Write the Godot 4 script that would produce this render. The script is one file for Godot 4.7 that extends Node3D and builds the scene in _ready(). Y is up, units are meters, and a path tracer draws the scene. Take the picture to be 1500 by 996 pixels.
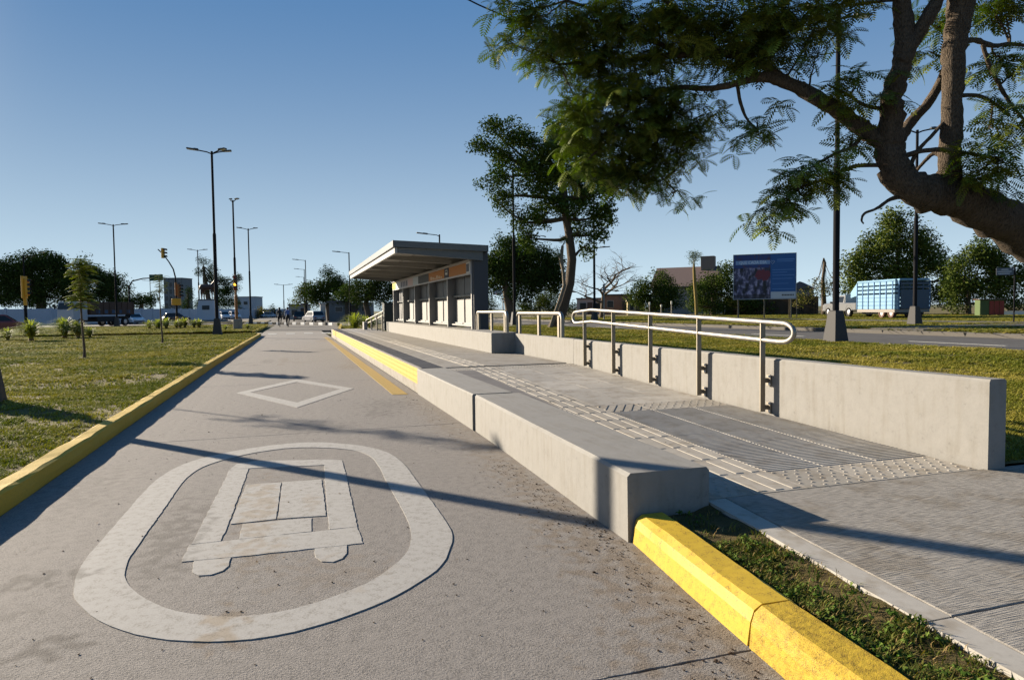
extends Node3D
# A bus lane stop with a ramp, under a low evening sun. Metres; the lane runs along -Z, x = 0 is near its middle.

class MB:
	var v := PackedVector3Array()
	var n := PackedVector3Array()
	var c := PackedColorArray()
	var uv2 := PackedVector2Array()
	var colored := false
	var planar := false
	var col := Color.WHITE
	func trin(a: Vector3, b: Vector3, d: Vector3, na: Vector3, nb: Vector3, nd: Vector3) -> void:
		v.append(a); v.append(d); v.append(b)
		n.append(na); n.append(nd); n.append(nb)
		if colored:
			c.append(col); c.append(col); c.append(col)
		if planar:
			uv2.append(Vector2(a.x, a.z)); uv2.append(Vector2(d.x, d.z)); uv2.append(Vector2(b.x, b.z))
	func tri(a: Vector3, b: Vector3, d: Vector3) -> void:
		var m := (b - a).cross(d - a).normalized()
		trin(a, b, d, m, m, m)
	func quad(a: Vector3, b: Vector3, d: Vector3, e: Vector3) -> void:
		tri(a, b, d)
		tri(a, d, e)
	func out_quad(a: Vector3, b: Vector3, d: Vector3, e: Vector3, mid: Vector3) -> void:
		if (b - a).cross(d - a).dot((a + b + d + e) * 0.25 - mid) < 0.0:
			quad(e, d, b, a)
		else:
			quad(a, b, d, e)
	func out_tri(a: Vector3, b: Vector3, d: Vector3, mid: Vector3) -> void:
		if (b - a).cross(d - a).dot((a + b + d) / 3.0 - mid) < 0.0:
			tri(d, b, a)
		else:
			tri(a, b, d)
	func box(mid: Vector3, size: Vector3, ch := 0.0, bs := Basis()) -> void:
		var h := size * 0.5
		if ch <= 0.0:
			for ax in 3:
				for s in [-1.0, 1.0]:
					var q := []
					for k in [[-1.0, -1.0], [1.0, -1.0], [1.0, 1.0], [-1.0, 1.0]]:
						var p := Vector3.ZERO
						p[ax] = s * h[ax]
						p[(ax + 1) % 3] = k[0] * h[(ax + 1) % 3]
						p[(ax + 2) % 3] = k[1] * h[(ax + 2) % 3]
						q.append(mid + bs * p)
					out_quad(q[0], q[1], q[2], q[3], mid)
			return
		var pt := func(s: Vector3, ax: int) -> Vector3:
			var p := Vector3.ZERO
			for k in 3:
				p[k] = s[k] * (h[k] if k == ax else h[k] - ch)
			return mid + bs * p
		for ax in 3:
			var b1 := (ax + 1) % 3
			var b2 := (ax + 2) % 3
			for s in [-1.0, 1.0]:
				var q := []
				for k in [[-1.0, -1.0], [1.0, -1.0], [1.0, 1.0], [-1.0, 1.0]]:
					var sg := Vector3.ZERO
					sg[ax] = s; sg[b1] = k[0]; sg[b2] = k[1]
					q.append(pt.call(sg, ax))
				out_quad(q[0], q[1], q[2], q[3], mid)
			for s1 in [-1.0, 1.0]:
				for s2 in [-1.0, 1.0]:
					var e0 := Vector3.ZERO
					e0[ax] = -1.0; e0[b1] = s1; e0[b2] = s2
					var e1 := e0
					e1[ax] = 1.0
					out_quad(pt.call(e0, b1), pt.call(e1, b1), pt.call(e1, b2), pt.call(e0, b2), mid)
		for i in 8:
			var s := Vector3(-1.0 if i & 1 else 1.0, -1.0 if i & 2 else 1.0, -1.0 if i & 4 else 1.0)
			out_tri(pt.call(s, 0), pt.call(s, 1), pt.call(s, 2), mid)
	func span(a: Vector3, b: Vector3, ch := 0.0) -> void:
		box((a + b) * 0.5, (b - a).abs(), ch)
	# a bar of rectangular section between two points
	func bar(a: Vector3, b: Vector3, w: float, t: float, ch := 0.0) -> void:
		var y := (b - a).normalized()
		var x := y.cross(Vector3(0, 0, 1) if absf(y.z) < 0.9 else Vector3(0, 1, 0)).normalized()
		box((a + b) * 0.5, Vector3(w, a.distance_to(b), t), ch, Basis(x, y, x.cross(y)))
	func tube(p: Array, r: Array, sides := 8, caps := true, wob := 0.0, closed := false) -> void:
		var rows := []
		var nrm := []
		var k := p.size()
		var up := Vector3.ZERO
		for i in k:
			var t: Vector3
			if closed:
				t = (p[(i + 1) % k] - p[(i + k - 1) % k]).normalized()
			else:
				t = (p[mini(i + 1, k - 1)] - p[maxi(i - 1, 0)]).normalized()
			if up == Vector3.ZERO:
				up = t.cross(Vector3(0.31, 0.2, 0.93)).normalized()
			up = (up - t * up.dot(t)).normalized()
			var side := t.cross(up)
			var row := PackedVector3Array()
			var nr := PackedVector3Array()
			var rr: float = r[mini(i, r.size() - 1)]
			for j in sides:
				var a := TAU * j / sides
				var d := up * cos(a) + side * sin(a)
				var f := 1.0 + wob * (sin(a * 2.0 + i * 0.9) * 0.6 + sin(a * 3.0 - i * 1.7) * 0.5)
				row.append(p[i] + d * rr * f)
				nr.append(d)
			rows.append(row)
			nrm.append(nr)
		for i in (k if closed else k - 1):
			var i2 := (i + 1) % k
			for j in sides:
				var j2 := (j + 1) % sides
				trin(rows[i][j], rows[i][j2], rows[i2][j2], nrm[i][j], nrm[i][j2], nrm[i2][j2])
				trin(rows[i][j], rows[i2][j2], rows[i2][j], nrm[i][j], nrm[i2][j2], nrm[i2][j])
		if caps and not closed:
			for j in range(1, sides - 1):
				tri(rows[0][0], rows[0][j + 1], rows[0][j])
				tri(rows[k - 1][0], rows[k - 1][j], rows[k - 1][j + 1])
	func lathe(prof: Array, sides := 16, at := Vector3.ZERO, bs := Basis()) -> void:
		for i in prof.size() - 1:
			var a: Vector2 = prof[i]
			var b: Vector2 = prof[i + 1]
			if a.distance_to(b) < 1e-6:
				continue
			var sl := (b - a).normalized()
			for j in sides:
				var t0 := TAU * j / sides
				var t1 := TAU * (j + 1) / sides
				var d0 := Vector3(cos(t0), 0, sin(t0))
				var d1 := Vector3(cos(t1), 0, sin(t1))
				var n0 := bs * (d0 * sl.y + Vector3(0, -sl.x, 0))
				var n1 := bs * (d1 * sl.y + Vector3(0, -sl.x, 0))
				var p0 := at + bs * (d0 * a.x + Vector3(0, a.y, 0))
				var p1 := at + bs * (d1 * a.x + Vector3(0, a.y, 0))
				var q0 := at + bs * (d0 * b.x + Vector3(0, b.y, 0))
				var q1 := at + bs * (d1 * b.x + Vector3(0, b.y, 0))
				if a.x > 1e-5:
					trin(p0, q1, p1, n0, n1, n1)
				if b.x > 1e-5:
					trin(p0, q0, q1, n0, n0, n1)
	func ball(mid: Vector3, r: Vector3, seg := 10, rings := 6, bs := Basis()) -> void:
		for i in rings:
			var a0 := PI * i / rings - PI / 2
			var a1 := PI * (i + 1) / rings - PI / 2
			for j in seg:
				var t0 := TAU * j / seg
				var t1 := TAU * (j + 1) / seg
				var q := []
				for k in [[a0, t0], [a0, t1], [a1, t1], [a1, t0]]:
					q.append(Vector3(cos(k[0]) * cos(k[1]), sin(k[0]), cos(k[0]) * sin(k[1])))
				var w := []
				var m := []
				for d in q:
					w.append(mid + bs * (d * r))
					m.append(bs * (d / r).normalized())
				trin(w[0], w[2], w[1], m[0], m[2], m[1])
				trin(w[0], w[3], w[2], m[0], m[3], m[2])
	# a polygon in the local XY plane, drawn out from z0 to z1
	func slab(poly: PackedVector2Array, z0: float, z1: float, t := Transform3D(), cut := 0.0) -> void:
		var p := poly
		if Geometry2D.is_polygon_clockwise(p):
			p = p.duplicate()
			p.reverse()
		var ix := Geometry2D.triangulate_polygon(p)
		var top := p
		if cut > 0.0:
			top = shrink(p, cut)
		for i in range(0, ix.size(), 3):
			var a := p[ix[i]]
			var b := p[ix[i + 1]]
			var d := p[ix[i + 2]]
			var a2 := top[ix[i]]
			var b2 := top[ix[i + 1]]
			var d2 := top[ix[i + 2]]
			if (b - a).cross(d - a) < 0.0:
				var s := b; b = d; d = s
				s = b2; b2 = d2; d2 = s
			tri(t * Vector3(a2.x, a2.y, z1), t * Vector3(b2.x, b2.y, z1), t * Vector3(d2.x, d2.y, z1))
			tri(t * Vector3(a.x, a.y, z0), t * Vector3(d.x, d.y, z0), t * Vector3(b.x, b.y, z0))
		var zm := z1 - cut
		for i in p.size():
			var a := p[i]
			var b := p[(i + 1) % p.size()]
			quad(t * Vector3(a.x, a.y, z0), t * Vector3(b.x, b.y, z0), t * Vector3(b.x, b.y, zm), t * Vector3(a.x, a.y, zm))
			if cut > 0.0:
				var a2 := top[i]
				var b2 := top[(i + 1) % p.size()]
				quad(t * Vector3(a.x, a.y, zm), t * Vector3(b.x, b.y, zm), t * Vector3(b2.x, b2.y, z1), t * Vector3(a2.x, a2.y, z1))
	func shrink(p: PackedVector2Array, d: float) -> PackedVector2Array:
		var o := PackedVector2Array()
		var k := p.size()
		for i in k:
			var e0 := (p[i] - p[(i + k - 1) % k]).normalized()
			var e1 := (p[(i + 1) % k] - p[i]).normalized()
			var n0 := Vector2(-e0.y, e0.x)
			var n1 := Vector2(-e1.y, e1.x)
			var m := (n0 + n1)
			o.append(p[i] + m / maxf(0.3, m.length_squared() * 0.5) * d)
		return o
	# rows of points joined as a smooth sheet
	func sheet(rows: Array, wrap := false) -> void:
		var nr := rows.size()
		var nc: int = rows[0].size()
		var nm := []
		for i in nr:
			var l := PackedVector3Array()
			for j in nc:
				var a: Vector3 = rows[mini(i + 1, nr - 1)][j] - rows[maxi(i - 1, 0)][j]
				var b: Vector3
				if wrap:
					b = rows[i][(j + 1) % nc] - rows[i][(j + nc - 1) % nc]
				else:
					b = rows[i][mini(j + 1, nc - 1)] - rows[i][maxi(j - 1, 0)]
				l.append(b.cross(a).normalized())
			nm.append(l)
		for i in nr - 1:
			for j in (nc if wrap else nc - 1):
				var j2 := (j + 1) % nc
				trin(rows[i][j], rows[i][j2], rows[i + 1][j2], nm[i][j], nm[i][j2], nm[i + 1][j2])
				trin(rows[i][j], rows[i + 1][j2], rows[i + 1][j], nm[i][j], nm[i + 1][j2], nm[i + 1][j])
	func mesh() -> ArrayMesh:
		var a := []
		a.resize(Mesh.ARRAY_MAX)
		a[Mesh.ARRAY_VERTEX] = v
		a[Mesh.ARRAY_NORMAL] = n
		if colored:
			a[Mesh.ARRAY_COLOR] = c
		if planar:
			a[Mesh.ARRAY_TEX_UV2] = uv2
			a[Mesh.ARRAY_TEX_UV] = uv2
		var m := ArrayMesh.new()
		m.add_surface_from_arrays(Mesh.PRIMITIVE_TRIANGLES, a)
		return m

var M := {}
var T := {}
var rng := RandomNumberGenerator.new()
var taken := {}

func numbered(called: String) -> String:
	var k: int = taken.get(called, -1) + 1
	taken[called] = k
	return called if k == 0 else "%s_%03d" % [called, k]

func tag(o: Node3D, label: String, category: String, group := "", kind := "") -> void:
	if label: o.set_meta("label", label)
	if category: o.set_meta("category", category)
	if group: o.set_meta("group", group)
	if kind: o.set_meta("kind", kind)

func thing(called: String, label: String, category: String, at := Vector3.ZERO, turn := 0.0, group := "") -> Node3D:
	var o := Node3D.new()
	o.name = numbered(called)
	add_child(o, true)
	o.position = at
	o.rotation.y = turn
	tag(o, label, category, group)
	return o

func obj(called: String, m, mat: Material, parent: Node = null, at := Vector3.ZERO) -> MeshInstance3D:
	var o := MeshInstance3D.new()
	o.mesh = m.mesh() if m is MB else m
	o.material_override = mat
	o.position = at
	if parent == null:
		o.name = numbered(called)
		add_child(o, true)
	else:
		o.name = called
		parent.add_child(o, true)
	return o

func struct(called: String, m, mat: Material, parent: Node = null, at := Vector3.ZERO) -> MeshInstance3D:
	var o := obj(called, m, mat, parent, at)
	if parent == null:
		o.set_meta("kind", "structure")
	return o

func copy(o: Node3D, at: Vector3, turn := 0.0, label := "") -> Node3D:
	var r: Node3D = o.duplicate()
	var base := String(o.name)
	if base.length() > 4 and base[base.length() - 4] == "_" and base.right(3).is_valid_int():
		base = base.left(base.length() - 4)
	r.name = numbered(base)
	add_child(r, true)
	r.position = at
	r.rotation.y = turn
	if label: r.set_meta("label", label)
	return r

# ---------- textures ----------
var noise_cache := {}
func noise_bytes(size: int, sd: int, freq: float, kind := 0, sx := 1, sy := 1) -> PackedByteArray:
	var key := "%d_%d_%f_%d_%d_%d" % [size, sd, freq, kind, sx, sy]
	if noise_cache.has(key):
		return noise_cache[key]
	var f := FastNoiseLite.new()
	f.seed = sd
	f.frequency = freq
	if kind == 1:
		f.noise_type = FastNoiseLite.TYPE_CELLULAR
		f.fractal_type = FastNoiseLite.FRACTAL_NONE
	elif kind == 2:
		f.noise_type = FastNoiseLite.TYPE_VALUE
		f.fractal_type = FastNoiseLite.FRACTAL_NONE
	else:
		f.fractal_octaves = 4
	var im := f.get_seamless_image(size / sx, size / sy)
	if sx > 1 or sy > 1:
		im.resize(size, size, Image.INTERPOLATE_CUBIC)
	im.convert(Image.FORMAT_L8)
	noise_cache[key] = im.get_data()
	return noise_cache[key]

# layers: [seed, frequency, weight, kind, stretch x, stretch y]; ramp: [[at, Color linear], ...]
func tex(size: int, layers: Array, ramp: Array, height := false) -> Texture2D:
	var lut := PackedByteArray()
	for i in 256:
		var t := i / 255.0
		var col: Color = ramp[ramp.size() - 1][1]
		for k in ramp.size() - 1:
			if t <= ramp[k + 1][0]:
				col = ramp[k][1].lerp(ramp[k + 1][1], clampf((t - ramp[k][0]) / maxf(1e-4, ramp[k + 1][0] - ramp[k][0]), 0, 1))
				break
		if not height:
			col = col.linear_to_srgb()
		lut.append_array([int(clampf(col.r, 0, 1) * 255), int(clampf(col.g, 0, 1) * 255), int(clampf(col.b, 0, 1) * 255)])
	var src := []
	var wt := PackedFloat32Array()
	var total := 0.0
	for l in layers:
		src.append(noise_bytes(size, l[0], l[1], l[3] if l.size() > 3 else 0, l[4] if l.size() > 4 else 1, l[5] if l.size() > 5 else 1))
		wt.append(l[2])
		total += l[2]
	var out := PackedByteArray()
	out.resize(size * size * 3)
	var a: PackedByteArray = src[0]
	var b: PackedByteArray = src[mini(1, src.size() - 1)]
	var d: PackedByteArray = src[mini(2, src.size() - 1)]
	var wa := wt[0] / total
	var wb := wt[1] / total if wt.size() > 1 else 0.0
	var wd := wt[2] / total if wt.size() > 2 else 0.0
	for i in size * size:
		var k := int(a[i] * wa + b[i] * wb + d[i] * wd) * 3
		var o := i * 3
		out[o] = lut[k]
		out[o + 1] = lut[k + 1]
		out[o + 2] = lut[k + 2]
	return ImageTexture.create_from_image(Image.create_from_data(size, size, false, Image.FORMAT_RGB8, out))

func g(x: float) -> Color:
	return Color(x, x, x)

func lin(r: float, gg: float, b: float) -> Color:
	return Color(r, gg, b).linear_to_srgb()

func mk(col: Color, rough := 0.85, o := {}) -> StandardMaterial3D:
	var m := StandardMaterial3D.new()
	m.albedo_color = col
	m.roughness = rough
	m.metallic = o.get("metal", 0.0)
	m.metallic_specular = o.get("spec", 0.4)
	if o.has("tex"):
		m.albedo_texture = T[o.tex]
		m.uv1_triplanar = true
		m.uv1_world_triplanar = o.get("world", true)
		m.uv1_triplanar_sharpness = 4.0
		var s: float = 1.0 / o.get("tile", 2.0)
		m.uv1_scale = Vector3(s, s, s)
		m.uv1_offset = Vector3(0.37, 0.11, 0.23)
	if o.has("bump"):
		m.heightmap_enabled = true
		m.heightmap_texture = T[o.bump]
		m.heightmap_scale = o.get("depth", 0.3)
		if not o.has("tex"):
			m.uv1_triplanar = true
			m.uv1_world_triplanar = o.get("world", true)
			var s2: float = 1.0 / o.get("tile", 2.0)
			m.uv1_scale = Vector3(s2, s2, s2)
	if o.has("detail"):
		m.detail_enabled = true
		m.detail_albedo = T[o.detail]
		m.detail_blend_mode = BaseMaterial3D.BLEND_MODE_MUL
		m.detail_uv_layer = BaseMaterial3D.DETAIL_UV_2
		if o.has("detail_uv"):
			m.uv2_scale = o.detail_uv[0]
			m.uv2_offset = o.detail_uv[1]
		else:
			m.uv2_triplanar = true
			m.uv2_world_triplanar = true
			var s3: float = 1.0 / o.get("detail_tile", 7.0)
			m.uv2_scale = Vector3(s3, s3, s3)
	if o.has("coat"):
		m.clearcoat_enabled = true
		m.clearcoat = o.coat
		m.clearcoat_roughness = 0.08
	if o.has("back"):
		m.backlight_enabled = true
		m.backlight = o.back
	if o.has("vc"):
		m.vertex_color_use_as_albedo = true
	if o.has("glow"):
		m.emission_enabled = true
		m.emission = o.glow
		m.emission_energy_multiplier = o.get("power", 1.0)
	if o.has("two"):
		m.cull_mode = BaseMaterial3D.CULL_DISABLED
	return m

const FLAT := Transform3D(Basis(Vector3(1, 0, 0), Vector3(0, 0, -1), Vector3(0, 1, 0)), Vector3.ZERO)
var sun_dir := Vector3.ZERO

func flat_poly(a: Array) -> PackedVector2Array:
	var o := PackedVector2Array()
	for i in range(0, a.size(), 2):
		o.append(Vector2(a[i], -a[i + 1]))
	return o

func _ready() -> void:
	# camera, sky, sun, exposure
	var cam := Camera3D.new()
	cam.name = "camera"
	add_child(cam)
	cam.position = Vector3(0, 1.4, 0)
	cam.rotation_degrees = Vector3(-2.5726, -17.8045, -0.7)
	cam.fov = 52.95
	cam.near = 0.05
	cam.far = 3000.0
	cam.current = true
	var env := Environment.new()
	env.background_mode = Environment.BG_SKY
	env.tonemap_mode = Environment.TONE_MAPPER_LINEAR
	env.tonemap_exposure = 2.8
	env.sdfgi_enabled = true
	env.ssao_enabled = true
	env.ssil_enabled = true
	var sm := ProceduralSkyMaterial.new()
	sm.sky_top_color = lin(0.0125, 0.059, 0.148)
	sm.sky_horizon_color = lin(0.245, 0.308, 0.338)
	sm.sky_curve = 0.142
	sm.sky_energy_multiplier = 1.0
	sm.ground_bottom_color = lin(0.04, 0.04, 0.037)
	sm.ground_horizon_color = lin(0.08, 0.08, 0.075)
	sm.ground_energy_multiplier = 1.0
	sm.sun_angle_max = 68.0
	sm.sun_curve = 0.085
	var sky := Sky.new()
	sky.sky_material = sm
	env.sky = sky
	var we := WorldEnvironment.new()
	we.name = "environment"
	we.environment = env
	add_child(we)
	var sun := DirectionalLight3D.new()
	sun.name = "sun"
	add_child(sun)
	var el := deg_to_rad(17.8)
	sun_dir = Vector3(0.63 * cos(el), -sin(el), 0.777 * cos(el)).normalized()
	sun.look_at_from_position(Vector3.ZERO, sun_dir, Vector3.UP)
	sun.light_energy = 1.6
	sun.light_angular_distance = 0.5
	sun.light_color = Color(1.0, 0.94, 0.85)
	sun.shadow_enabled = true
	rng.seed = 7
	textures()
	materials()
	ground()
	bus_lane()
	platform()
	walls()
	rails()
	shelter()
	lawns()
	far_roads()
	lamps()
	trees()
	plants()
	signals()
	buildings()
	billboard()
	vehicles()
	people()
	litter()

func textures() -> void:
	T.rough = tex(1024, [[11, 0.11, 0.5], [12, 0.02, 0.22], [13, 0.30, 0.34]], [[0.0, g(0.30)], [0.36, g(0.60)], [0.5, g(0.92)], [0.62, g(1.0)], [1.0, g(1.0)]])
	T.rough_h = tex(1024, [[11, 0.11, 0.22], [13, 0.30, 0.48], [14, 0.16, 0.30, 0, 4, 1]], [[0.0, g(0.0)], [1.0, g(1.0)]], true)
	T.smooth = tex(1024, [[21, 0.012, 0.40], [22, 0.05, 0.34], [23, 0.3, 0.26]], [[0.0, g(0.55)], [0.24, g(0.72)], [0.28, g(0.90)], [0.45, g(0.95)], [0.7, g(1.0)], [1.0, g(1.0)]])
	T.smooth_h = tex(512, [[22, 0.05, 0.6], [23, 0.3, 0.4]], [[0.0, g(0.0)], [1.0, g(1.0)]], true)
	T.drips = tex(512, [[25, 0.06, 0.6, 0, 1, 12], [21, 0.015, 0.4]], [[0.0, Color(0.80, 0.77, 0.72)], [0.36, Color(0.95, 0.94, 0.92)], [0.52, g(1.0)], [1.0, g(1.0)]])
	T.broom = tex(1024, [[31, 0.14, 0.58, 0, 16, 1], [32, 0.02, 0.2], [33, 0.3, 0.22]], [[0.0, g(0.35)], [0.38, g(0.68)], [0.5, g(0.92)], [0.7, g(1.05)], [1.0, g(1.0)]])
	T.broom_h = tex(1024, [[31, 0.14, 0.7, 0, 16, 1], [33, 0.3, 0.3]], [[0.0, g(0.0)], [1.0, g(1.0)]], true)
	T.blotch = tex(512, [[41, 0.012, 0.6], [42, 0.05, 0.4]], [[0.0, Color(0.62, 0.57, 0.50)], [0.33, Color(0.82, 0.79, 0.75)], [0.52, g(0.97)], [1.0, g(1.0)]])
	T.paint = tex(1024, [[51, 0.02, 0.35], [52, 0.12, 0.45], [53, 0.4, 0.2]], [[0.0, Color(0.30, 0.28, 0.5)], [0.315, Color(0.42, 0.42, 0.9)], [0.36, Color(0.84, 0.80, 0.9)], [0.5, g(0.97)], [1.0, g(1.0)]])
	T.worn = tex(1024, [[54, 0.03, 0.4], [55, 0.16, 0.4], [53, 0.4, 0.2]], [[0.0, Color(0.6, 0.62, 1.4)], [0.36, Color(0.85, 0.86, 1.9)], [0.46, Color(0.95, 0.92, 1.2)], [0.62, Color(1.0, 0.96, 0.9)], [1.0, Color(1.0, 0.9, 0.7)]])
	T.markworn = tex(1024, [[56, 0.02, 0.35], [57, 0.1, 0.35], [58, 0.4, 0.3]], [[0.0, Color(0.55, 0.54, 0.52)], [0.34, Color(0.66, 0.64, 0.61)], [0.40, Color(0.88, 0.87, 0.86)], [0.55, g(1.0)], [1.0, g(1.0)]])
	T.specks = tex(1024, [[59, 0.02, 0.3], [60, 0.22, 0.7]], [[0.0, Color(0.16, 0.13, 0.10)], [0.36, Color(0.22, 0.18, 0.15)], [0.40, Color(0.85, 0.82, 0.8)], [0.5, g(1.0)], [1.0, g(1.0)]])
	T.soil = tex(512, [[61, 0.02, 0.4], [62, 0.12, 0.35], [63, 0.45, 0.25]], [[0.0, Color(0.33, 0.30, 0.16)], [0.4, Color(0.62, 0.68, 0.30)], [0.55, Color(0.86, 0.86, 0.42)], [0.75, Color(1.1, 1.0, 0.6)], [1.0, Color(1.2, 1.0, 0.75)]])
	T.bark = tex(512, [[71, 0.05, 0.5, 0, 1, 3], [72, 0.16, 0.3], [73, 0.02, 0.2]], [[0.0, Color(0.12, 0.10, 0.09)], [0.38, Color(0.42, 0.38, 0.34)], [0.44, Color(0.68, 0.63, 0.56)], [0.6, Color(0.95, 0.9, 0.82)], [1.0, Color(1.15, 1.1, 1.0)]])
	T.bark_h = tex(512, [[71, 0.05, 0.7, 0, 1, 4], [72, 0.18, 0.3]], [[0.0, g(0.0)], [1.0, g(1.0)]], true)
	T.asphalt = tex(512, [[81, 0.012, 0.4], [82, 0.08, 0.2], [83, 0.45, 0.4]], [[0.0, g(0.6)], [0.45, g(0.88)], [0.6, g(1.05)], [1.0, g(1.2)]])
	T.brushed = tex(512, [[91, 0.15, 0.7, 0, 12, 1], [92, 0.03, 0.3]], [[0.0, g(0.8)], [1.0, g(1.0)]])
	lane_stains()

# dirt washed against the kerb and tyre-brown patches on the lane, where the photograph shows them (x -2..2, z -16..0)
func lane_stains() -> void:
	var w := 256
	var h := 1024
	var nz := FastNoiseLite.new()
	nz.seed = 5
	nz.frequency = 0.035
	nz.fractal_octaves = 5
	var spots := [[1.66, -3.0, 0.20, 1.2, 0.6, 0], [1.76, -4.6, 0.16, 1.4, 0.45, 0], [1.85, -8.0, 0.2, 3.5, 0.4, 0], [1.45, -1.6, 0.35, 0.7, 0.6, 0], [-0.27, -5.2, 0.10, 0.7, 0.55, 0], [-0.33, -3.25, 0.07, 0.2, 0.7, 0], [-0.25, -4.2, 0.12, 0.25, 0.5, 0], [0.15, -3.75, 0.25, 0.2, 0.3, 0], [0.1, -5.2, 0.05, 0.15, 0.4, 0],
		[-0.72, -4.75, 0.13, 0.6, 0.6, 1], [-0.72, -4.1, 0.10, 0.15, 0.5, 1], [-1.25, -4.15, 0.16, 0.10, 0.75, 1], [-1.02, -3.25, 0.12, 0.10, 0.8, 1], [-1.5, -3.7, 0.2, 0.12, 0.4, 1], [0.1, -8.6, 0.5, 0.35, 0.3, 1], [-0.7, -9.8, 0.3, 0.3, 0.25, 1], [1.3, -10.2, 0.3, 0.5, 0.45, 1], [1.1, -9.4, 0.2, 0.3, 0.5, 1], [-1.6, -6.2, 0.2, 0.6, 0.3, 1]]
	var im := Image.create(w, h, false, Image.FORMAT_RGB8)
	for j in h:
		var z := (j + 0.5) / h * 16.0 - 16.0
		for i in w:
			var x := (i + 0.5) / w * 4.0 - 2.0
			var nn := nz.get_noise_2d(x * 210.0, z * 210.0)
			var brown := 0.0
			var dark := 0.0
			for s in spots:
				var dx: float = (x - s[0]) / s[2]
				var dz: float = (z - s[1]) / s[3]
				var dd := dx * dx + dz * dz
				if dd < 5.0:
					var q: float = s[4] * clampf(0.85 - dd * 0.45 + nn * 2.3, 0.0, 1.0)
					if s[5] == 0: brown = maxf(brown, q)
					else: dark = maxf(dark, q)
			var c := Color(1, 1, 1).lerp(Color(0.78, 0.64, 0.48), brown).lerp(Color(0.45, 0.44, 0.43), dark)
			im.set_pixel(i, j, c.linear_to_srgb())
	T.stains = ImageTexture.create_from_image(im)

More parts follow.
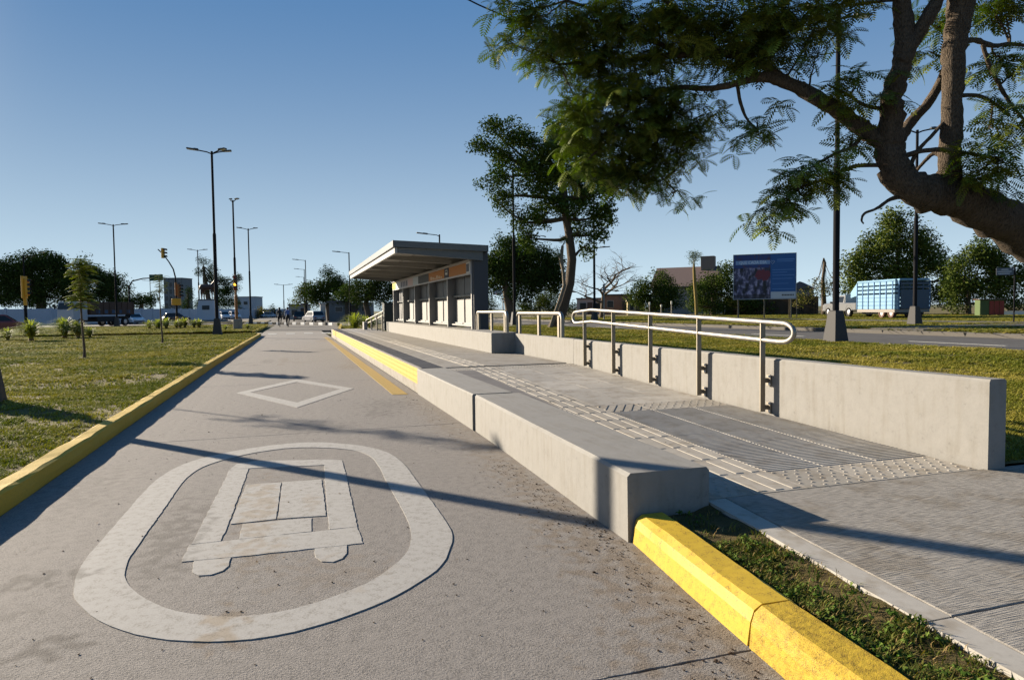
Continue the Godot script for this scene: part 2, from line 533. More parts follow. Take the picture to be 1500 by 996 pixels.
func materials() -> void:
	M.lane = mk(lin(0.200, 0.183, 0.166), 0.9, {"tex": "rough", "tile": 1.7, "bump": "rough_h", "depth": 0.5, "detail": "stains", "detail_uv": [Vector3(0.25, 1.0 / 16.0, 1), Vector3(0.5, 0, 0)]})
	M.joint = mk(lin(0.05, 0.047, 0.042), 0.95)
	M.mark = mk(lin(0.300, 0.290, 0.270), 0.85, {"tex": "markworn", "tile": 1.6, "bump": "rough_h", "depth": 0.12, "detail": "stains", "detail_uv": [Vector3(0.25, 1.0 / 16.0, 1), Vector3(0.5, 0, 0)]})
	M.yellow = mk(lin(0.42, 0.285, 0.022), 0.6, {"tex": "paint", "tile": 1.3, "bump": "smooth_h", "depth": 0.1})
	M.yellow_dirty = mk(lin(0.42, 0.285, 0.022), 0.65, {"tex": "paint", "tile": 0.9, "bump": "smooth_h", "depth": 0.25, "detail": "specks", "detail_tile": 1.2})
	M.yellow_line = mk(lin(0.30, 0.205, 0.045), 0.75, {"tex": "paint", "tile": 1.4})
	M.yellow_worn = mk(lin(0.43, 0.295, 0.026), 0.75, {"tex": "worn", "tile": 1.1, "bump": "rough_h", "depth": 0.3})
	M.wall = mk(lin(0.213, 0.205, 0.189), 0.8, {"tex": "smooth", "tile": 1.7, "bump": "smooth_h", "depth": 0.12, "detail": "drips", "detail_tile": 2.6})
	M.slab = mk(lin(0.225, 0.208, 0.182), 0.8, {"tex": "smooth", "tile": 2.0, "bump": "smooth_h", "depth": 0.15, "detail": "blotch", "detail_tile": 3.1})
	M.border = mk(lin(0.34, 0.32, 0.285), 0.85, {"tex": "smooth", "tile": 1.1, "detail": "blotch", "detail_tile": 2.3})
	M.broom = mk(lin(0.255, 0.237, 0.21), 0.9, {"tex": "broom", "tile": 1.35, "bump": "broom_h", "depth": 0.5, "detail": "blotch", "detail_tile": 3.7})
	for i in 3:
		var f: float = [1.0, 0.9, 1.09][i]
		M["tile%d" % i] = mk(lin(0.34 * f, 0.315 * f, 0.275 * f), 0.62, {"tex": "smooth", "tile": 0.9, "detail": "blotch", "detail_tile": 1.9})
		M["tile_warm%d" % i] = mk(lin(0.315 * f, 0.288 * f, 0.245 * f), 0.7, {"tex": "smooth", "tile": 0.9, "detail": "blotch", "detail_tile": 1.9})
		M["tile_dark%d" % i] = mk(lin(0.135 * f, 0.125 * f, 0.117 * f), 0.7, {"tex": "smooth", "tile": 0.9})
	M.tile_yellow = mk(lin(0.44, 0.295, 0.025), 0.6, {"tex": "paint", "tile": 0.7})
	M.steel = mk(lin(0.27, 0.252, 0.218), 0.5, {"metal": 0.75, "tex": "brushed", "tile": 0.35})
	M.steel_post = mk(lin(0.24, 0.215, 0.175), 0.5, {"metal": 0.85, "tex": "brushed", "tile": 0.35})
	M.bolt = mk(lin(0.55, 0.54, 0.52), 0.4, {"metal": 0.3})
	M.pole = mk(lin(0.016, 0.016, 0.018), 0.85, {"spec": 0.15})
	M.pole_base = mk(lin(0.038, 0.036, 0.035), 0.7, {"tex": "smooth", "tile": 0.8})
	M.lamp_head = mk(lin(0.06, 0.065, 0.07), 0.4)
	M.lens = mk(lin(0.5, 0.52, 0.55), 0.2)
	M.asphalt = mk(lin(0.075, 0.070, 0.065), 0.92, {"tex": "asphalt", "tile": 2.4, "detail": "blotch", "detail_tile": 9.0})
	M.white_paint = mk(lin(0.30, 0.30, 0.28), 0.8, {"tex": "smooth", "tile": 1.2})
	M.white = mk(lin(0.55, 0.55, 0.53), 0.6)
	M.black_paint = mk(lin(0.02, 0.02, 0.02), 0.7)
	M.soil = mk(lin(0.130, 0.100, 0.050), 1.0, {"tex": "soil", "tile": 3.3, "bump": "rough_h", "depth": 1.2, "detail": "blotch", "detail_tile": 5.3})
	M.field = mk(lin(0.085, 0.085, 0.035), 1.0, {"tex": "soil", "tile": 9.0})
	M.bark = mk(lin(0.135, 0.108, 0.082), 0.95, {"tex": "bark", "tile": 0.42, "bump": "bark_h", "depth": 4.5, "detail": "blotch", "detail_tile": 0.7})
	M.bark_far = mk(lin(0.125, 0.100, 0.078), 0.95, {"tex": "bark", "tile": 1.5})
	M.bark_pale = mk(lin(0.20, 0.175, 0.14), 0.95, {"tex": "bark", "tile": 0.9})
	M.leaf = mk(Color.WHITE, 0.5, {"vc": true, "back": Color(0.5, 0.62, 0.12), "two": true, "spec": 0.35})
	M.leaf_far = mk(Color.WHITE, 0.85, {"vc": true, "back": Color(0.4, 0.5, 0.1), "two": true, "spec": 0.12})
	M.leaf_dull = mk(Color.WHITE, 0.8, {"vc": true, "two": true, "spec": 0.2})
	M.blade = mk(Color.WHITE, 0.7, {"vc": true, "back": Color(0.62, 0.66, 0.2), "two": true, "spec": 0.15})

func pane(col: Color, alpha: float) -> StandardMaterial3D:
	var m := mk(col, 0.06)
	m.transparency = BaseMaterial3D.TRANSPARENCY_ALPHA
	m.albedo_color.a = alpha
	return m

# ---------- ground ----------
func ground() -> void:
	var b := MB.new()
	var rows := []
	for i in 41:
		var z := 400.0 - i * 70.0
		var r := PackedVector3Array()
		for j in 41:
			r.append(Vector3(-1400.0 + j * 70.0, -0.14, z))
		rows.append(r)
	b.sheet(rows)
	struct("ground", b, M.field)

func ribbon(poly: Array, y0: float, y1: float) -> MB:
	var b := MB.new()
	b.slab(flat_poly(poly), y0, y1, FLAT)
	return b

# a profile (offset to the right of the way, height) drawn along a path
func sweep(path: Array, prof_: Array, jit := 0.0, seed_ := 1, caps := true) -> MB:
	var b := MB.new()
	var prof := prof_
	if not Geometry2D.is_polygon_clockwise(PackedVector2Array(prof)):
		prof = prof_.duplicate()
		prof.reverse()
	var nz := FastNoiseLite.new()
	nz.seed = seed_
	nz.frequency = 1.3
	var rows := []
	for i in path.size():
		var p: Vector3 = path[i]
		var t: Vector3 = (path[mini(i + 1, path.size() - 1)] - path[maxi(i - 1, 0)])
		t.y = 0
		t = t.normalized()
		var right := t.cross(Vector3.UP)
		var r := PackedVector3Array()
		for k in prof.size():
			var q: Vector2 = prof[k]
			r.append(p + right * (q.x + jit * nz.get_noise_3d(p.x, k * 9.1, p.z)) + Vector3(0, q.y + jit * 0.6 * nz.get_noise_3d(p.x + 50.0, k * 7.3, p.z), 0))
		rows.append(r)
	var n := prof.size()
	for i in path.size() - 1:
		for k in n:
			var k2 := (k + 1) % n
			b.quad(rows[i][k], rows[i][k2], rows[i + 1][k2], rows[i + 1][k])
	if caps:
		var c0 := Vector3.ZERO
		var c1 := Vector3.ZERO
		for k in n:
			c0 += rows[0][k] / n
			c1 += rows[path.size() - 1][k] / n
		for k in n:
			var k2 := (k + 1) % n
			b.tri(c0, rows[0][k2], rows[0][k])
			b.tri(c1, rows[path.size() - 1][k], rows[path.size() - 1][k2])
	return b

func along(a: Vector3, c: Vector3, step: float) -> Array:
	var n := maxi(1, int(a.distance_to(c) / step))
	var o := []
	for i in n + 1:
		o.append(a.lerp(c, float(i) / n))
	return o

# ---------- bus lane ----------
func bus_lane() -> void:
	var base := struct("bus_lane", ribbon([-1.985, 8, 1.98, 8, 1.98, -3.62, 2.0, -11.4, 2.0, -52, -1.985, -52], -0.09, -0.012), M.joint)
	var zs := [8.0, 3.4, -2.3, -8.2, -14.1, -20.0, -26.0, -32.0, -38.0, -44.0, -52.0]
	for i in zs.size() - 1:
		for k in 1:
			var x0 := -1.98
			var x1 := 1.97
			var b := MB.new()
			b.planar = true
			var z0: float = zs[i] - 0.004
			var z1: float = zs[i + 1] + 0.004
			var nz := FastNoiseLite.new()
			nz.seed = i * 2 + k
			nz.frequency = 2.0
			var poly := PackedVector2Array()
			for s in 81:
				var x: float = lerpf(x0, x1, s / 80.0)
				poly.append(Vector2(x, -(z0 + 0.007 * nz.get_noise_1d(x * 3.0))))
			for s in 81:
				var x: float = lerpf(x1, x0, s / 80.0)
				poly.append(Vector2(x, -(z1 + 0.007 * nz.get_noise_1d(x * 3.0 + 77.0))))
			b.slab(poly, -0.010, 0.0, FLAT, 0.003)
			obj("slab", b, M.lane, base)
	# markings: raised sheets of light mortar, 8 mm thick
	var outer := smooth_loop([0.25, -7.53, 0.60, -7.24, 0.84, -6.80, 0.93, -6.2, 0.935, -5.4, 0.935, -4.8, 0.93, -4.38, 0.90, -4.05, 0.75, -3.64, 0.59, -3.44, 0.42, -3.29, 0.22, -3.17, 0.01, -3.09, -0.18, -3.07, -0.35, -3.10, -0.52, -3.17, -0.68, -3.28, -0.84, -3.44, -0.96, -3.62, -1.07, -3.84, -1.14, -4.15, -1.165, -4.48, -1.16, -4.8, -1.155, -5.24, -1.15, -5.82, -1.12, -6.39, -1.01, -6.87, -0.85, -7.14, -0.62, -7.36, -0.33, -7.52, -0.04, -7.59])
	var inner := smooth_loop([0.30, -7.20, 0.55, -6.97, 0.67, -6.66, 0.705, -6.21, 0.70, -5.66, 0.70, -5.22, 0.70, -4.74, 0.69, -4.40, 0.66, -4.13, 0.59, -3.88, 0.47, -3.68, 0.33, -3.52, 0.15, -3.40, -0.04, -3.32, -0.22, -3.31, -0.37, -3.36, -0.50, -3.44, -0.62, -3.55, -0.74, -3.71, -0.84, -3.90, -0.90, -4.10, -0.925, -4.32, -0.925, -4.6, -0.92, -4.95, -0.91, -5.56, -0.90, -6.22, -0.83, -6.66, -0.67, -6.96, -0.38, -7.22, -0.04, -7.33])
	var oval := MB.new()
	oval.planar = true
	ring(oval, outer, inner, -0.004, 0.0048)
	obj("oval_marking", oval, M.mark, base)
	var sym := Node3D.new()
	sym.name = "bus_symbol"
	base.add_child(sym)
	for q in [["pillar", [-0.57, -6.5, -0.41, -6.5, -0.42, -5.83, -0.44, -4.81, -0.455, -4.475, -0.62, -4.475, -0.60, -5.22, -0.58, -5.98]],
		["roof_bar", [-0.57, -6.505, -0.53, -6.74, -0.36, -6.81, 0.30, -6.62, 0.41, -6.54, 0.41, -6.40, 0.24, -6.40, -0.41, -6.505]],
		["pillar", [0.24, -6.395, 0.41, -6.395, 0.395, -5.72, 0.375, -4.79, 0.365, -4.475, 0.19, -4.475, 0.205, -5.24]],
		["windscreen", [-0.395, -5.89, -0.125, -5.87, -0.14, -4.83, -0.425, -4.82]],
		["windscreen", [-0.115, -5.87, 0.195, -5.85, 0.185, -4.79, -0.13, -4.83]],
		["grille", [-0.35, -4.80, 0.09, -4.77, 0.08, -4.475, -0.35, -4.475]],
		["bumper", [-0.63, -4.47, 0.365, -4.47, 0.37, -4.14, 0.10, -4.145, -0.37, -4.155, -0.63, -4.175]],
		["wheel", [-0.565, -4.165, -0.37, -4.15, -0.37, -4.02, -0.395, -3.95, -0.45, -3.91, -0.51, -3.92, -0.55, -3.98]],
		["wheel", [0.09, -4.14, 0.275, -4.135, 0.265, -4.0, 0.235, -3.92, 0.18, -3.88, 0.12, -3.91, 0.09, -3.99]]]:
		var b := MB.new()
		b.planar = true
		b.slab(rough_edge(flat_poly(q[1]), 0.006), -0.004, 0.0042 + rng.randf() * 0.0008, FLAT, 0.001)
		obj(q[0], b, M.mark, sym)
	# diamond
	var dm := MB.new()
	dm.planar = true
	ring(dm, rough_edge(flat_poly([-0.97, -12.75, 0.05, -14.85, 1.02, -12.6, 0.03, -10.42]), 0.006), rough_edge(flat_poly([-0.74, -12.73, 0.05, -14.25, 0.79, -12.62, 0.03, -11.0]), 0.006), -0.004, 0.0048)
	obj("diamond_marking", dm, M.mark, base)
	var yl := MB.new()
	yl.planar = true
	yl.slab(rough_edge(flat_poly([1.555, -11.4, 1.80, -11.33, 1.80, -38.5, 1.60, -38.5]), 0.008), -0.004, 0.006, FLAT)
	obj("yellow_line", yl, M.yellow_line, base)
	for i in 4:
		var cx := -1.55 + i * 1.12
		obj("crossing_bar", ribbon([cx, -45.3, cx + 0.55, -45.3, cx + 0.55, -47.6, cx, -47.6], 0.0, 0.006), M.white_paint, base)
	# left kerb
	var path := along(Vector3(-1.985, 0, 8), Vector3(-1.985, 0, -18), 0.2) + along(Vector3(-1.985, 0, -18.6), Vector3(-1.8, 0, -42.5), 0.8)
	for i in 9:
		var a := i / 8.0 * PI / 2
		path.append(Vector3(-3.3 + 1.5 * cos(a), 0, -43.0 - 1.5 * sin(a)))
	path += along(Vector3(-4.2, 0, -44.5), Vector3(-16, 0, -46.5), 0.9)
	var rv := path.duplicate()
	struct("kerb", sweep(rv, [Vector2(0, -0.12), Vector2(0.0, 0.06), Vector2(-0.012, 0.132), Vector2(-0.035, 0.152), Vector2(-0.145, 0.156), Vector2(-0.165, 0.14), Vector2(-0.165, -0.12)], 0.022, 3), M.yellow_worn)
	# foreground kerb, two cast blocks with an open joint
	var fk := Node3D.new()
	fk.name = numbered("kerb")
	add_child(fk)
	fk.set_meta("kind", "structure")
	var prof := [Vector2(0.0, -0.10), Vector2(0.02, 0.10), Vector2(0.035, 0.145), Vector2(0.07, 0.170), Vector2(0.20, 0.176), Vector2(0.222, 0.165), Vector2(0.222, -0.10)]
	obj("kerb_block", sweep(along(Vector3(1.745, 0, -2.335), Vector3(1.885, 0, -3.60), 0.06), prof, 0.012, 8), M.yellow, fk)
	obj("kerb_block", sweep(along(Vector3(1.25, 0.0, 2.5), Vector3(1.742, 0, -2.318), 0.06), prof, 0.014, 9), M.yellow_dirty, fk)

func rough_edge(p: PackedVector2Array, amp: float) -> PackedVector2Array:
	var o := PackedVector2Array()
	for i in p.size():
		var a := p[i]
		var c := p[(i + 1) % p.size()]
		var n := maxi(1, int(a.distance_to(c) / 0.05))
		n = mini(n, 24)
		for k in n:
			var q := a.lerp(c, float(k) / n)
			if k > 0:
				var d := (c - a).normalized()
				q += Vector2(-d.y, d.x) * rng.randf_range(-amp, amp) * 0.7
			o.append(q)
	return o

func smooth_loop(a: Array) -> PackedVector2Array:
	var p := flat_poly(a)
	var n := p.size()
	var len_ := 0.0
	var dense := PackedVector2Array()
	for i in n:
		for k in 8:
			dense.append(p[i].cubic_interpolate(p[(i + 1) % n], p[(i + n - 1) % n], p[(i + 2) % n], k / 8.0))
	for i in dense.size():
		len_ += dense[i].distance_to(dense[(i + 1) % dense.size()])
	# 120 points at equal angle about the middle
	var mid := Vector2(-0.115, 5.33)
	var o := PackedVector2Array()
	for s in 160:
		var ang := TAU * s / 160.0
		var dir := Vector2(cos(ang), sin(ang))
		var best := 0.0
		for i in dense.size():
			var hit = Geometry2D.segment_intersects_segment(mid, mid + dir * 6.0, dense[i], dense[(i + 1) % dense.size()])
			if hit != null:
				best = maxf(best, mid.distance_to(hit))
		o.append(mid + dir * (best + rng.randf_range(-0.003, 0.003)))
	return o

func ring(b: MB, outer: PackedVector2Array, inner: PackedVector2Array, y0: float, y1: float) -> void:
	var n := mini(outer.size(), inner.size())
	var O := resample(outer, n * 2)
	var I := resample(inner, n * 2)
	if outer.size() == inner.size():
		O = outer
		I = inner
	else:
		n *= 2
	n = O.size()
	for i in n:
		var j := (i + 1) % n
		var a := O[i]; var c := O[j]; var d := I[j]; var e := I[i]
		var at := func(p: Vector2, y: float) -> Vector3: return Vector3(p.x, y, -p.y)
		var top := [at.call(a, y1), at.call(c, y1), at.call(d, y1), at.call(e, y1)]
		var mid := Vector3((a.x + d.x) / 2, -1.0, -(a.y + d.y) / 2)
		b.out_quad(top[0], top[1], top[2], top[3], mid)
		var m1: Vector3 = at.call((a + c + d + e) / 4.0, y0)
		b.out_quad(at.call(a, y0), at.call(c, y0), top[1], top[0], m1)
		b.out_quad(at.call(e, y0), at.call(d, y0), top[2], top[3], m1)

func resample(p: PackedVector2Array, n: int) -> PackedVector2Array:
	var total := 0.0
	for i in p.size():
		total += p[i].distance_to(p[(i + 1) % p.size()])
	var o := PackedVector2Array()
	var i := 0
	var acc := 0.0
	for k in n:
		var want := total * k / n
		while acc + p[i % p.size()].distance_to(p[(i + 1) % p.size()]) < want:
			acc += p[i % p.size()].distance_to(p[(i + 1) % p.size()])
			i += 1
		var a := p[i % p.size()]
		var c := p[(i + 1) % p.size()]
		o.append(a.lerp(c, (want - acc) / maxf(1e-6, a.distance_to(c))))
	return o

# ---------- platform and ramp ----------
func ramp_y(z: float) -> float:
	return clampf(remap(z, -3.64, -11.3, 0.19, 0.42), 0.19, 0.42)

func tile_mesh(kind: String, w: float, l: float) -> ArrayMesh:
	var b := MB.new()
	b.box(Vector3(0, -0.02, 0), Vector3(w + 0.003, 0.04, l - 0.0005), 0.0008)
	if kind == "rib":
		var n := 10
		for i in n:
			var z := -l / 2 + l * (i + 0.5) / n
			rib(b, Vector3(0, 0, z), Vector3(w - 0.008, 0.0034, l / n * 0.66))
	elif kind == "bars":
		for i in 3:
			var x := -w / 2 + w * (i + 0.5) / 3.0
			rib(b, Vector3(x, 0, 0), Vector3(w / 3.0 * 0.5, 0.0042, l - 0.05))
	elif kind == "dots":
		for i in 5:
			for j in 6:
				dome(b, Vector3(-w / 2 + w * (i + 0.3 + 0.4 * (j % 2)) / 5.0, 0, -l / 2 + l * (j + 0.5) / 6.0), 0.014, 0.005)
	elif kind == "diagonal":
		for i in 7:
			var o := -w * 0.75 + w * 1.5 * (i + 0.5) / 7.0
			var p := PackedVector2Array([Vector2(o - 0.13, -l / 2 + 0.02), Vector2(o - 0.10, -l / 2 + 0.02), Vector2(o + 0.13, l / 2 - 0.02), Vector2(o + 0.10, l / 2 - 0.02)])
			var q := Geometry2D.intersect_polygons(p, PackedVector2Array([Vector2(-w / 2 + 0.01, -l / 2), Vector2(w / 2 - 0.01, -l / 2), Vector2(w / 2 - 0.01, l / 2), Vector2(-w / 2 + 0.01, l / 2)]))
			for r in q:
				b.slab(r, -0.002, 0.005, FLAT)
	return b.mesh()

func rib(b: MB, at: Vector3, s: Vector3) -> void:
	var h := s * 0.5
	var t := 0.004
	var lo := [Vector3(-h.x, 0, -h.z), Vector3(h.x, 0, -h.z), Vector3(h.x, 0, h.z), Vector3(-h.x, 0, h.z)]
	var hi := [Vector3(-h.x + t, s.y, -h.z + t), Vector3(h.x - t, s.y, -h.z + t), Vector3(h.x - t, s.y, h.z - t), Vector3(-h.x + t, s.y, h.z - t)]
	var mid := at
	for i in 4:
		var j := (i + 1) % 4
		b.out_quad(at + lo[i], at + lo[j], at + hi[j], at + hi[i], mid)
	b.out_quad(at + hi[0], at + hi[1], at + hi[2], at + hi[3], mid)

func dome(b: MB, at: Vector3, r: float, h: float) -> void:
	var n := 7
	for i in n:
		var a0 := TAU * i / n
		var a1 := TAU * (i + 1) / n
		var d0 := Vector3(cos(a0), 0, sin(a0))
		var d1 := Vector3(cos(a1), 0, sin(a1))
		b.out_quad(at + d0 * r, at + d1 * r, at + d1 * r * 0.6 + Vector3(0, h, 0), at + d0 * r * 0.6 + Vector3(0, h, 0), at)
		b.out_tri(at + d0 * r * 0.6 + Vector3(0, h, 0), at + d1 * r * 0.6 + Vector3(0, h, 0), at + Vector3(0, h * 1.1, 0), at)

func platform() -> void:
	# broomed footway with a smooth border, above the foreground kerb
	var walk := struct("footway", ribbon([2.43, -3.66, 2.32, -2.4, 2.05, 0, 1.8, 3, 12, 3, 12, -3.66], -0.12, 0.165), M.joint)
	for k in 2:
		var z0: float = [-1.955, 3.0][k]
		var z1: float = [-3.655, -1.945][k]
		var bx := func(z: float, o: float) -> float: return 2.445 + (z + 3.66) * -0.105 + o
		obj("border_slab", ribbon([bx.call(z0, 0.0), z0, bx.call(z1, 0.0), z1, bx.call(z1, 0.135), z1, bx.call(z0, 0.135), z0], 0.10, 0.189), M.border, walk)
		var xs := [[0.142, 5.0], [5.008, 12.0]]
		for s in xs:
			var xl0: float = bx.call(z0, s[0]) if s[0] < 1.0 else s[0]
			var xl1: float = bx.call(z1, s[0]) if s[0] < 1.0 else s[0]
			var b := MB.new()
			b.slab(flat_poly([xl0, z0, xl1, z1, s[1], z1, s[1], z0]), 0.10, 0.192, FLAT, 0.004)
			obj("footway_slab", b, M.broom, walk)
	# the platform body
	var pf := struct("platform", ribbon([2.45, -11.3, 4.72, -11.3, 4.72, -15.2, 4.3, -15.2, 4.3, -39.4, 2.06, -39.4, 2.03, -11.4], -0.1, 0.385), M.joint)
	var ramp := MB.new()
	ramp.slab(PackedVector2Array([Vector2(3.66, -0.1), Vector2(3.66, 0.150), Vector2(11.3, 0.380), Vector2(11.3, -0.1)]), 2.3, 4.74, Transform3D(Basis(Vector3(0, 0, -1), Vector3(0, 1, 0), Vector3(1, 0, 0)), Vector3.ZERO))
	struct("ramp", ramp, M.joint)
	var rp: Node3D = get_node("ramp")
	var meshes := {}
	for kind in ["plain", "rib", "bars", "dots", "diagonal"]:
		meshes[kind] = tile_mesh(kind, 0.5, 0.42)
		meshes[kind + "_narrow"] = tile_mesh(kind, 0.4, 0.42)
		meshes[kind + "_edge"] = tile_mesh(kind, 0.38, 0.42)
	var slope := atan2(0.42 - 0.19, 11.3 - 3.64)
	var rows := 18
	for r in rows:
		var z := -3.87 - r * 0.4215
		var y := ramp_y(z) + 0.003
		# columns: edge, guide bars, four field tiles
		var cols := [[2.625, "edge"], [3.02, "narrow"], [3.475, ""], [3.98, ""], [4.485, ""]]
		for c in cols.size():
			var kind := "plain"
			if r == 0:
				kind = "dots"
			elif r < 7:
				kind = "rib"
			elif r == 7:
				kind = "diagonal" if c in [0, 2] else "dots"
			elif r == 17:
				kind = "dots"
			if c == 1:
				kind = "bars"
			var suffix: String = cols[c][1]
			var mname: String = "tile_warm%d" % (rng.randi() % 3) if kind in ["bars", "dots", "diagonal"] else "tile%d" % (rng.randi() % 3)
			if c == 0 and kind == "plain": mname = "tile_dark%d" % (rng.randi() % 3)
			var o := obj("tile", meshes[kind + ("_" + suffix if suffix else "")], M[mname], rp, Vector3(cols[c][0], y + rng.randf_range(-0.001, 0.001), z))
			o.rotation.x = slope
	# platform paving beyond the ramp: guide bars, warning strip of dots, large smooth slabs
	for i in 9:
		var z0 := -11.46 - i * 3.1
		var z1: float = minf(z0, -11.46) - 3.09
		var b := MB.new()
		var x1 := 4.715 if z0 > -14.5 else 4.29
		b.slab(flat_poly([3.265, z0, x1, z0, x1, z1, 3.265, z1]), 0.34, 0.42, FLAT, 0.004)
		obj("paving_slab", b, M.slab, pf)
		b = MB.new()
		b.slab(flat_poly([2.455, z0, 2.855, z0, 2.855, z1, 2.455, z1]), 0.34, 0.418, FLAT, 0.004)
		obj("paving_slab", b, M.slab, pf)
		b = MB.new()
		b.slab(flat_poly([2.862, z0, 3.258, z0, 3.258, z1, 2.862, z1]), 0.34, 0.4185, FLAT, 0.004)
		obj("paving_slab", b, M.tile1, pf)
	for i in 26:
		var o := obj("guide_tile", meshes["bars_narrow"], M["tile_warm%d" % (i % 3)], pf, Vector3(3.06, 0.4225, -11.66 - i * 0.4215))
		o.rotation.x = 0.0
	for i in 66:
		obj("warning_tile", meshes["rib_edge"], M["tile_dark%d" % (rng.randi() % 3)], pf, Vector3(2.245, 0.424, -11.66 - i * 0.4215))
	# edge of the platform along the lane: pale kerb with a band of yellow studded tiles
	var ed := struct("platform_edge", sweep(along(Vector3(2.052, 0, -39.5), Vector3(2.004, 0, -11.42), 0.9), [Vector2(0, -0.1), Vector2(0.0, 0.40), Vector2(-0.012, 0.418), Vector2(-0.055, 0.418), Vector2(-0.055, -0.1)], 0.004, 12), M.slab)
	var yt := MB.new()
	yt.box(Vector3.ZERO, Vector3(0.02, 0.26, 0.398), 0.003)
	for i in 4:
		for j in 3:
			yt.box(Vector3(-0.010, -0.085 + j * 0.085, -0.15 + i * 0.1 + 0.02 * (j % 2)), Vector3(0.006, 0.022, 0.022), 0.002)
	var ytm := yt.mesh()
	for i in 66:
		var z := -11.63 - i * 0.402
		var x: float = remap(z, -11.4, -39.5, 2.004, 2.052)
		obj("stud_tile", ytm, M.tile_yellow, ed, Vector3(x - 0.008, 0.285, z))

# ---------- concrete walls ----------
func walls() -> void:
	var w1 := thing("low_wall", "long low pale concrete wall between the bus lane and the ramp", "wall")
	obj("wall_block", sweep(along(Vector3(1.965, 0, -7.66), Vector3(1.975, 0, -11.40), 0.25), [Vector2(0, 0.405), Vector2(0.0, -0.1), Vector2(0.50, -0.1), Vector2(0.50, 0.41), Vector2(0.485, 0.421), Vector2(0.014, 0.421)], 0.004, 21), M.wall, w1)
	obj("wall_block", sweep(along(Vector3(1.875, 0, -3.62), Vector3(1.992, 0, -7.645), 0.25), [Vector2(0, 0.395), Vector2(0.0, -0.1), Vector2(0.55, -0.1), Vector2(0.55, 0.395), Vector2(0.532, 0.416), Vector2(0.02, 0.416)], 0.005, 22), M.wall, w1)
	var w2 := thing("ramp_wall", "tall pale concrete ramp wall carrying the double steel handrail", "wall")
	obj("wall_block", sweep(along(Vector3(4.785, 0, -3.62), Vector3(4.765, 0, -11.25), 0.3), [Vector2(0, 0.83), Vector2(0.0, 0.0), Vector2(0.17, 0.0), Vector2(0.17, 0.835), Vector2(0.155, 0.85), Vector2(0.015, 0.85)], 0.005, 23), M.wall, w2)
	obj("wall_block", sweep(along(Vector3(4.765, 0, -11.26), Vector3(4.765, 0, -15.2), 0.3), [Vector2(0, 0.84), Vector2(0.0, 0.0), Vector2(0.17, 0.0), Vector2(0.17, 0.84), Vector2(0.155, 0.855), Vector2(0.015, 0.855)], 0.004, 24), M.wall, w2)
	var w3 := thing("bench_wall", "long low concrete bench wall in front of the bus shelter", "wall")
	obj("wall_block", sweep(along(Vector3(4.22, 0, -14.65), Vector3(4.26, 0, -31.6), 0.6), [Vector2(0, 0.86), Vector2(0.0, 0.425), Vector2(0.66, 0.425), Vector2(0.66, 0.86), Vector2(0.642, 0.878), Vector2(0.018, 0.878)], 0.004, 25), M.wall, w3)
	obj("wall_block", sweep(along(Vector3(4.265, 0, -31.63), Vector3(4.27, 0, -32.9), 0.6), [Vector2(0, 0.87), Vector2(0.0, 0.425), Vector2(0.66, 0.425), Vector2(0.66, 0.87), Vector2(0.642, 0.88), Vector2(0.018, 0.88)], 0.003, 26), M.wall, w3)

func arc(c: Vector3, a: Vector3, b: Vector3, n := 8) -> Array:
	var o := []
	for i in n + 1:
		var t := PI * i / n
		o.append(c + a * cos(t) + b * sin(t))
	return o

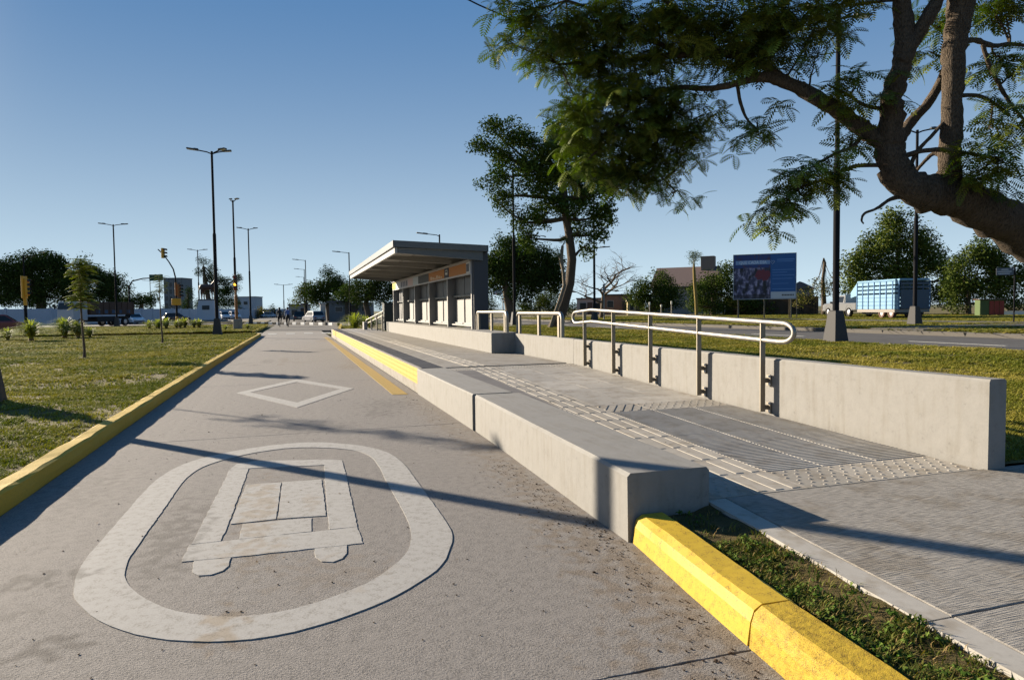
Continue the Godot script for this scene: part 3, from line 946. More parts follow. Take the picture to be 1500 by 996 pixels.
# ---------- handrails ----------
func rails() -> void:
	var h := thing("ramp_handrail", "double brushed steel handrail with looped ends along the ramp wall", "handrail")
	var top := func(z: float) -> float:
		return 1.375 - 0.005 * (z + 10.56) * 0.0 - (0.032 * (z + 10.3) if z > -10.3 else 0.055 * (-10.3 - z))
	var pts := []
	var X := 4.69
	for z in [-10.9, -10.5, -10.3, -10.1, -9.0, -8.0, -7.0, -6.2, -5.75]:
		pts.append(Vector3(X, top.call(z), z))
	var e: Vector3 = Vector3(X, top.call(-5.72) - 0.095, -5.70)
	pts += arc(e, Vector3(0, 0.095, 0), Vector3(0, 0, 0.17), 10).slice(1, 10)
	var low := []
	for z in [-5.75, -6.2, -7.0, -8.0, -9.0, -10.1, -10.3, -10.5, -10.9]:
		low.append(Vector3(X, top.call(z) - 0.19, z))
	pts += low
	var e2: Vector3 = Vector3(X, top.call(-10.95) - 0.095, -10.95)
	pts += arc(e2, Vector3(0, -0.095, 0), Vector3(0, 0, -0.13), 10).slice(1, 10)
	var rb := MB.new()
	rb.tube(pts, [0.0255], 12, false, 0.0, true)
	obj("rail", rb, M.steel, h)
	for z in [-6.0, -7.18, -8.36, -9.5, -10.58]:
		var y0: float = ramp_y(z) + 0.03
		var pb := MB.new()
		pb.box(Vector3(X, (y0 + top.call(z) - 0.012) / 2, z), Vector3(0.06, top.call(z) - 0.012 - y0, 0.02), 0.003)
		var post := obj("post", pb, M.steel_post, h)
		for yy in [y0 + 0.045, y0 + 0.33]:
			var br := MB.new()
			br.box(Vector3(X + 0.048, yy, z), Vector3(0.045, 0.05, 0.02), 0.003)
			br.box(Vector3(X + 0.071, yy, z + 0.01), Vector3(0.010, 0.12, 0.07), 0.002)
			obj("bracket", br, M.steel_post, post)
		for yy in [y0 + 0.005, y0 + 0.088, y0 + 0.29, y0 + 0.372]:
			var bo := MB.new()
			bo.lathe([Vector2(0.015, 0), Vector2(0.015, 0.008), Vector2(0.007, 0.014), Vector2(0, 0.014)], 8, Vector3(X + 0.066, yy, z + 0.03), Basis(Vector3(0, 1, 0), Vector3(-1, 0, 0), Vector3(0, 0, 1)))
			obj("bolt", bo, M.bolt, post)
	var k := 0
	for s in [[-12.0, -14.70, "stout steel hoop rail on the wall top next to the looped handrail"], [-14.85, -17.5, "stout steel hoop rail on the bench wall next to the bus shelter"]]:
		var hp := thing("hoop_rail", s[2], "handrail", Vector3(4.86 if k == 0 else 4.66, 0.85 if k == 0 else 0.877, (s[0] + s[1]) / 2.0), 0.0, "steel hoop rails on the concrete wall")
		var half: float = (s[0] - s[1]) / 2.0
		var b := MB.new()
		var hp_pts := [Vector3(0, 0, half)]
		for i in 7:
			var a := PI / 2 * i / 6.0
			hp_pts.append(Vector3(0, 0.33 + 0.13 * sin(a), half - 0.13 + 0.13 * cos(a)))
		for i in 7:
			var a := PI / 2 * i / 6.0
			hp_pts.append(Vector3(0, 0.33 + 0.13 * cos(a), -half + 0.13 - 0.13 * sin(a)))
		hp_pts.append(Vector3(0, 0, -half))
		b.tube(hp_pts, [0.038], 12)
		obj("hoop", b, M.steel, hp)
		var pb := MB.new()
		pb.box(Vector3(0, 0.21, half * 0.05), Vector3(0.05, 0.43, 0.09), 0.004)
		obj("post", pb, M.steel_post, hp)
		for sg in [1.0, -1.0]:
			var q := MB.new()
			q.box(Vector3(0.0, 0.21, sg * (half - 0.16)), Vector3(0.05, 0.42, 0.09), 0.004)
			obj("post", q, M.steel_post, hp)
		k += 1
	# far end rail by the steps
	var f := thing("step_handrail", "small sloping steel handrail beside the dark cabinet at the platform end", "handrail", Vector3(4.15, 0.42, -34.2))
	for dy in [0.0, 0.2]:
		var b := MB.new()
		b.tube([Vector3(0.05, 0.98 - dy, 0.9), Vector3(0.0, 0.92 - dy, 0.5), Vector3(-0.35, 0.55 - dy, -2.6), Vector3(-0.4, 0.5 - dy, -3.0)], [0.03], 8)
		obj("rail", b, M.steel, f)
	for i in 4:
		var t := i / 3.0
		var b := MB.new()
		b.span(Vector3(lerpf(0.02, -0.4, t) - 0.05, 0, lerpf(0.7, -2.7, t) - 0.04), Vector3(lerpf(0.02, -0.4, t) + 0.02, lerpf(0.94, 0.5, t), lerpf(0.7, -2.7, t) + 0.04))
		obj("post", b, M.steel, f)
	var wl := thing("stub_wall", "short pale concrete stub wall under the sloping handrail", "wall")
	var sb := MB.new()
	sb.span(Vector3(3.55, -0.05, -37.2), Vector3(3.72, 0.83, -36.4), 0.01)
	obj("wall_block", sb, M.wall, wl)
	var cb := thing("cabinet", "tall dark green service cabinet behind the end of the bench wall", "cabinet", Vector3(4.72, 0.42, -34.6))
	var b2 := MB.new()
	b2.box(Vector3(0, 0.68, 0), Vector3(0.75, 1.36, 0.9), 0.02)
	var dk := mk(lin(0.012, 0.018, 0.016), 0.5)
	obj("body", b2, dk, cb)
	var b3 := MB.new()
	b3.box(Vector3(-0.378, 0.7, 0), Vector3(0.012, 1.2, 0.78), 0.004)
	obj("door", b3, dk, cb)
	var b4 := MB.new()
	b4.box(Vector3(0, 1.375, 0), Vector3(0.83, 0.04, 0.98), 0.01)
	obj("lid", b4, mk(lin(0.02, 0.03, 0.024), 0.5), cb)

# ---------- bus shelter ----------
func shelter() -> void:
	var s := thing("bus_shelter", "long bus shelter with a cantilevered flat roof and orange sign band", "bus shelter", Vector3(0, 0.878, 0))
	s.position = Vector3.ZERO
	var grey := mk(lin(0.12, 0.125, 0.122), 0.45, {"tex": "smooth", "tile": 1.5})
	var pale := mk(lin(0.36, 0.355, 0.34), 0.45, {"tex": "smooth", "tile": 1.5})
	var dark := mk(lin(0.16, 0.162, 0.168), 0.45)
	var soff := mk(lin(0.24, 0.235, 0.22), 0.6, {"tex": "smooth", "tile": 1.5})
	var zn := -17.45
	var zf := -31.6
	var xf := 2.47
	var xb := 4.98
	var yt := func(x: float) -> float: return remap(x, xf, xb, 3.185, 3.10)
	# roof deck
	var pr := func(x0: float, x1: float, up: float, down: float) -> PackedVector2Array:
		return PackedVector2Array([Vector2(x0, yt.call(x0) + down), Vector2(x1, yt.call(x1) + down), Vector2(x1, yt.call(x1) + up), Vector2(x0, yt.call(x0) + up)])
	var along_z := Transform3D(Basis(), Vector3.ZERO)
	var b := MB.new()
	b.slab(pr.call(xf + 0.03, xb - 0.03, -0.01, -0.12), zf + 0.03, zn - 0.03, along_z)
	obj("roof_deck", b, grey, s)
	b = MB.new()
	b.slab(pr.call(xf, xb, 0.0, -0.165), zn - 0.028, zn, along_z)
	obj("fascia", b, grey, s)
	b = MB.new()
	b.slab(pr.call(xf, xb, 0.0, -0.165), zf, zf + 0.028, along_z)
	obj("fascia", b, grey, s)
	b = MB.new()
	b.span(Vector3(xf - 0.004, yt.call(xf) - 0.168, zf), Vector3(xf + 0.028, yt.call(xf) + 0.003, zn), 0.006)
	obj("fascia", b, mk(lin(0.21, 0.22, 0.225), 0.4, {"tex": "smooth", "tile": 1.5}), s)
	b = MB.new()
	b.span(Vector3(xb - 0.026, yt.call(xb) - 0.168, zf), Vector3(xb + 0.003, yt.call(xb) + 0.002, zn), 0.006)
	obj("fascia", b, grey, s)
	# lower frame under the fascia
	b = MB.new()
	b.span(Vector3(xf + 0.045, 2.862, zf + 0.06), Vector3(xf + 0.115, 3.008, zn - 0.06), 0.006)
	obj("edge_beam", b, pale, s)
	for e in [zn - 0.10, zf + 0.10]:
		b = MB.new()
		b.slab(PackedVector2Array([Vector2(xf + 0.12, 2.87), Vector2(4.84, 2.70), Vector2(4.84, 2.975), Vector2(xf + 0.12, 3.008)]), e - 0.04, e + 0.04, along_z)
		obj("end_beam", b, grey, s)
	var nb := 5
	for i in nb:
		var z: float = lerpf(zn, zf, (i + 1.0) / (nb + 1.0))
		b = MB.new()
		b.slab(PackedVector2Array([Vector2(xf + 0.12, 2.88), Vector2(4.84, 2.72), Vector2(4.84, 2.975), Vector2(xf + 0.12, 3.008)]), z - 0.04, z + 0.04, along_z)
		obj("cross_beam", b, soff, s)
	for i in nb + 1:
		var z0: float = lerpf(zn, zf, i / (nb + 1.0)) - 0.05
		var z1: float = lerpf(zn, zf, (i + 1.0) / (nb + 1.0)) + 0.05
		for k in 3:
			var x0: float = lerpf(xf + 0.125, 4.8, k / 3.0) + 0.02
			var x1: float = lerpf(xf + 0.125, 4.8, (k + 1) / 3.0) - 0.02
			b = MB.new()
			b.span(Vector3(x0, 2.965, z1), Vector3(x1, 2.985, z0), 0.004)
			obj("soffit_panel", b, soff, s)
	# wall of fins and panels
	var z_at := func(i: int) -> float: return -17.72 - i * 2.96
	for i in 6:
		b = MB.new()
		b.span(Vector3(4.575, 0.87, z_at.call(i) - 0.035), Vector3(4.845, 2.80, z_at.call(i) + 0.035), 0.004)
		var fin := obj("column", b, dark, s)
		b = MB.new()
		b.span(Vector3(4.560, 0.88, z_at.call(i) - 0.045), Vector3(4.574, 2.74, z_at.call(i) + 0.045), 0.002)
		obj("column_lit_edge", b, pale, fin)  # pale strip puts the sunlit look of the fin front into its colour
	b = MB.new()
	b.span(Vector3(4.60, 0.87, -17.66), Vector3(5.0, 2.95, -17.58), 0.004)
	obj("end_panel", b, mk(lin(0.045, 0.048, 0.055), 0.5), s)
	var glass := mk(lin(0.09, 0.092, 0.096), 0.45)
	var board := mk(lin(0.25, 0.245, 0.235), 0.55, {"tex": "smooth", "tile": 1.1})
	for i in 5:
		var z0: float = z_at.call(i) - 0.04
		var z1: float = z_at.call(i + 1) + 0.04
		for k in 2:
			var za: float = lerpf(z0, z1, [0.0, 0.58][k]) - 0.03
			var zb: float = lerpf(z0, z1, [0.58, 1.0][k]) + 0.03
			b = MB.new()
			b.span(Vector3(4.80, 1.85, zb), Vector3(4.812, 2.40, za), 0.002)
			obj("upper_pane", b, glass, s)
			b = MB.new()
			b.span(Vector3(4.80, 1.0, zb + 0.06), Vector3(4.83, 1.72, za - 0.05), 0.004)
			obj("panel", b, board, s)
			b = MB.new()
			b.span(Vector3(4.74, 0.985, zb + 0.03), Vector3(4.80, 1.03, za - 0.02), 0.004)
			obj("panel_foot", b, pale, s)
		b = MB.new()
		b.span(Vector3(4.72, 1.78, z1), Vector3(4.83, 1.84, z0), 0.004)
		obj("mid_rail", b, grey, s)
		b = MB.new()
		b.span(Vector3(4.66, 0.94, z1 + 0.08), Vector3(4.83, 0.983, z0 - 0.05), 0.004)
		obj("base_rail", b, pale, s)
	b = MB.new()
	b.span(Vector3(4.86, 0.9, z_at.call(5)), Vector3(4.875, 2.965, z_at.call(0)), 0.0)
	obj("back_sheet", b, grey, s)
	# sign band
	b = MB.new()
	b.span(Vector3(4.545, 2.345, z_at.call(5) - 0.05), Vector3(4.559, 2.70, z_at.call(0) + 0.02), 0.003)
	var sign := obj("sign_band", b, mk(lin(0.42, 0.41, 0.40), 0.5), s)
	b = MB.new()
	b.span(Vector3(4.50, 2.70, z_at.call(5) - 0.05), Vector3(4.60, 2.75, z_at.call(0) + 0.02), 0.004)
	obj("sign_hood", b, mk(lin(0.30, 0.27, 0.24), 0.5), s)
	var orange := mk(lin(0.42, 0.15, 0.012), 0.5)
	var navy := mk(lin(0.012, 0.014, 0.035), 0.5)
	var seg := [[-17.78, -18.15, M.white], [-18.17, -20.30, orange], [-20.34, -20.95, navy], [-20.98, -23.5, orange], [-23.52, -25.6, mk(lin(0.03, 0.032, 0.03), 0.5)], [-25.62, -26.8, mk(lin(0.42, 0.47, 0.50), 0.5)], [-26.82, -28.0, mk(lin(0.5, 0.36, 0.34), 0.5)], [-28.02, -30.2, mk(lin(0.38, 0.35, 0.38), 0.5)], [-30.22, -31.4, mk(lin(0.45, 0.45, 0.46), 0.5)], [-31.42, -32.5, mk(lin(0.55, 0.5, 0.06), 0.5)]]
	for q in seg:
		b = MB.new()
		b.span(Vector3(4.537, 2.395, q[1]), Vector3(4.545, 2.68, q[0]))
		obj("sign_panel", b, q[2], sign)
	for i in 3:
		b = MB.new()
		b.span(Vector3(4.532, 2.43, -17.84 - i * 0.10), Vector3(4.537, 2.64, -17.90 - i * 0.10))
		obj("sign_print", b, navy, sign)
	for i in 4:
		b = MB.new()
		b.span(Vector3(4.532, 2.42, -28.2 - i * 0.48), Vector3(4.537, 2.64, -28.4 - i * 0.48))
		obj("sign_print", b, navy, sign)
	b = MB.new()
	b.span(Vector3(4.532, 2.47, -20.50), Vector3(4.537, 2.63, -20.80))
	obj("bus_emblem", b, M.white, sign)
	b = MB.new()
	b.span(Vector3(4.528, 2.55, -20.54), Vector3(4.532, 2.60, -20.76))
	b.span(Vector3(4.528, 2.455, -20.53), Vector3(4.532, 2.49, -20.58))
	b.span(Vector3(4.528, 2.455, -20.72), Vector3(4.532, 2.49, -20.77))
	obj("bus_emblem_window", b, navy, sign)
	b = MB.new()
	for i in 6:
		b.span(Vector3(4.532, 2.42, -21.3 - i * 0.33), Vector3(4.537, 2.42 + 0.05 + 0.03 * (i % 3), -21.52 - i * 0.33))
	obj("sign_lettering", b, mk(lin(0.6, 0.45, 0.3), 0.5), sign)

# ---------- grass ----------
var hn := FastNoiseLite.new()
func lawn_sheet(x0: float, x1: float, z0: float, z1: float, y0: float, y1: float, step: float, bump: float) -> MB:
	var b := MB.new()
	var rows := []
	var nz := int(absf(z1 - z0) / step)
	var nx := int(absf(x1 - x0) / step)
	for i in nz + 1:
		var z := lerpf(z0, z1, float(i) / nz)
		var r := PackedVector3Array()
		for j in nx + 1:
			var x := lerpf(x0, x1, float(j) / nx)
			r.append(Vector3(x, lawn_y(x, z, x0, x1, y0, y1, bump), z))
		rows.append(r)
	b.sheet(rows)
	return b

func lawn_y(x: float, z: float, x0: float, x1: float, y0: float, y1: float, bump: float) -> float:
	return lerpf(y0, y1, smoothstep(0.0, 1.0, clampf((x - x0) / (x1 - x0), 0, 1))) + bump * hn.get_noise_2d(x, z)

func tuft(n: int, h: float, spread: float, w: float, sd: int) -> ArrayMesh:
	var r := RandomNumberGenerator.new()
	r.seed = sd
	var b := MB.new()
	for i in n:
		var a := r.randf() * TAU
		var d := Vector3(cos(a), 0, sin(a))
		var p := Vector3(r.randf_range(-1, 1), 0, r.randf_range(-1, 1)) * spread * 0.5
		var hh := h * r.randf_range(0.55, 1.1)
		var sd2 := d.cross(Vector3.UP) * w * r.randf_range(0.7, 1.2)
		var lean := d * spread * r.randf_range(0.2, 1.0)
		var q := p + lean * 0.35 + Vector3(0, hh * 0.65, 0)
		var e := p + lean + Vector3(0, hh, 0)
		b.quad(p - sd2, p + sd2, q + sd2 * 0.8, q - sd2 * 0.8)
		b.tri(q - sd2 * 0.8, q + sd2 * 0.8, e)
	return b.mesh()

func scatter(called: String, label: String, cat: String, mesh: Mesh, mat: Material, spots: Array, cols: PackedColorArray, parent: Node = null, kind := "stuff") -> MultiMeshInstance3D:
	var mm := MultiMesh.new()
	mm.transform_format = MultiMesh.TRANSFORM_3D
	mm.use_colors = true
	mm.mesh = mesh
	mm.instance_count = spots.size()
	for i in spots.size():
		mm.set_instance_transform(i, spots[i])
		mm.set_instance_color(i, cols[i])
	var o := MultiMeshInstance3D.new()
	o.multimesh = mm
	o.material_override = mat
	if parent == null:
		o.name = numbered(called)
		add_child(o, true)
		tag(o, label, cat, "", kind)
	else:
		o.name = called
		parent.add_child(o, true)
		if kind: o.set_meta("kind", kind)
	return o

func blade_col(r: RandomNumberGenerator, x: float, z: float) -> Color:
	var patch := hn.get_noise_2d(x * 0.9 + 40.0, z * 0.9)
	var dry := clampf(0.5 + patch * 1.1 + r.randf_range(-0.35, 0.35), 0.0, 1.0)
	var c := Color(0.155, 0.172, 0.022).lerp(Color(0.37, 0.305, 0.070), dry)
	return c * r.randf_range(0.75, 1.15)

func tuft_field(called: String, label: String, x0: float, x1: float, z0: float, z1: float, bands: Array, yf: Callable, sd: int) -> void:
	var r := RandomNumberGenerator.new()
	r.seed = sd
	var spots := []
	var cols := PackedColorArray()
	for bd in bands:
		var n := int(absf((x1 - x0) * (z1 - z0)) * bd[2])
		for i in n:
			var x := r.randf_range(x0, x1)
			var z := r.randf_range(z0, z1)
			var d := sqrt(x * x + z * z)
			if d < bd[0] or d >= bd[1]:
				continue
			var ang := atan2(x, -z) - deg_to_rad(17.8)
			if absf(ang) > deg_to_rad(46.0):
				continue
			if (hn.get_noise_2d(x * 2.3 + 9.0, z * 2.3 - 31.0) < -0.34 and r.randf() < 0.8) or (hn.get_noise_2d(x * 0.5 - 7.0, z * 0.8 + 13.0) < -0.22 and r.randf() < 0.6):
				continue
			var s: float = bd[3] * r.randf_range(0.7, 1.3)
			var t := Transform3D(Basis(Vector3.UP, r.randf() * TAU).scaled(Vector3(s * bd[4], s, s * bd[4])), Vector3(x, yf.call(x, z) - 0.004, z))
			spots.append(t)
			cols.append(blade_col(r, x, z))
	scatter(called, label, "grass", tuft(10, 0.034, 0.065, 0.0035, sd), M.blade, spots, cols)

func lawns() -> void:
	hn.seed = 3
	hn.frequency = 0.35
	hn.fractal_octaves = 4
	struct("lawn", lawn_sheet(-45.0, -2.145, 8.0, -44.3, 0.15, 0.128, 0.45, 0.035), M.soil)
	tuft_field("lawn_grass", "short dry olive turf covering the lawn beside the yellow kerb", -24.0, -2.16, -4.0, -44.0, [[0.0, 8.0, 620.0, 1.0, 1.0], [8.0, 14.0, 330.0, 1.15, 1.3], [14.0, 26.0, 110.0, 1.5, 2.0], [26.0, 52.0, 34.0, 1.9, 3.4]], func(x, z): return lawn_y(x, z, -45.0, -2.145, 0.15, 0.128, 0.035), 101)
	var ry := func(x, z): return lawn_y(x, z, 4.955, 15.85, 0.20, 0.30, 0.03)
	struct("lawn", lawn_sheet(4.955, 15.85, -3.68, -75.0, 0.20, 0.30, 0.45, 0.03), M.soil)
	tuft_field("lawn_grass", "green and straw-coloured turf between the ramp wall and the asphalt road", 4.99, 15.8, -3.75, -44.0, [[0.0, 9.0, 620.0, 1.0, 1.0], [9.0, 15.0, 330.0, 1.15, 1.3], [15.0, 26.0, 120.0, 1.5, 2.0], [26.0, 52.0, 40.0, 1.9, 3.4]], ry, 102)
	struct("lawn", lawn_sheet(23.6, 140.0, 20.0, -150.0, 0.36, 0.60, 4.0, 0.05), M.soil)
	tuft_field("lawn_grass", "sunlit turf along the far side of the asphalt road", 23.65, 60.0, -15.0, -75.0, [[0.0, 120.0, 14.0, 2.2, 4.5]], func(x, z): return lawn_y(x, z, 23.6, 140.0, 0.36, 0.60, 0.05), 103)
	# far islands on the left
	for q in [[-40.0, -2.6, -50.5, -78.0], [-30.0, -2.2, -81.0, -88.0], [-14.0, -3.4, -96.0, -120.0], [4.0, 14.0, -40.2, -62.0]]:
		var b := MB.new()
		b.slab(rounded(q[0], q[1], q[2], q[3], 1.4), -0.1, 0.10, FLAT, 0.02)
		struct("grass_island", b, M.soil)
	tuft_field("lawn_grass", "turf on the traffic islands beyond the lawn", -26.0, -2.7, -50.6, -77.9, [[0.0, 120.0, 14.0, 2.2, 4.5]], func(_x, _z): return 0.10, 104)
	tuft_field("lawn_grass", "turf behind the far end of the platform", 4.1, 13.9, -40.4, -61.8, [[0.0, 120.0, 14.0, 2.2, 4.5]], func(_x, _z): return 0.10, 105)
	# strip of soil and weeds behind the foreground kerb
	var st := MB.new()
	var rows := []
	for i in 60:
		var z := 3.0 - i * 0.1125
		var xl := 1.975 + (z + 2.33) * -0.112
		var xr := 2.455 + (z + 3.66) * -0.105
		var r := PackedVector3Array()
		for j in 9:
			var x := lerpf(xl - 0.02, xr + 0.01, j / 8.0)
			r.append(Vector3(x, strip_y(x, z, j / 8.0), z))
		rows.append(r)
	st.sheet(rows)
	struct("soil_strip", st, mk(lin(0.10, 0.072, 0.045), 1.0, {"tex": "soil", "tile": 0.8, "bump": "rough_h", "depth": 1.5}))
	var rg := RandomNumberGenerator.new()
	rg.seed = 55
	var sp := [[], [], []]
	var cc := [PackedColorArray(), PackedColorArray(), PackedColorArray()]
	for i in 6000:
		var z := rg.randf_range(-3.6, 0.8)
		var f := rg.randf()
		if z < -3.05 and rg.randf() < 0.93:
			continue
		var xl := 1.985 + (z + 2.33) * -0.112
		var xr := 2.44 + (z + 3.66) * -0.105
		var x := lerpf(xl, xr, f)
		var bald := hn.get_noise_2d(x * 6.0, z * 3.0)
		if bald + (f - 0.55) * 1.3 > 0.10 and rg.randf() < 0.88:
			continue
		var k := 0 if rg.randf() < 0.58 else (1 if rg.randf() < 0.45 else 2)
		var s := rg.randf_range(0.55, 1.25)
		sp[k].append(Transform3D(Basis(Vector3.UP, rg.randf() * TAU).scaled(Vector3(s, s, s)), Vector3(x, strip_y(x, z, f), z)))
		var c := Color(0.045, 0.070, 0.012).lerp(Color(0.13, 0.125, 0.03), rg.randf()) if k != 1 else Color(0.05, 0.095, 0.014).lerp(Color(0.11, 0.15, 0.03), rg.randf())
		if k == 2: c = Color(0.24, 0.17, 0.07)
		cc[k].append(c * rg.randf_range(0.7, 1.3))
	var strip := scatter("verge_grass", "rough green grass and weeds between the bright yellow kerb and the footway", "grass", tuft(8, 0.034, 0.055, 0.0026, 7), M.blade, sp[0], cc[0])
	scatter("broad_leaves", "", "", weed(3), M.blade, sp[1], cc[1], strip)
	scatter("dry_stalks", "", "", tuft(6, 0.03, 0.07, 0.0025, 9), M.blade, sp[2], cc[2], strip)

func strip_y(x: float, z: float, f: float) -> float:
	return lerpf(0.135, 0.172, smoothstep(0.3, 1.0, f)) + 0.026 * hn.get_noise_2d(x * 9.0, z * 9.0)

func weed(sd: int) -> ArrayMesh:
	var r := RandomNumberGenerator.new()
	r.seed = sd
	var b := MB.new()
	for i in 6:
		var a := r.randf() * TAU
		var d := Vector3(cos(a), 0, sin(a))
		var l := r.randf_range(0.012, 0.024)
		var h := r.randf_range(0.012, 0.035)
		var s := d.cross(Vector3.UP) * l * 0.33
		var p := Vector3(0, h * 0.3, 0)
		var m := d * l * 0.6 + Vector3(0, h, 0)
		var e := d * l * 1.2 + Vector3(0, h * 0.8, 0)
		b.tri(p, m + s, m - s)
		b.tri(m - s, m + s, e)
	return b.mesh()

func rounded(x0: float, x1: float, z0: float, z1: float, r: float) -> PackedVector2Array:
	var o := PackedVector2Array()
	for q in [[x1 - r, z0 - r, PI / 2], [x0 + r, z0 - r, PI], [x0 + r, z1 + r, PI * 1.5], [x1 - r, z1 + r, 0.0]]:
		for i in 6:
			var a: float = q[2] - PI / 2 + PI / 2 * i / 5.0
			if q[2] == 0.0: a = -PI / 2 + PI / 2 * i / 5.0
			o.append(Vector2(q[0] + r * cos(a), -q[1] + r * sin(a)))
	return o

# ---------- roads beyond ----------
func far_roads() -> void:
	struct("road", ribbon([16.2, 30, 23.3, 30, 23.3, -150, 16.2, -150], -0.1, 0.20), M.asphalt)
	var rd: Node3D = get_node("road")
	for i in 9:
		var z := -6.0 - i * 8.0
		obj("lane_dash", ribbon([19.1, z, 19.25, z, 19.25, z - 3.2, 19.1, z - 3.2], 0.198, 0.206), M.white_paint, rd)
	struct("kerb", sweep(along(Vector3(16.15, 0, 20), Vector3(16.15, 0, -75), 2.0), [Vector2(0.05, -0.1), Vector2(0.05, 0.29), Vector2(-0.10, 0.30), Vector2(-0.32, 0.30), Vector2(-0.32, -0.1)], 0.02, 31), M.slab)
	struct("kerb", sweep(along(Vector3(23.3, 0, 20), Vector3(23.3, 0, -150), 2.0), [Vector2(0.32, -0.1), Vector2(0.32, 0.36), Vector2(0.08, 0.36), Vector2(0.0, 0.34), Vector2(0.0, -0.1)], 0.02, 32), mk(lin(0.10, 0.092, 0.08), 0.9, {"tex": "smooth", "tile": 2.0}))
	struct("path", ribbon([33.8, 10, 35.0, 10, 35.4, -60, 34.2, -60], 0.2, 0.455), M.asphalt)
	struct("driveway", ribbon([23.64, -20.6, 33.75, -21.6, 33.75, -25.0, 23.64, -23.2], 0.1, 0.415), M.asphalt)
	struct("path", ribbon([4.97, -62.4, 15.0, -62.4, 15.0, -66.2, 4.97, -66.2], 0.1, 0.34), M.slab)
	struct("path", ribbon([6.2, -36.6, 15.0, -43.0, 15.0, -45.0, 6.2, -38.3], 0.1, 0.33), M.slab)
	struct("path", ribbon([-40, -46.6, -2.0, -45.2, -2.0, -49.5, -40, -50.2], -0.1, 0.012), M.slab)
	# junction and the avenue beyond
	struct("junction", ribbon([-2.0, -52.05, 4.2, -52.05, 12, -63, 14, -260, -9, -260, -6, -90, -1.8, -80], -0.1, -0.004), M.asphalt)
	struct("avenue", ribbon([-90, -79, -12, -82, -7, -100, -10, -260, -60, -260, -40, -112, -90, -104], -0.1, -0.01), M.asphalt)
	# row of black and white kerb stones across the junction
	var pts := []
	for i in 23:
		var t := i / 22.0
		pts.append(Vector3(lerpf(-5.2, 4.4, t), 0, lerpf(-86.0, -70.5, t * t * 0.5 + t * 0.5)))
	for i in pts.size() - 1:
		var b := MB.new()
		var a: Vector3 = pts[i]
		var c: Vector3 = pts[i + 1]
		b.bar(a.lerp(c, 0.03) + Vector3(0, 0.11, 0), a.lerp(c, 0.97) + Vector3(0, 0.11, 0), 0.3, 0.3, 0.02)
		var o := obj("lane_separator", b, M.white if i % 2 == 0 else M.black_paint)
		tag(o, "white painted separator block across the junction" if i % 2 == 0 else "black painted separator block across the junction", "separator", "black and white separator blocks")
	struct("kerb", sweep(along(Vector3(4.5, 0, -70.2), Vector3(2.3, 0, -40.0), 1.0), [Vector2(0, -0.1), Vector2(0, 0.14), Vector2(-0.2, 0.14), Vector2(-0.2, -0.1)], 0.02, 33), M.yellow_worn)
	for q in [[-40.0, -2.6, -50.5, -78.0]]:
		struct("kerb", sweep(along(Vector3(-2.55, 0, -51.5), Vector3(-2.55, 0, -77.0), 1.5), [Vector2(0, -0.1), Vector2(0, 0.12), Vector2(-0.18, 0.12), Vector2(-0.18, -0.1)], 0.02, 34), M.yellow_worn)

# ---------- street lamps ----------
func lamp(label: String, at: Vector3, h: float, arms: Array, turn := 0.0, base := true, thick := 1.0) -> Node3D:
	var l := thing("street_lamp", label, "street lamp", at, turn, "street lamps")
	var b := MB.new()
	if base:
		var lo := 0.25 * thick
		var hi := 0.15 * thick
		var pts := [[lo, 0.0], [lo, 0.04], [hi, 0.93], [hi - 0.03, 0.95]]
		for i in pts.size() - 1:
			var a: Array = pts[i]
			var c: Array = pts[i + 1]
			for k in 4:
				var s0: Vector2 = [Vector2(-1, -1), Vector2(1, -1), Vector2(1, 1), Vector2(-1, 1)][k]
				var s1: Vector2 = [Vector2(-1, -1), Vector2(1, -1), Vector2(1, 1), Vector2(-1, 1)][(k + 1) % 4]
				b.out_quad(Vector3(s0.x * a[0], a[1], s0.y * a[0]), Vector3(s1.x * a[0], a[1], s1.y * a[0]), Vector3(s1.x * c[0], c[1], s1.y * c[0]), Vector3(s0.x * c[0], c[1], s0.y * c[0]), Vector3(0, 0.45, 0))
		b.box(Vector3(0, 0.94, 0), Vector3(hi * 2 - 0.04, 0.03, hi * 2 - 0.04), 0.005)
		obj("base", b, M.pole_base, l)
	b = MB.new()
	var r := 0.095 * thick
	b.lathe([Vector2(r, 0.0), Vector2(r, h * 0.55), Vector2(r * 0.72, h * 0.56), Vector2(r * 0.68, h), Vector2(0, h + 0.02)], 12)
	obj("pole", b, M.pole, l)
	for a in arms:
		var d := Vector3(cos(a[0]), 0, sin(a[0]))
		b = MB.new()
		var y: float = a[2] if a.size() > 2 else h
		b.tube([Vector3(0, y - 0.15, 0), d * 0.25 + Vector3(0, y - 0.05, 0), d * a[1] * 0.6 + Vector3(0, y + 0.03, 0)], [0.035 * thick], 8)
		var arm := obj("arm", b, M.pole, l)
		b = MB.new()
		var x := d
		var z := x.cross(Vector3.UP)
		var m: Vector3 = d * a[1] * 0.8 + Vector3(0, y + 0.07, 0)
		var tilt := Basis(x.rotated(z, 0.10), Vector3.UP.rotated(z, 0.10), z)
		b.box(m, Vector3(a[1] * 0.52, 0.08, 0.28), 0.025, tilt)
		b.box(m - tilt.x * a[1] * 0.14 + tilt.y * 0.05, Vector3(a[1] * 0.2, 0.05, 0.16), 0.015, tilt)
		var hd := obj("lamp_head", b, M.lamp_head, arm)
		b = MB.new()
		b.box(m + tilt.x * a[1] * 0.06 - tilt.y * 0.042, Vector3(a[1] * 0.34, 0.008, 0.22), 0.0, tilt)
		obj("lens", b, M.lens, arm)
	return l

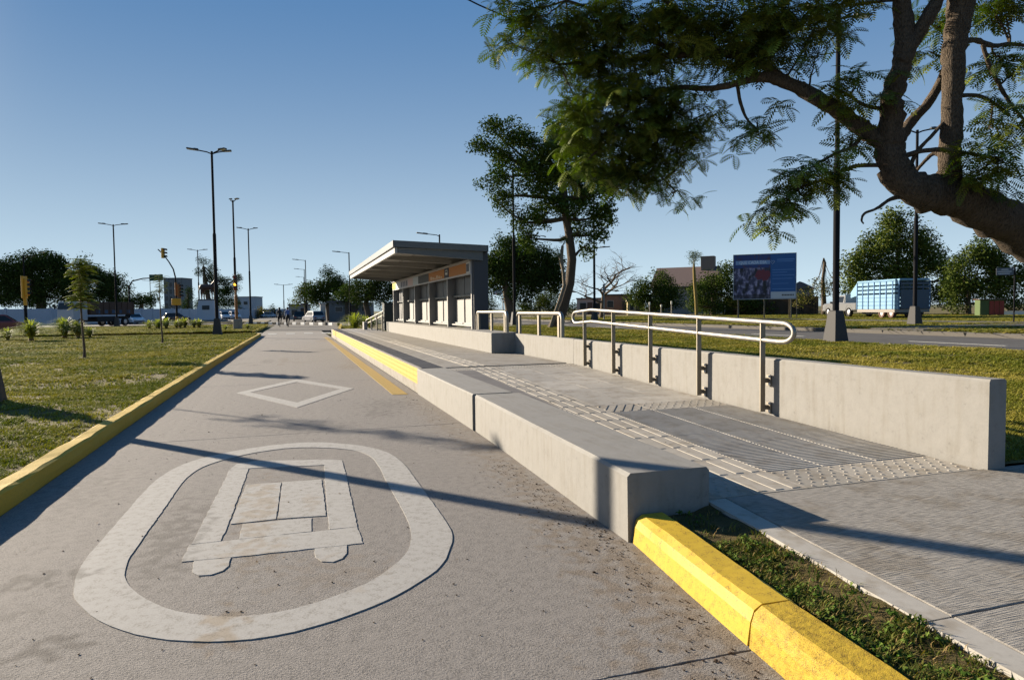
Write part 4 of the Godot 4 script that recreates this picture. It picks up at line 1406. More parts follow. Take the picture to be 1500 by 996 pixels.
func lamps() -> void:
	var two := [[PI, 1.15], [0.0, 0.95]]
	lamp("dark tapered lamp post on the lawn closest to the bus symbol", Vector3(-4.30, 0.13, -11.6), 10.6, two)
	lamp("tall dark twin-arm lamp post standing on the lawn near the far kerb corner", Vector3(-4.17, 0.13, -42.8), 10.5, [[PI, 1.25], [0.0, 1.0], [0.6, 0.9]])
	lamp("twin-arm lamp post behind the concrete block on the traffic island", Vector3(-4.48, 0.10, -61.3), 10.6, [[0.9, 0.7], [PI - 0.9, 0.3]])
	lamp("twin-arm lamp post at the far tip of the traffic island", Vector3(-4.5, 0.10, -82.3), 10.7, two)
	lamp("twin-arm lamp post beside the white monument", Vector3(-13.1, 0, -110.3), 10.7, [[PI, 1.3], [0.0, 1.3]])
	lamp("twin-arm lamp post beside the parked tipper truck", Vector3(-17.5, 0.1, -80.5), 10.6, [[PI, 1.3], [0.0, 1.3]])
	lamp("dark lamp post behind the two steel hoop rails", Vector3(14.25, 0.27, -43.75), 10.6, [[0.0, 1.0], [PI, 1.0]])
	lamp("thin lamp post with one short side arm by the leafless tree", Vector3(23.95, 0.36, -52.0), 10.6, [[-0.3, 1.6, 6.1]])
	lamp("thick dark lamp post with a tapered base on the grass across from the billboard", Vector3(15.6, 0.29, -16.6), 9.7, [[0.0, 1.1], [PI, 1.1]])
	lamp("dark lamp post in front of the blue livestock trailer", Vector3(29.5, 0.36, -26.2), 9.6, [[0.4, 1.1], [PI + 0.4, 1.1]])
	for q in [[2.17, -114.9, 9.6, "lamp post with one arm beside the parked silver car"], [2.5, -146.3, 10.0, "distant lamp post with one arm behind the round street trees"], [2.97, -183.0, 10.2, "small distant lamp post with one arm far down the avenue"], [6.85, -87.1, 8.6, "lamp post with one arm by the grey shed"], [12.4, -59.0, 7.9, "lamp post with one arm showing above the shelter roof"]]:
		lamp(q[3], Vector3(q[0], 0.1, q[1]), q[2], [[PI, 1.9]])
	for q in [[-20.6, -216.8, "faint double-armed lamp post beyond the monument"], [-1.52, -137.1, "short double-armed lamp post behind the cyclists"], [-31.0, -175.0, "faint lamp post above the white boundary wall"]]:
		lamp(q[2], Vector3(q[0], 0.0, q[1]), 9.0 if q[0] < -3 else 6.6, [[PI, 1.6], [0.0, 1.6]])

# ---------- trees ----------
func frond(len_: float, pairs: int, pin: float, w: float, droop: float, b: MB, dir: Vector3, at := Vector3.ZERO) -> void:
	var side := dir.cross(Vector3.UP).normalized()
	if side.length() < 0.5: side = Vector3.RIGHT
	var p := at
	var d := dir.normalized()
	var prev := p
	for i in pairs:
		var t := (i + 1.0) / pairs
		d = (d + Vector3(0, -droop / pairs, 0)).normalized()
		p += d * len_ / pairs
		b.quad(prev - side * 0.0025, prev + side * 0.0025, p + side * 0.0025, p - side * 0.0025)
		var l := pin * (0.45 + 1.0 * sin(PI * clampf(t * 0.85 + 0.1, 0, 1)))
		for s in [-1.0, 1.0]:
			var o: Vector3 = (side * s * 0.9 + d * 0.45 + Vector3(0, -0.18, 0)).normalized()
			var wd := d * w
			var m: Vector3 = p + o * l * 0.5
			b.tri(p, m + wd, p + o * l)
			b.tri(p, p + o * l, m - wd)
		prev = p

func frond_cluster(n: int, len_: float, sd: int, pairs := 9, pin := 0.06, w := 0.011) -> ArrayMesh:
	var r := RandomNumberGenerator.new()
	r.seed = sd
	var b := MB.new()
	for i in n:
		var a := TAU * i / n + r.randf_range(-0.4, 0.4)
		frond(len_ * r.randf_range(0.75, 1.15), pairs, pin, w, r.randf_range(0.5, 1.2), b, Vector3(cos(a), r.randf_range(-0.1, 0.7), sin(a)))
	return b.mesh()

func leaf_cluster(n: int, size: float, sd: int) -> ArrayMesh:
	var r := RandomNumberGenerator.new()
	r.seed = sd
	var b := MB.new()
	for i in n:
		var p := (Vector3(r.randfn(), r.randfn(), r.randfn()) * 0.42).limit_length(0.72)
		var x := Vector3(r.randfn(), r.randfn() * 0.6, r.randfn()).normalized()
		var y := x.cross(Vector3(r.randfn(), r.randfn(), r.randfn())).normalized()
		var s := size * r.randf_range(0.6, 1.3)
		b.quad(p - x * s, p - y * s * 0.45, p + x * s, p + y * s * 0.45)
	return b.mesh()

var cluster := {}
func crown(parent: Node, blobs: Array, mesh: Mesh, per: float, size: float, c0: Color, c1: Color, sd: int, mat: Material, clump := 0.32, tilt := 0.5, tight := 0.88) -> Array:
	var r := RandomNumberGenerator.new()
	r.seed = sd
	var spots := []
	var cols := PackedColorArray()
	var clumps := []
	for q in blobs:
		var c := Vector3(q[0], q[1], q[2])
		var rad := Vector3(q[3], q[4], q[3] * 0.9) * tight
		var vol: float = q[3] * q[4]
		var nc := maxi(2, int(vol * per))
		for i in nc:
			var u := Vector3(r.randfn(), r.randfn(), r.randfn()).normalized() * pow(r.randf(), 0.42)
			var cc := c + u * rad
			clumps.append([cc, c])
			var shade := r.randf()
			for k in 5:
				var p := cc + Vector3(r.randfn(), r.randfn() * 0.7, r.randfn()) * clump * size
				var s := size * r.randf_range(0.7, 1.25)
				var bs := Basis(Vector3.UP, r.randf() * TAU) * Basis(Vector3.RIGHT, r.randf_range(-tilt, tilt))
				spots.append(Transform3D(bs.scaled(Vector3(s, s, s)), p))
				var col := c0.lerp(c1, clampf(shade * 0.7 + r.randf() * 0.4, 0, 1)) * r.randf_range(0.75, 1.2)
				cols.append(Color(col.r, col.g, col.b))
	scatter("crown", "", "", mesh, mat, spots, cols, parent)
	return clumps

func limb(b: MB, a: Vector3, c: Vector3, r0: float, r1: float, r: RandomNumberGenerator, sag := 0.12, sides := 6) -> void:
	var n := 6
	var p := []
	var rr := []
	var l := a.distance_to(c)
	var w := Vector3(r.randfn(), r.randfn(), r.randfn()) * l * 0.05
	for i in n + 1:
		var t := float(i) / n
		p.append(a.lerp(c, t) + Vector3(0, -sag * l * sin(PI * t) * 0.5, 0) + w * sin(PI * t) + Vector3(r.randfn(), r.randfn(), r.randfn()) * l * 0.012 * sin(PI * t))
		rr.append(lerpf(r0, r1, t))
	b.tube(p, rr, sides, true)

# trunk: [x, y, z, radius] from the ground up; blobs: [x, y, z, rx, ry]
func tree(called: String, label: String, trunk: Array, blobs: Array, mesh: Mesh, per: float, size: float, c0: Color, c1: Color, sd: int, group := "", bark: Material = null, twigs := 2) -> Node3D:
	var t := thing(called, label, "tree", Vector3.ZERO, 0.0, group)
	var r := RandomNumberGenerator.new()
	r.seed = sd
	var b := MB.new()
	var p := []
	var rr := []
	for q in trunk:
		p.append(Vector3(q[0], q[1], q[2]))
		rr.append(q[3])
	p[0] = p[0] - Vector3(0, 0.15, 0)
	b.tube(p, rr, 10, true, 0.06)
	for q in blobs:
		var c := Vector3(q[0], q[1], q[2])
		var from: Vector3 = p[p.size() - 1]
		var fr: float = rr[rr.size() - 1]
		for i in range(p.size() / 2, p.size()):
			if p[i].distance_to(c) < from.distance_to(c) and p[i].y < c.y + q[4] * 0.5:
				from = p[i]
				fr = rr[i]
		limb(b, from, c, fr * 0.55, fr * 0.16, r)
		for k in twigs:
			var u := Vector3(r.randfn(), r.randfn(), r.randfn()).normalized()
			limb(b, from.lerp(c, r.randf_range(0.5, 1.0)), c + u * Vector3(q[3], q[4], q[3]) * 0.85, fr * 0.16, fr * 0.04, r, 0.05, 5)
	obj("trunk", b, bark if bark else M.bark_far, t)
	crown(t, blobs, mesh, per, size, c0, c1, sd, M.leaf_far, 0.26, 1.2)
	return t

func V(q: Array) -> Vector3:
	return Vector3(q[0], q[1], q[2])

func big_tree() -> void:
	var t := thing("leaning_tree", "large leaning tree with feathery leaves whose forked trunk reaches over the ramp", "tree")
	var r := RandomNumberGenerator.new()
	r.seed = 77
	var b := MB.new()
	var lines := [
		[[9.68, -0.17, -5.12, 0.395], [9.35, 0.48, -5.15, 0.343], [8.88, 1.11, -5.23, 0.308], [8.31, 1.69, -5.34, 0.281], [7.96, 1.95, -5.36, 0.263], [7.50, 2.21, -5.41, 0.237], [7.07, 2.40, -5.45, 0.219], [6.70, 2.54, -5.52, 0.203], [6.36, 2.58, -5.58, 0.187], [6.14, 2.75, -5.66, 0.158], [6.06, 2.96, -5.70, 0.144], [6.05, 3.14, -5.71, 0.137], [6.03, 3.37, -5.67, 0.114], [6.00, 3.54, -5.64, 0.103], [6.03, 3.77, -5.59, 0.099], [6.05, 3.99, -5.54, 0.098], [6.06, 4.25, -5.55, 0.091], [6.03, 4.52, -5.57, 0.087], [5.90, 4.89, -5.53, 0.076], [5.69, 5.52, -5.52, 0.054]],
		[[6.10, 3.06, -5.69, 0.122], [5.97, 3.14, -5.76, 0.101], [5.89, 3.22, -5.82, 0.091], [5.73, 3.37, -5.91, 0.087], [5.56, 3.52, -5.99, 0.080], [5.35, 3.69, -6.12, 0.073], [5.14, 3.84, -6.25, 0.067], [4.97, 3.90, -6.35, 0.056], [4.85, 3.89, -6.45, 0.045], [4.64, 3.85, -6.62, 0.034], [4.51, 3.88, -6.82, 0.031], [4.34, 3.94, -7.03, 0.028], [4.09, 3.95, -7.32, 0.020]],
		[[5.15, 3.83, -6.24, 0.059], [4.98, 4.03, -6.36, 0.052], [4.80, 4.13, -6.47, 0.045], [4.65, 4.22, -6.63, 0.042], [4.54, 4.26, -6.77, 0.038], [4.32, 4.28, -6.95, 0.035], [4.13, 4.31, -7.12, 0.032], [3.82, 4.30, -7.32, 0.028], [3.54, 4.33, -7.52, 0.024], [3.13, 4.33, -7.75, 0.016]],
		[[4.65, 4.22, -6.63, 0.042], [4.43, 4.36, -6.71, 0.038], [4.26, 4.59, -6.77, 0.034], [4.08, 4.78, -6.84, 0.030], [3.94, 4.97, -6.89, 0.027]],
		[[4.32, 4.28, -6.95, 0.031], [4.08, 4.47, -7.14, 0.032], [3.82, 4.64, -7.34, 0.028], [3.64, 4.78, -7.40, 0.024], [3.46, 4.89, -7.46, 0.020], [3.15, 5.01, -7.57, 0.016]],
		[[6.13, 3.13, -5.68, 0.079], [6.35, 3.34, -5.73, 0.055], [6.63, 3.59, -5.75, 0.048], [6.85, 3.85, -5.80, 0.045], [7.04, 4.11, -5.86, 0.042], [7.21, 4.52, -5.93, 0.038], [7.46, 5.02, -5.98, 0.031]],
		[[6.67, 2.54, -5.53, 0.160], [6.63, 2.72, -5.50, 0.122], [6.61, 3.01, -5.47, 0.104], [6.59, 3.34, -5.44, 0.099], [6.56, 3.69, -5.41, 0.102], [6.53, 3.98, -5.38, 0.108], [6.53, 4.25, -5.34, 0.118], [6.52, 4.47, -5.30, 0.124], [6.50, 4.83, -5.22, 0.102], [6.49, 5.38, -5.15, 0.074]],
		[[6.02, 3.90, -5.54, 0.084], [6.14, 4.15, -5.47, 0.076], [6.21, 4.32, -5.40, 0.069], [6.32, 4.53, -5.37, 0.062], [6.38, 4.83, -5.26, 0.051]],
		[[6.57, 4.07, -5.32, 0.035], [6.75, 4.10, -5.32, 0.028], [7.01, 4.08, -5.34, 0.025], [7.28, 4.13, -5.36, 0.022], [7.59, 4.15, -5.37, 0.018]],
		[[6.86, 4.07, -5.33, 0.025], [6.97, 3.88, -5.34, 0.021], [7.12, 3.68, -5.34, 0.021], [7.27, 3.52, -5.34, 0.018], [7.45, 3.35, -5.32, 0.015]],
		[[6.63, 3.56, -5.44, 0.025], [6.88, 3.58, -5.41, 0.021], [7.09, 3.52, -5.39, 0.018], [7.31, 3.39, -5.37, 0.015]],
		[[6.15, 2.95, -5.67, 0.029], [6.27, 2.99, -5.52, 0.025], [6.42, 2.98, -5.37, 0.021], [6.60, 2.93, -5.26, 0.017], [6.82, 2.86, -5.13, 0.014]],
		[[6.22, 2.74, -5.64, 0.025], [6.27, 2.98, -5.58, 0.021], [6.41, 3.18, -5.49, 0.018], [6.59, 3.39, -5.44, 0.014]],
		[[6.02, 2.87, -5.71, 0.025], [5.74, 2.87, -5.80, 0.022], [5.57, 2.82, -5.85, 0.018], [5.43, 2.74, -5.94, 0.015], [5.19, 2.66, -6.07, 0.011]],
		[[5.80, 3.19, -5.84, 0.025], [5.68, 3.07, -5.83, 0.022], [5.50, 3.00, -5.88, 0.018], [5.30, 2.89, -5.94, 0.014]],
		[[5.99, 3.45, -5.69, 0.021], [5.74, 3.47, -5.72, 0.018], [5.58, 3.58, -5.78, 0.014], [5.38, 3.69, -5.85, 0.011]],
		[[6.20, 2.55, -5.63, 0.029], [6.04, 2.51, -5.68, 0.022], [5.86, 2.41, -5.68, 0.014], [5.74, 2.36, -5.72, 0.014], [5.71, 2.29, -5.73, 0.011], [5.73, 2.25, -5.72, 0.007]],
		[[4.78, 3.90, -6.57, 0.023], [4.81, 3.67, -6.55, 0.019], [4.88, 3.48, -6.52, 0.015], [4.99, 3.36, -6.48, 0.011]],
		[[4.34, 3.94, -7.03, 0.024], [4.36, 3.75, -7.23, 0.020], [4.24, 3.45, -7.35, 0.021], [4.21, 3.15, -7.46, 0.017], [4.36, 2.94, -7.40, 0.012], [4.48, 2.81, -7.35, 0.008]],
		[[4.09, 3.95, -7.32, 0.024], [3.86, 3.74, -7.49, 0.021], [3.70, 3.44, -7.63, 0.017], [3.46, 3.20, -7.70, 0.012]],
		[[6.63, 2.88, -5.51, 0.025], [6.59, 3.01, -5.63, 0.022], [6.55, 2.92, -5.75, 0.018], [6.51, 2.78, -5.86, 0.015]]]
	var skel := []
	for ln in lines:
		var p := []
		var rr := []
		for q in ln:
			p.append(V(q))
			rr.append(q[3])
			if q[3] < 0.1: skel.append(V(q))
		# finer, slightly uneven
		var fp := []
		var fr := []
		for i in p.size() - 1:
			for k in 5:
				var u := k / 5.0
				fp.append(p[i].cubic_interpolate(p[i + 1], p[maxi(i - 1, 0)], p[mini(i + 2, p.size() - 1)], u) + Vector3(r.randfn(), r.randfn(), r.randfn()) * rr[i] * 0.04)
				fr.append(lerpf(rr[i], rr[i + 1], u) * (1.0 + 0.05 * r.randfn()))
		fp.append(p[p.size() - 1])
		fr.append(rr[rr.size() - 1])
		b.tube(fp, fr, 22 if rr[0] > 0.1 else 8, true, 0.075)
	var blobs := [[2.50, 4.88, -7.77, 0.20, 0.14], [2.46, 4.53, -7.77, 0.16, 0.16], [2.81, 4.78, -7.67, 0.28, 0.24], [2.87, 4.46, -7.74, 0.28, 0.23], [3.18, 4.65, -7.54, 0.36, 0.34], [3.37, 4.32, -7.68, 0.29, 0.25], [3.56, 4.73, -7.32, 0.36, 0.28], [3.75, 4.36, -7.45, 0.36, 0.24], [3.88, 4.56, -7.10, 0.31, 0.27], [4.12, 4.24, -7.22, 0.36, 0.22], [4.20, 4.67, -6.90, 0.35, 0.23], [4.41, 4.32, -6.82, 0.35, 0.25], [4.52, 4.58, -6.58, 0.34, 0.23], [4.73, 4.28, -6.50, 0.30, 0.23], [4.82, 4.57, -6.38, 0.33, 0.22], [5.09, 4.27, -6.28, 0.33, 0.24], [5.17, 4.52, -6.16, 0.33, 0.20], [5.33, 4.33, -6.00, 0.25, 0.22], [5.54, 4.53, -5.94, 0.25, 0.14], [5.75, 4.56, -5.87, 0.18, 0.10], [4.91, 4.08, -6.33, 0.25, 0.12], [4.72, 4.04, -6.49, 0.23, 0.10], [5.32, 4.01, -5.98, 0.13, 0.10], [3.32, 3.87, -7.67, 0.29, 0.25], [3.59, 3.99, -7.59, 0.33, 0.25], [3.86, 3.92, -7.40, 0.36, 0.24], [4.15, 3.88, -7.19, 0.32, 0.24], [4.42, 3.80, -7.11, 0.24, 0.24], [3.51, 3.55, -7.81, 0.34, 0.29], [3.79, 3.57, -7.61, 0.37, 0.29], [4.09, 3.54, -7.41, 0.41, 0.29], [4.39, 3.50, -7.21, 0.32, 0.24], [4.56, 3.36, -7.04, 0.16, 0.18], [3.58, 3.18, -7.77, 0.29, 0.25], [3.94, 3.13, -7.65, 0.38, 0.25], [4.25, 3.19, -7.45, 0.37, 0.25], [4.55, 3.16, -7.24, 0.16, 0.20], [4.05, 2.92, -7.60, 0.29, 0.15], [4.44, 2.79, -7.37, 0.15, 0.13], [4.60, 3.56, -7.03, 0.11, 0.11], [4.90, 3.33, -6.51, 0.11, 0.15], [4.99, 3.47, -6.49, 0.11, 0.06], [5.33, 2.86, -5.93, 0.25, 0.16], [5.16, 2.76, -6.08, 0.23, 0.16], [5.01, 2.47, -6.06, 0.17, 0.12], [5.50, 2.73, -5.87, 0.16, 0.13], [4.87, 2.36, -6.05, 0.07, 0.10], [5.18, 2.54, -5.96, 0.17, 0.12], [5.68, 3.18, -5.83, 0.16, 0.10], [5.48, 3.58, -5.81, 0.16, 0.09], [5.65, 3.70, -5.76, 0.09, 0.06], [7.09, 4.53, -5.44, 0.25, 0.10], [7.25, 4.42, -5.38, 0.18, 0.10], [7.13, 3.97, -5.35, 0.17, 0.09], [7.31, 3.84, -5.34, 0.14, 0.09], [7.19, 3.41, -5.35, 0.16, 0.10], [7.33, 3.23, -5.30, 0.13, 0.14], [7.05, 3.23, -5.39, 0.12, 0.07], [6.74, 2.92, -5.22, 0.21, 0.10], [6.91, 2.81, -5.10, 0.19, 0.12], [6.81, 2.68, -5.13, 0.14, 0.07], [6.71, 2.73, -5.27, 0.11, 0.06], [6.85, 4.21, -5.92, 0.09, 0.11], [7.00, 4.52, -5.99, 0.14, 0.15], [7.21, 4.76, -5.94, 0.17, 0.09], [5.88, 3.61, -5.68, 0.06, 0.06], [3.61, 5.38, -7.23, 0.62, 0.31], [4.54, 5.22, -6.61, 0.68, 0.30], [5.39, 5.05, -6.01, 0.65, 0.29], [6.24, 5.15, -5.53, 0.70, 0.35], [7.44, 5.02, -5.35, 0.65, 0.36], [8.04, 3.94, -5.32, 0.37, 0.59], [8.52, 2.86, -5.32, 0.38, 0.46]]
	for q in blobs:
		var c := V(q)
		var near: Vector3 = skel[0]
		for s in skel:
			if s.distance_squared_to(c) < near.distance_squared_to(c): near = s
		limb(b, near, c, 0.014, 0.005, r, 0.02, 5)
		for k in 3:
			var u := Vector3(r.randfn(), r.randfn(), r.randfn()).normalized()
			limb(b, near.lerp(c, r.randf_range(0.4, 0.9)), c + u * Vector3(q[3], q[4], q[3]) * 0.8, 0.006, 0.002, r, 0.02, 4)
	obj("trunk", b, M.bark, t)
	crown(t, blobs, frond_cluster(4, 0.30, 5, 8, 0.075, 0.0165), 104.0, 0.70, Color(0.024, 0.044, 0.009), Color(0.16, 0.19, 0.022), 78, M.leaf, 0.17, 0.6, 0.76)

func trees() -> void:
	cluster.broad = leaf_cluster(46, 0.115, 1)
	cluster.fine = leaf_cluster(40, 0.10, 2)
	cluster.spray = leaf_cluster(40, 0.15, 8)
	cluster.frond = frond_cluster(5, 0.85, 6, 6, 0.22, 0.05)
	big_tree()
	var dk0 := Color(0.022, 0.036, 0.010)
	var dk1 := Color(0.060, 0.082, 0.018)
	var md0 := Color(0.036, 0.056, 0.012)
	var md1 := Color(0.11, 0.135, 0.025)
	tree("feathery_tree", "tall feathery tree with a slightly curved trunk behind the steel hoop rails", [[14.60, 0.25, -37.31, 0.520], [14.80, 0.69, -37.27, 0.360], [15.17, 1.69, -37.20, 0.300], [15.54, 2.88, -37.13, 0.260], [15.69, 4.28, -37.15, 0.260], [15.57, 5.68, -37.26, 0.240], [15.41, 6.68, -37.36, 0.220], [15.32, 7.88, -37.44, 0.280], [15.21, 9.28, -37.54, 0.200]], [[11.06, 11.01, -38.96, 0.88, 0.48], [11.46, 11.92, -38.87, 0.72, 0.48], [12.34, 11.71, -38.58, 1.00, 0.64], [11.92, 10.52, -38.66, 1.20, 0.56], [13.28, 11.30, -38.26, 1.04, 0.88], [13.05, 9.91, -38.26, 1.20, 0.80], [11.62, 9.05, -38.68, 1.04, 0.64], [12.05, 8.12, -38.50, 0.88, 0.64], [14.40, 10.49, -37.86, 1.44, 1.12], [13.98, 8.89, -37.92, 1.36, 0.96], [15.75, 11.07, -37.45, 1.60, 1.12], [15.70, 9.27, -37.38, 1.60, 1.12], [17.24, 10.05, -36.92, 1.60, 1.12], [17.01, 8.46, -36.92, 1.44, 0.96], [14.32, 7.49, -37.74, 1.36, 0.88], [13.16, 6.71, -38.08, 1.20, 0.64], [16.03, 7.07, -37.18, 1.36, 0.88], [17.36, 7.05, -36.75, 1.04, 0.88], [17.97, 8.64, -36.63, 1.04, 0.88], [11.85, 7.52, -38.54, 0.56, 0.56], [13.32, 5.59, -37.97, 0.80, 0.48], [16.94, 5.66, -36.81, 0.72, 0.48], [16.47, 5.07, -36.94, 0.40, 0.64], [15.01, 11.88, -37.73, 0.80, 0.64], [16.19, 5.87, -37.07, 0.56, 0.48]], cluster.spray, 10.5, 0.62, Color(0.030, 0.052, 0.012), Color(0.10, 0.13, 0.022), 21, "", M.bark, 3)
	tree("climbing_stem", "pale twisted bare stem winding against the feathery tree trunk", [[14.01, 0.40, -36.46, 0.117], [14.25, 1.02, -36.41, 0.098], [14.57, 1.88, -36.35, 0.098], [14.85, 2.73, -36.30, 0.098], [14.80, 3.51, -36.35, 0.078], [14.70, 4.21, -36.41, 0.117], [14.80, 4.99, -36.42, 0.078]], [[14.45, 4.53, -36.51, 0.12, 0.12], [14.95, 5.38, -36.39, 0.16, 0.16]], cluster.fine, 0.5, 0.3, md0, md1, 22, "", M.bark_pale, 0)
	tree("round_tree", "dense dark round-crowned tree on two leaning trunks beside the shelter", [[19.09, 0.10, -58.99, 0.496], [18.88, 1.10, -59.11, 0.434], [18.73, 1.90, -59.19, 0.403], [18.57, 2.83, -59.29, 0.310], [18.49, 4.07, -59.37, 0.248]], [[18.24, 5.81, -59.54, 1.74, 1.61], [20.02, 6.22, -58.98, 2.23, 1.49], [21.77, 5.40, -58.38, 1.98, 1.86], [22.73, 3.90, -58.00, 1.12, 1.61], [17.44, 4.58, -59.73, 1.24, 1.36], [19.09, 4.69, -59.21, 2.23, 1.49], [20.96, 3.92, -58.57, 2.11, 1.49], [17.05, 3.47, -59.81, 0.87, 0.74], [19.63, 2.70, -58.94, 2.23, 0.62], [18.69, 7.42, -59.47, 1.12, 0.62]], cluster.broad, 7.5, 1.0, dk0, dk1, 23)
	for q in [[[21.99, 0.30, -82.25], [[21.64, 2.57, -82.47, 1.70, 1.36], [22.99, 1.70, -82.00, 1.53, 1.19], [22.48, 3.83, -82.26, 1.02, 1.02]], "small light green tree behind the basketball hoop"], [[28.93, 0.30, -78.97], [[28.57, 2.04, -79.17, 2.18, 1.51], [30.18, 2.44, -78.67, 1.68, 1.85], [27.36, 1.64, -79.54, 1.34, 1.18], [31.51, 1.16, -78.18, 1.34, 1.01]], "broad yellow-green bushy tree under the dark round tree"], [[19.43, 0.30, -88.33], [[19.49, 2.68, -88.43, 1.80, 1.62], [18.18, 1.80, -88.80, 1.44, 1.08], [14.76, 2.29, -89.92, 1.80, 1.44]], "green tree showing behind the shelter panels"]]:
		var a: Vector3 = V(q[0])
		tree("bushy_tree", q[2], [[a.x, a.y, a.z, 0.16], [a.x + 0.1, a.y + 1.2, a.z, 0.12], [a.x, a.y + 2.2, a.z, 0.08]], q[1], cluster.broad, 5.0, 0.8, Color(0.05, 0.062, 0.012), Color(0.115, 0.12, 0.025), 24, "small trees behind the shelter")
	bare_tree()
	# left row
	tree("spreading_tree", "huge dark spreading tree behind the white wall and traffic signal", [[-38.36, 0.46, -127.92, 0.770], [-38.52, 2.44, -128.07, 0.660], [-38.67, 4.86, -128.23, 0.550], [-38.82, 7.06, -128.38, 0.385]], [[-43.61, 8.22, -129.98, 2.86, 2.42], [-40.96, 9.29, -129.18, 3.08, 2.86], [-38.13, 9.47, -128.28, 3.08, 2.86], [-42.63, 5.46, -129.53, 2.64, 1.76], [-39.49, 5.42, -128.52, 3.52, 1.98], [-46.76, 7.72, -130.97, 3.30, 2.86], [-48.91, 5.54, -131.55, 4.40, 2.20], [-35.80, 6.48, -127.39, 2.42, 2.42], [-46.34, 3.86, -130.65, 2.20, 1.10], [-37.01, 4.18, -127.67, 2.42, 1.54], [-40.58, 3.79, -128.79, 3.96, 1.10], [-44.24, 4.06, -129.98, 2.86, 1.32]], cluster.broad, 2.9, 1.5, dk0, dk1, 25, "dark trees behind the white wall")
	tree("spreading_tree", "wide dark tree behind the tipper truck body", [[-33.09, 0.15, -128.32, 0.672], [-33.15, 2.05, -128.43, 0.560], [-33.20, 4.29, -128.55, 0.448], [-33.36, 6.53, -128.71, 0.336]], [[-35.64, 9.13, -129.56, 1.79, 1.79], [-34.30, 7.10, -129.04, 2.91, 2.69], [-31.61, 7.96, -128.21, 2.69, 2.46], [-29.50, 7.04, -127.49, 2.24, 2.24], [-33.31, 4.29, -128.59, 3.58, 1.79], [-29.56, 4.80, -127.41, 2.69, 2.02], [-27.40, 5.89, -126.76, 1.79, 1.79], [-35.79, 3.20, -129.33, 1.57, 1.12], [-36.95, 7.69, -129.92, 1.79, 2.02], [-31.20, 3.14, -127.86, 3.36, 0.90], [-27.67, 3.66, -126.75, 1.79, 1.12]], cluster.broad, 2.9, 1.5, dk0, dk1, 26, "dark trees behind the white wall")
	tree("spreading_tree", "low dark tree above the wall near the white car", [[-26.57, 0.12, -139.89, 0.500], [-26.41, 1.99, -139.93, 0.438], [-26.26, 3.24, -139.94, 0.312]], [[-28.86, 3.89, -140.81, 1.75, 1.50], [-26.48, 3.86, -140.04, 2.25, 1.25], [-24.46, 3.84, -139.39, 1.25, 1.00], [-30.43, 2.91, -141.26, 1.50, 1.00]], cluster.broad, 2.9, 1.5, dk0, dk1, 27, "dark trees behind the white wall")
	tree("irregular_pine", "tall ragged dark pine behind the white monument", [[-19.15, -0.56, -184.79, 0.680], [-19.83, 4.54, -185.25, 0.595], [-20.51, 9.65, -185.71, 0.425], [-20.91, 13.05, -186.00, 0.255]], [[-20.89, 13.90, -186.03, 1.53, 1.02], [-19.95, 12.53, -185.66, 1.70, 1.02], [-21.59, 11.70, -186.15, 1.36, 0.68], [-19.19, 10.48, -185.32, 2.04, 1.02], [-17.28, 9.27, -184.65, 2.72, 1.36], [-17.66, 7.06, -184.67, 3.40, 1.70], [-14.91, 7.03, -183.79, 2.04, 2.04], [-13.23, 9.55, -183.36, 1.36, 1.36], [-14.17, 4.47, -183.43, 2.04, 2.04], [-17.10, 3.66, -184.33, 2.72, 2.04], [-20.57, 7.10, -185.61, 1.36, 1.36], [-21.79, 3.72, -185.84, 1.36, 2.04]], cluster.broad, 2.2, 1.4, dk0, dk1, 28)
	tree("cone_conifer", "narrow cone-shaped conifer beside the grey tower block", [[-29.18, -0.42, -219.56, 0.500], [-29.04, 5.17, -219.78, 0.300], [-28.96, 8.37, -219.90, 0.100]], [[-28.97, 7.97, -219.89, 0.40, 1.00], [-29.01, 6.37, -219.82, 0.80, 1.00], [-29.06, 4.57, -219.75, 1.20, 1.00], [-29.10, 2.77, -219.68, 1.40, 1.00], [-29.14, 1.17, -219.62, 1.60, 1.00]], cluster.broad, 1.6, 1.5, dk0, dk1, 29)
	far_bush()
	# street trees right of the junction
	tree("street_tree", "yellow-green street tree with a thin trunk at the end of the row", [[2.10, -0.08, -117.01, 0.280], [2.14, 1.60, -117.08, 0.280], [2.06, 2.72, -117.15, 0.224]], [[1.35, 4.18, -117.45, 1.34, 1.34], [2.65, 4.95, -117.07, 1.34, 1.12], [0.79, 3.07, -117.58, 0.90, 0.67], [2.93, 3.27, -116.90, 1.12, 1.12]], cluster.broad, 3.6, 1.2, Color(0.05, 0.07, 0.01), Color(0.17, 0.16, 0.02), 30, "street trees by the grey shed")
	tree("street_tree", "tall dark round street tree above the silver car", [[5.20, 0.03, -103.40, 0.450], [5.05, 1.54, -103.52, 0.400], [4.90, 3.04, -103.64, 0.350], [4.94, 4.53, -103.70, 0.250]], [[4.08, 4.55, -103.97, 1.60, 1.80], [5.54, 5.83, -103.57, 1.80, 1.40], [6.46, 4.51, -103.21, 1.60, 1.80], [4.81, 3.24, -103.68, 2.00, 1.00], [3.11, 4.06, -104.26, 1.20, 1.40], [5.09, 7.03, -103.77, 1.00, 0.60]], cluster.broad, 4.2, 1.2, dk0, Color(0.05, 0.07, 0.014), 31, "street trees by the grey shed")
	tree("street_tree", "leafy street tree behind the lamp post at the shelter end", [[6.98, 0.12, -94.42, 0.322], [7.02, 1.77, -94.49, 0.276], [6.96, 2.87, -94.56, 0.230]], [[7.07, 3.79, -94.57, 1.29, 1.29], [8.13, 4.24, -94.25, 1.29, 1.29], [6.34, 2.88, -94.76, 0.92, 0.92], [8.53, 2.85, -94.05, 1.10, 0.92]], cluster.broad, 4.4, 1.1, md0, md1, 32, "street trees by the grey shed")
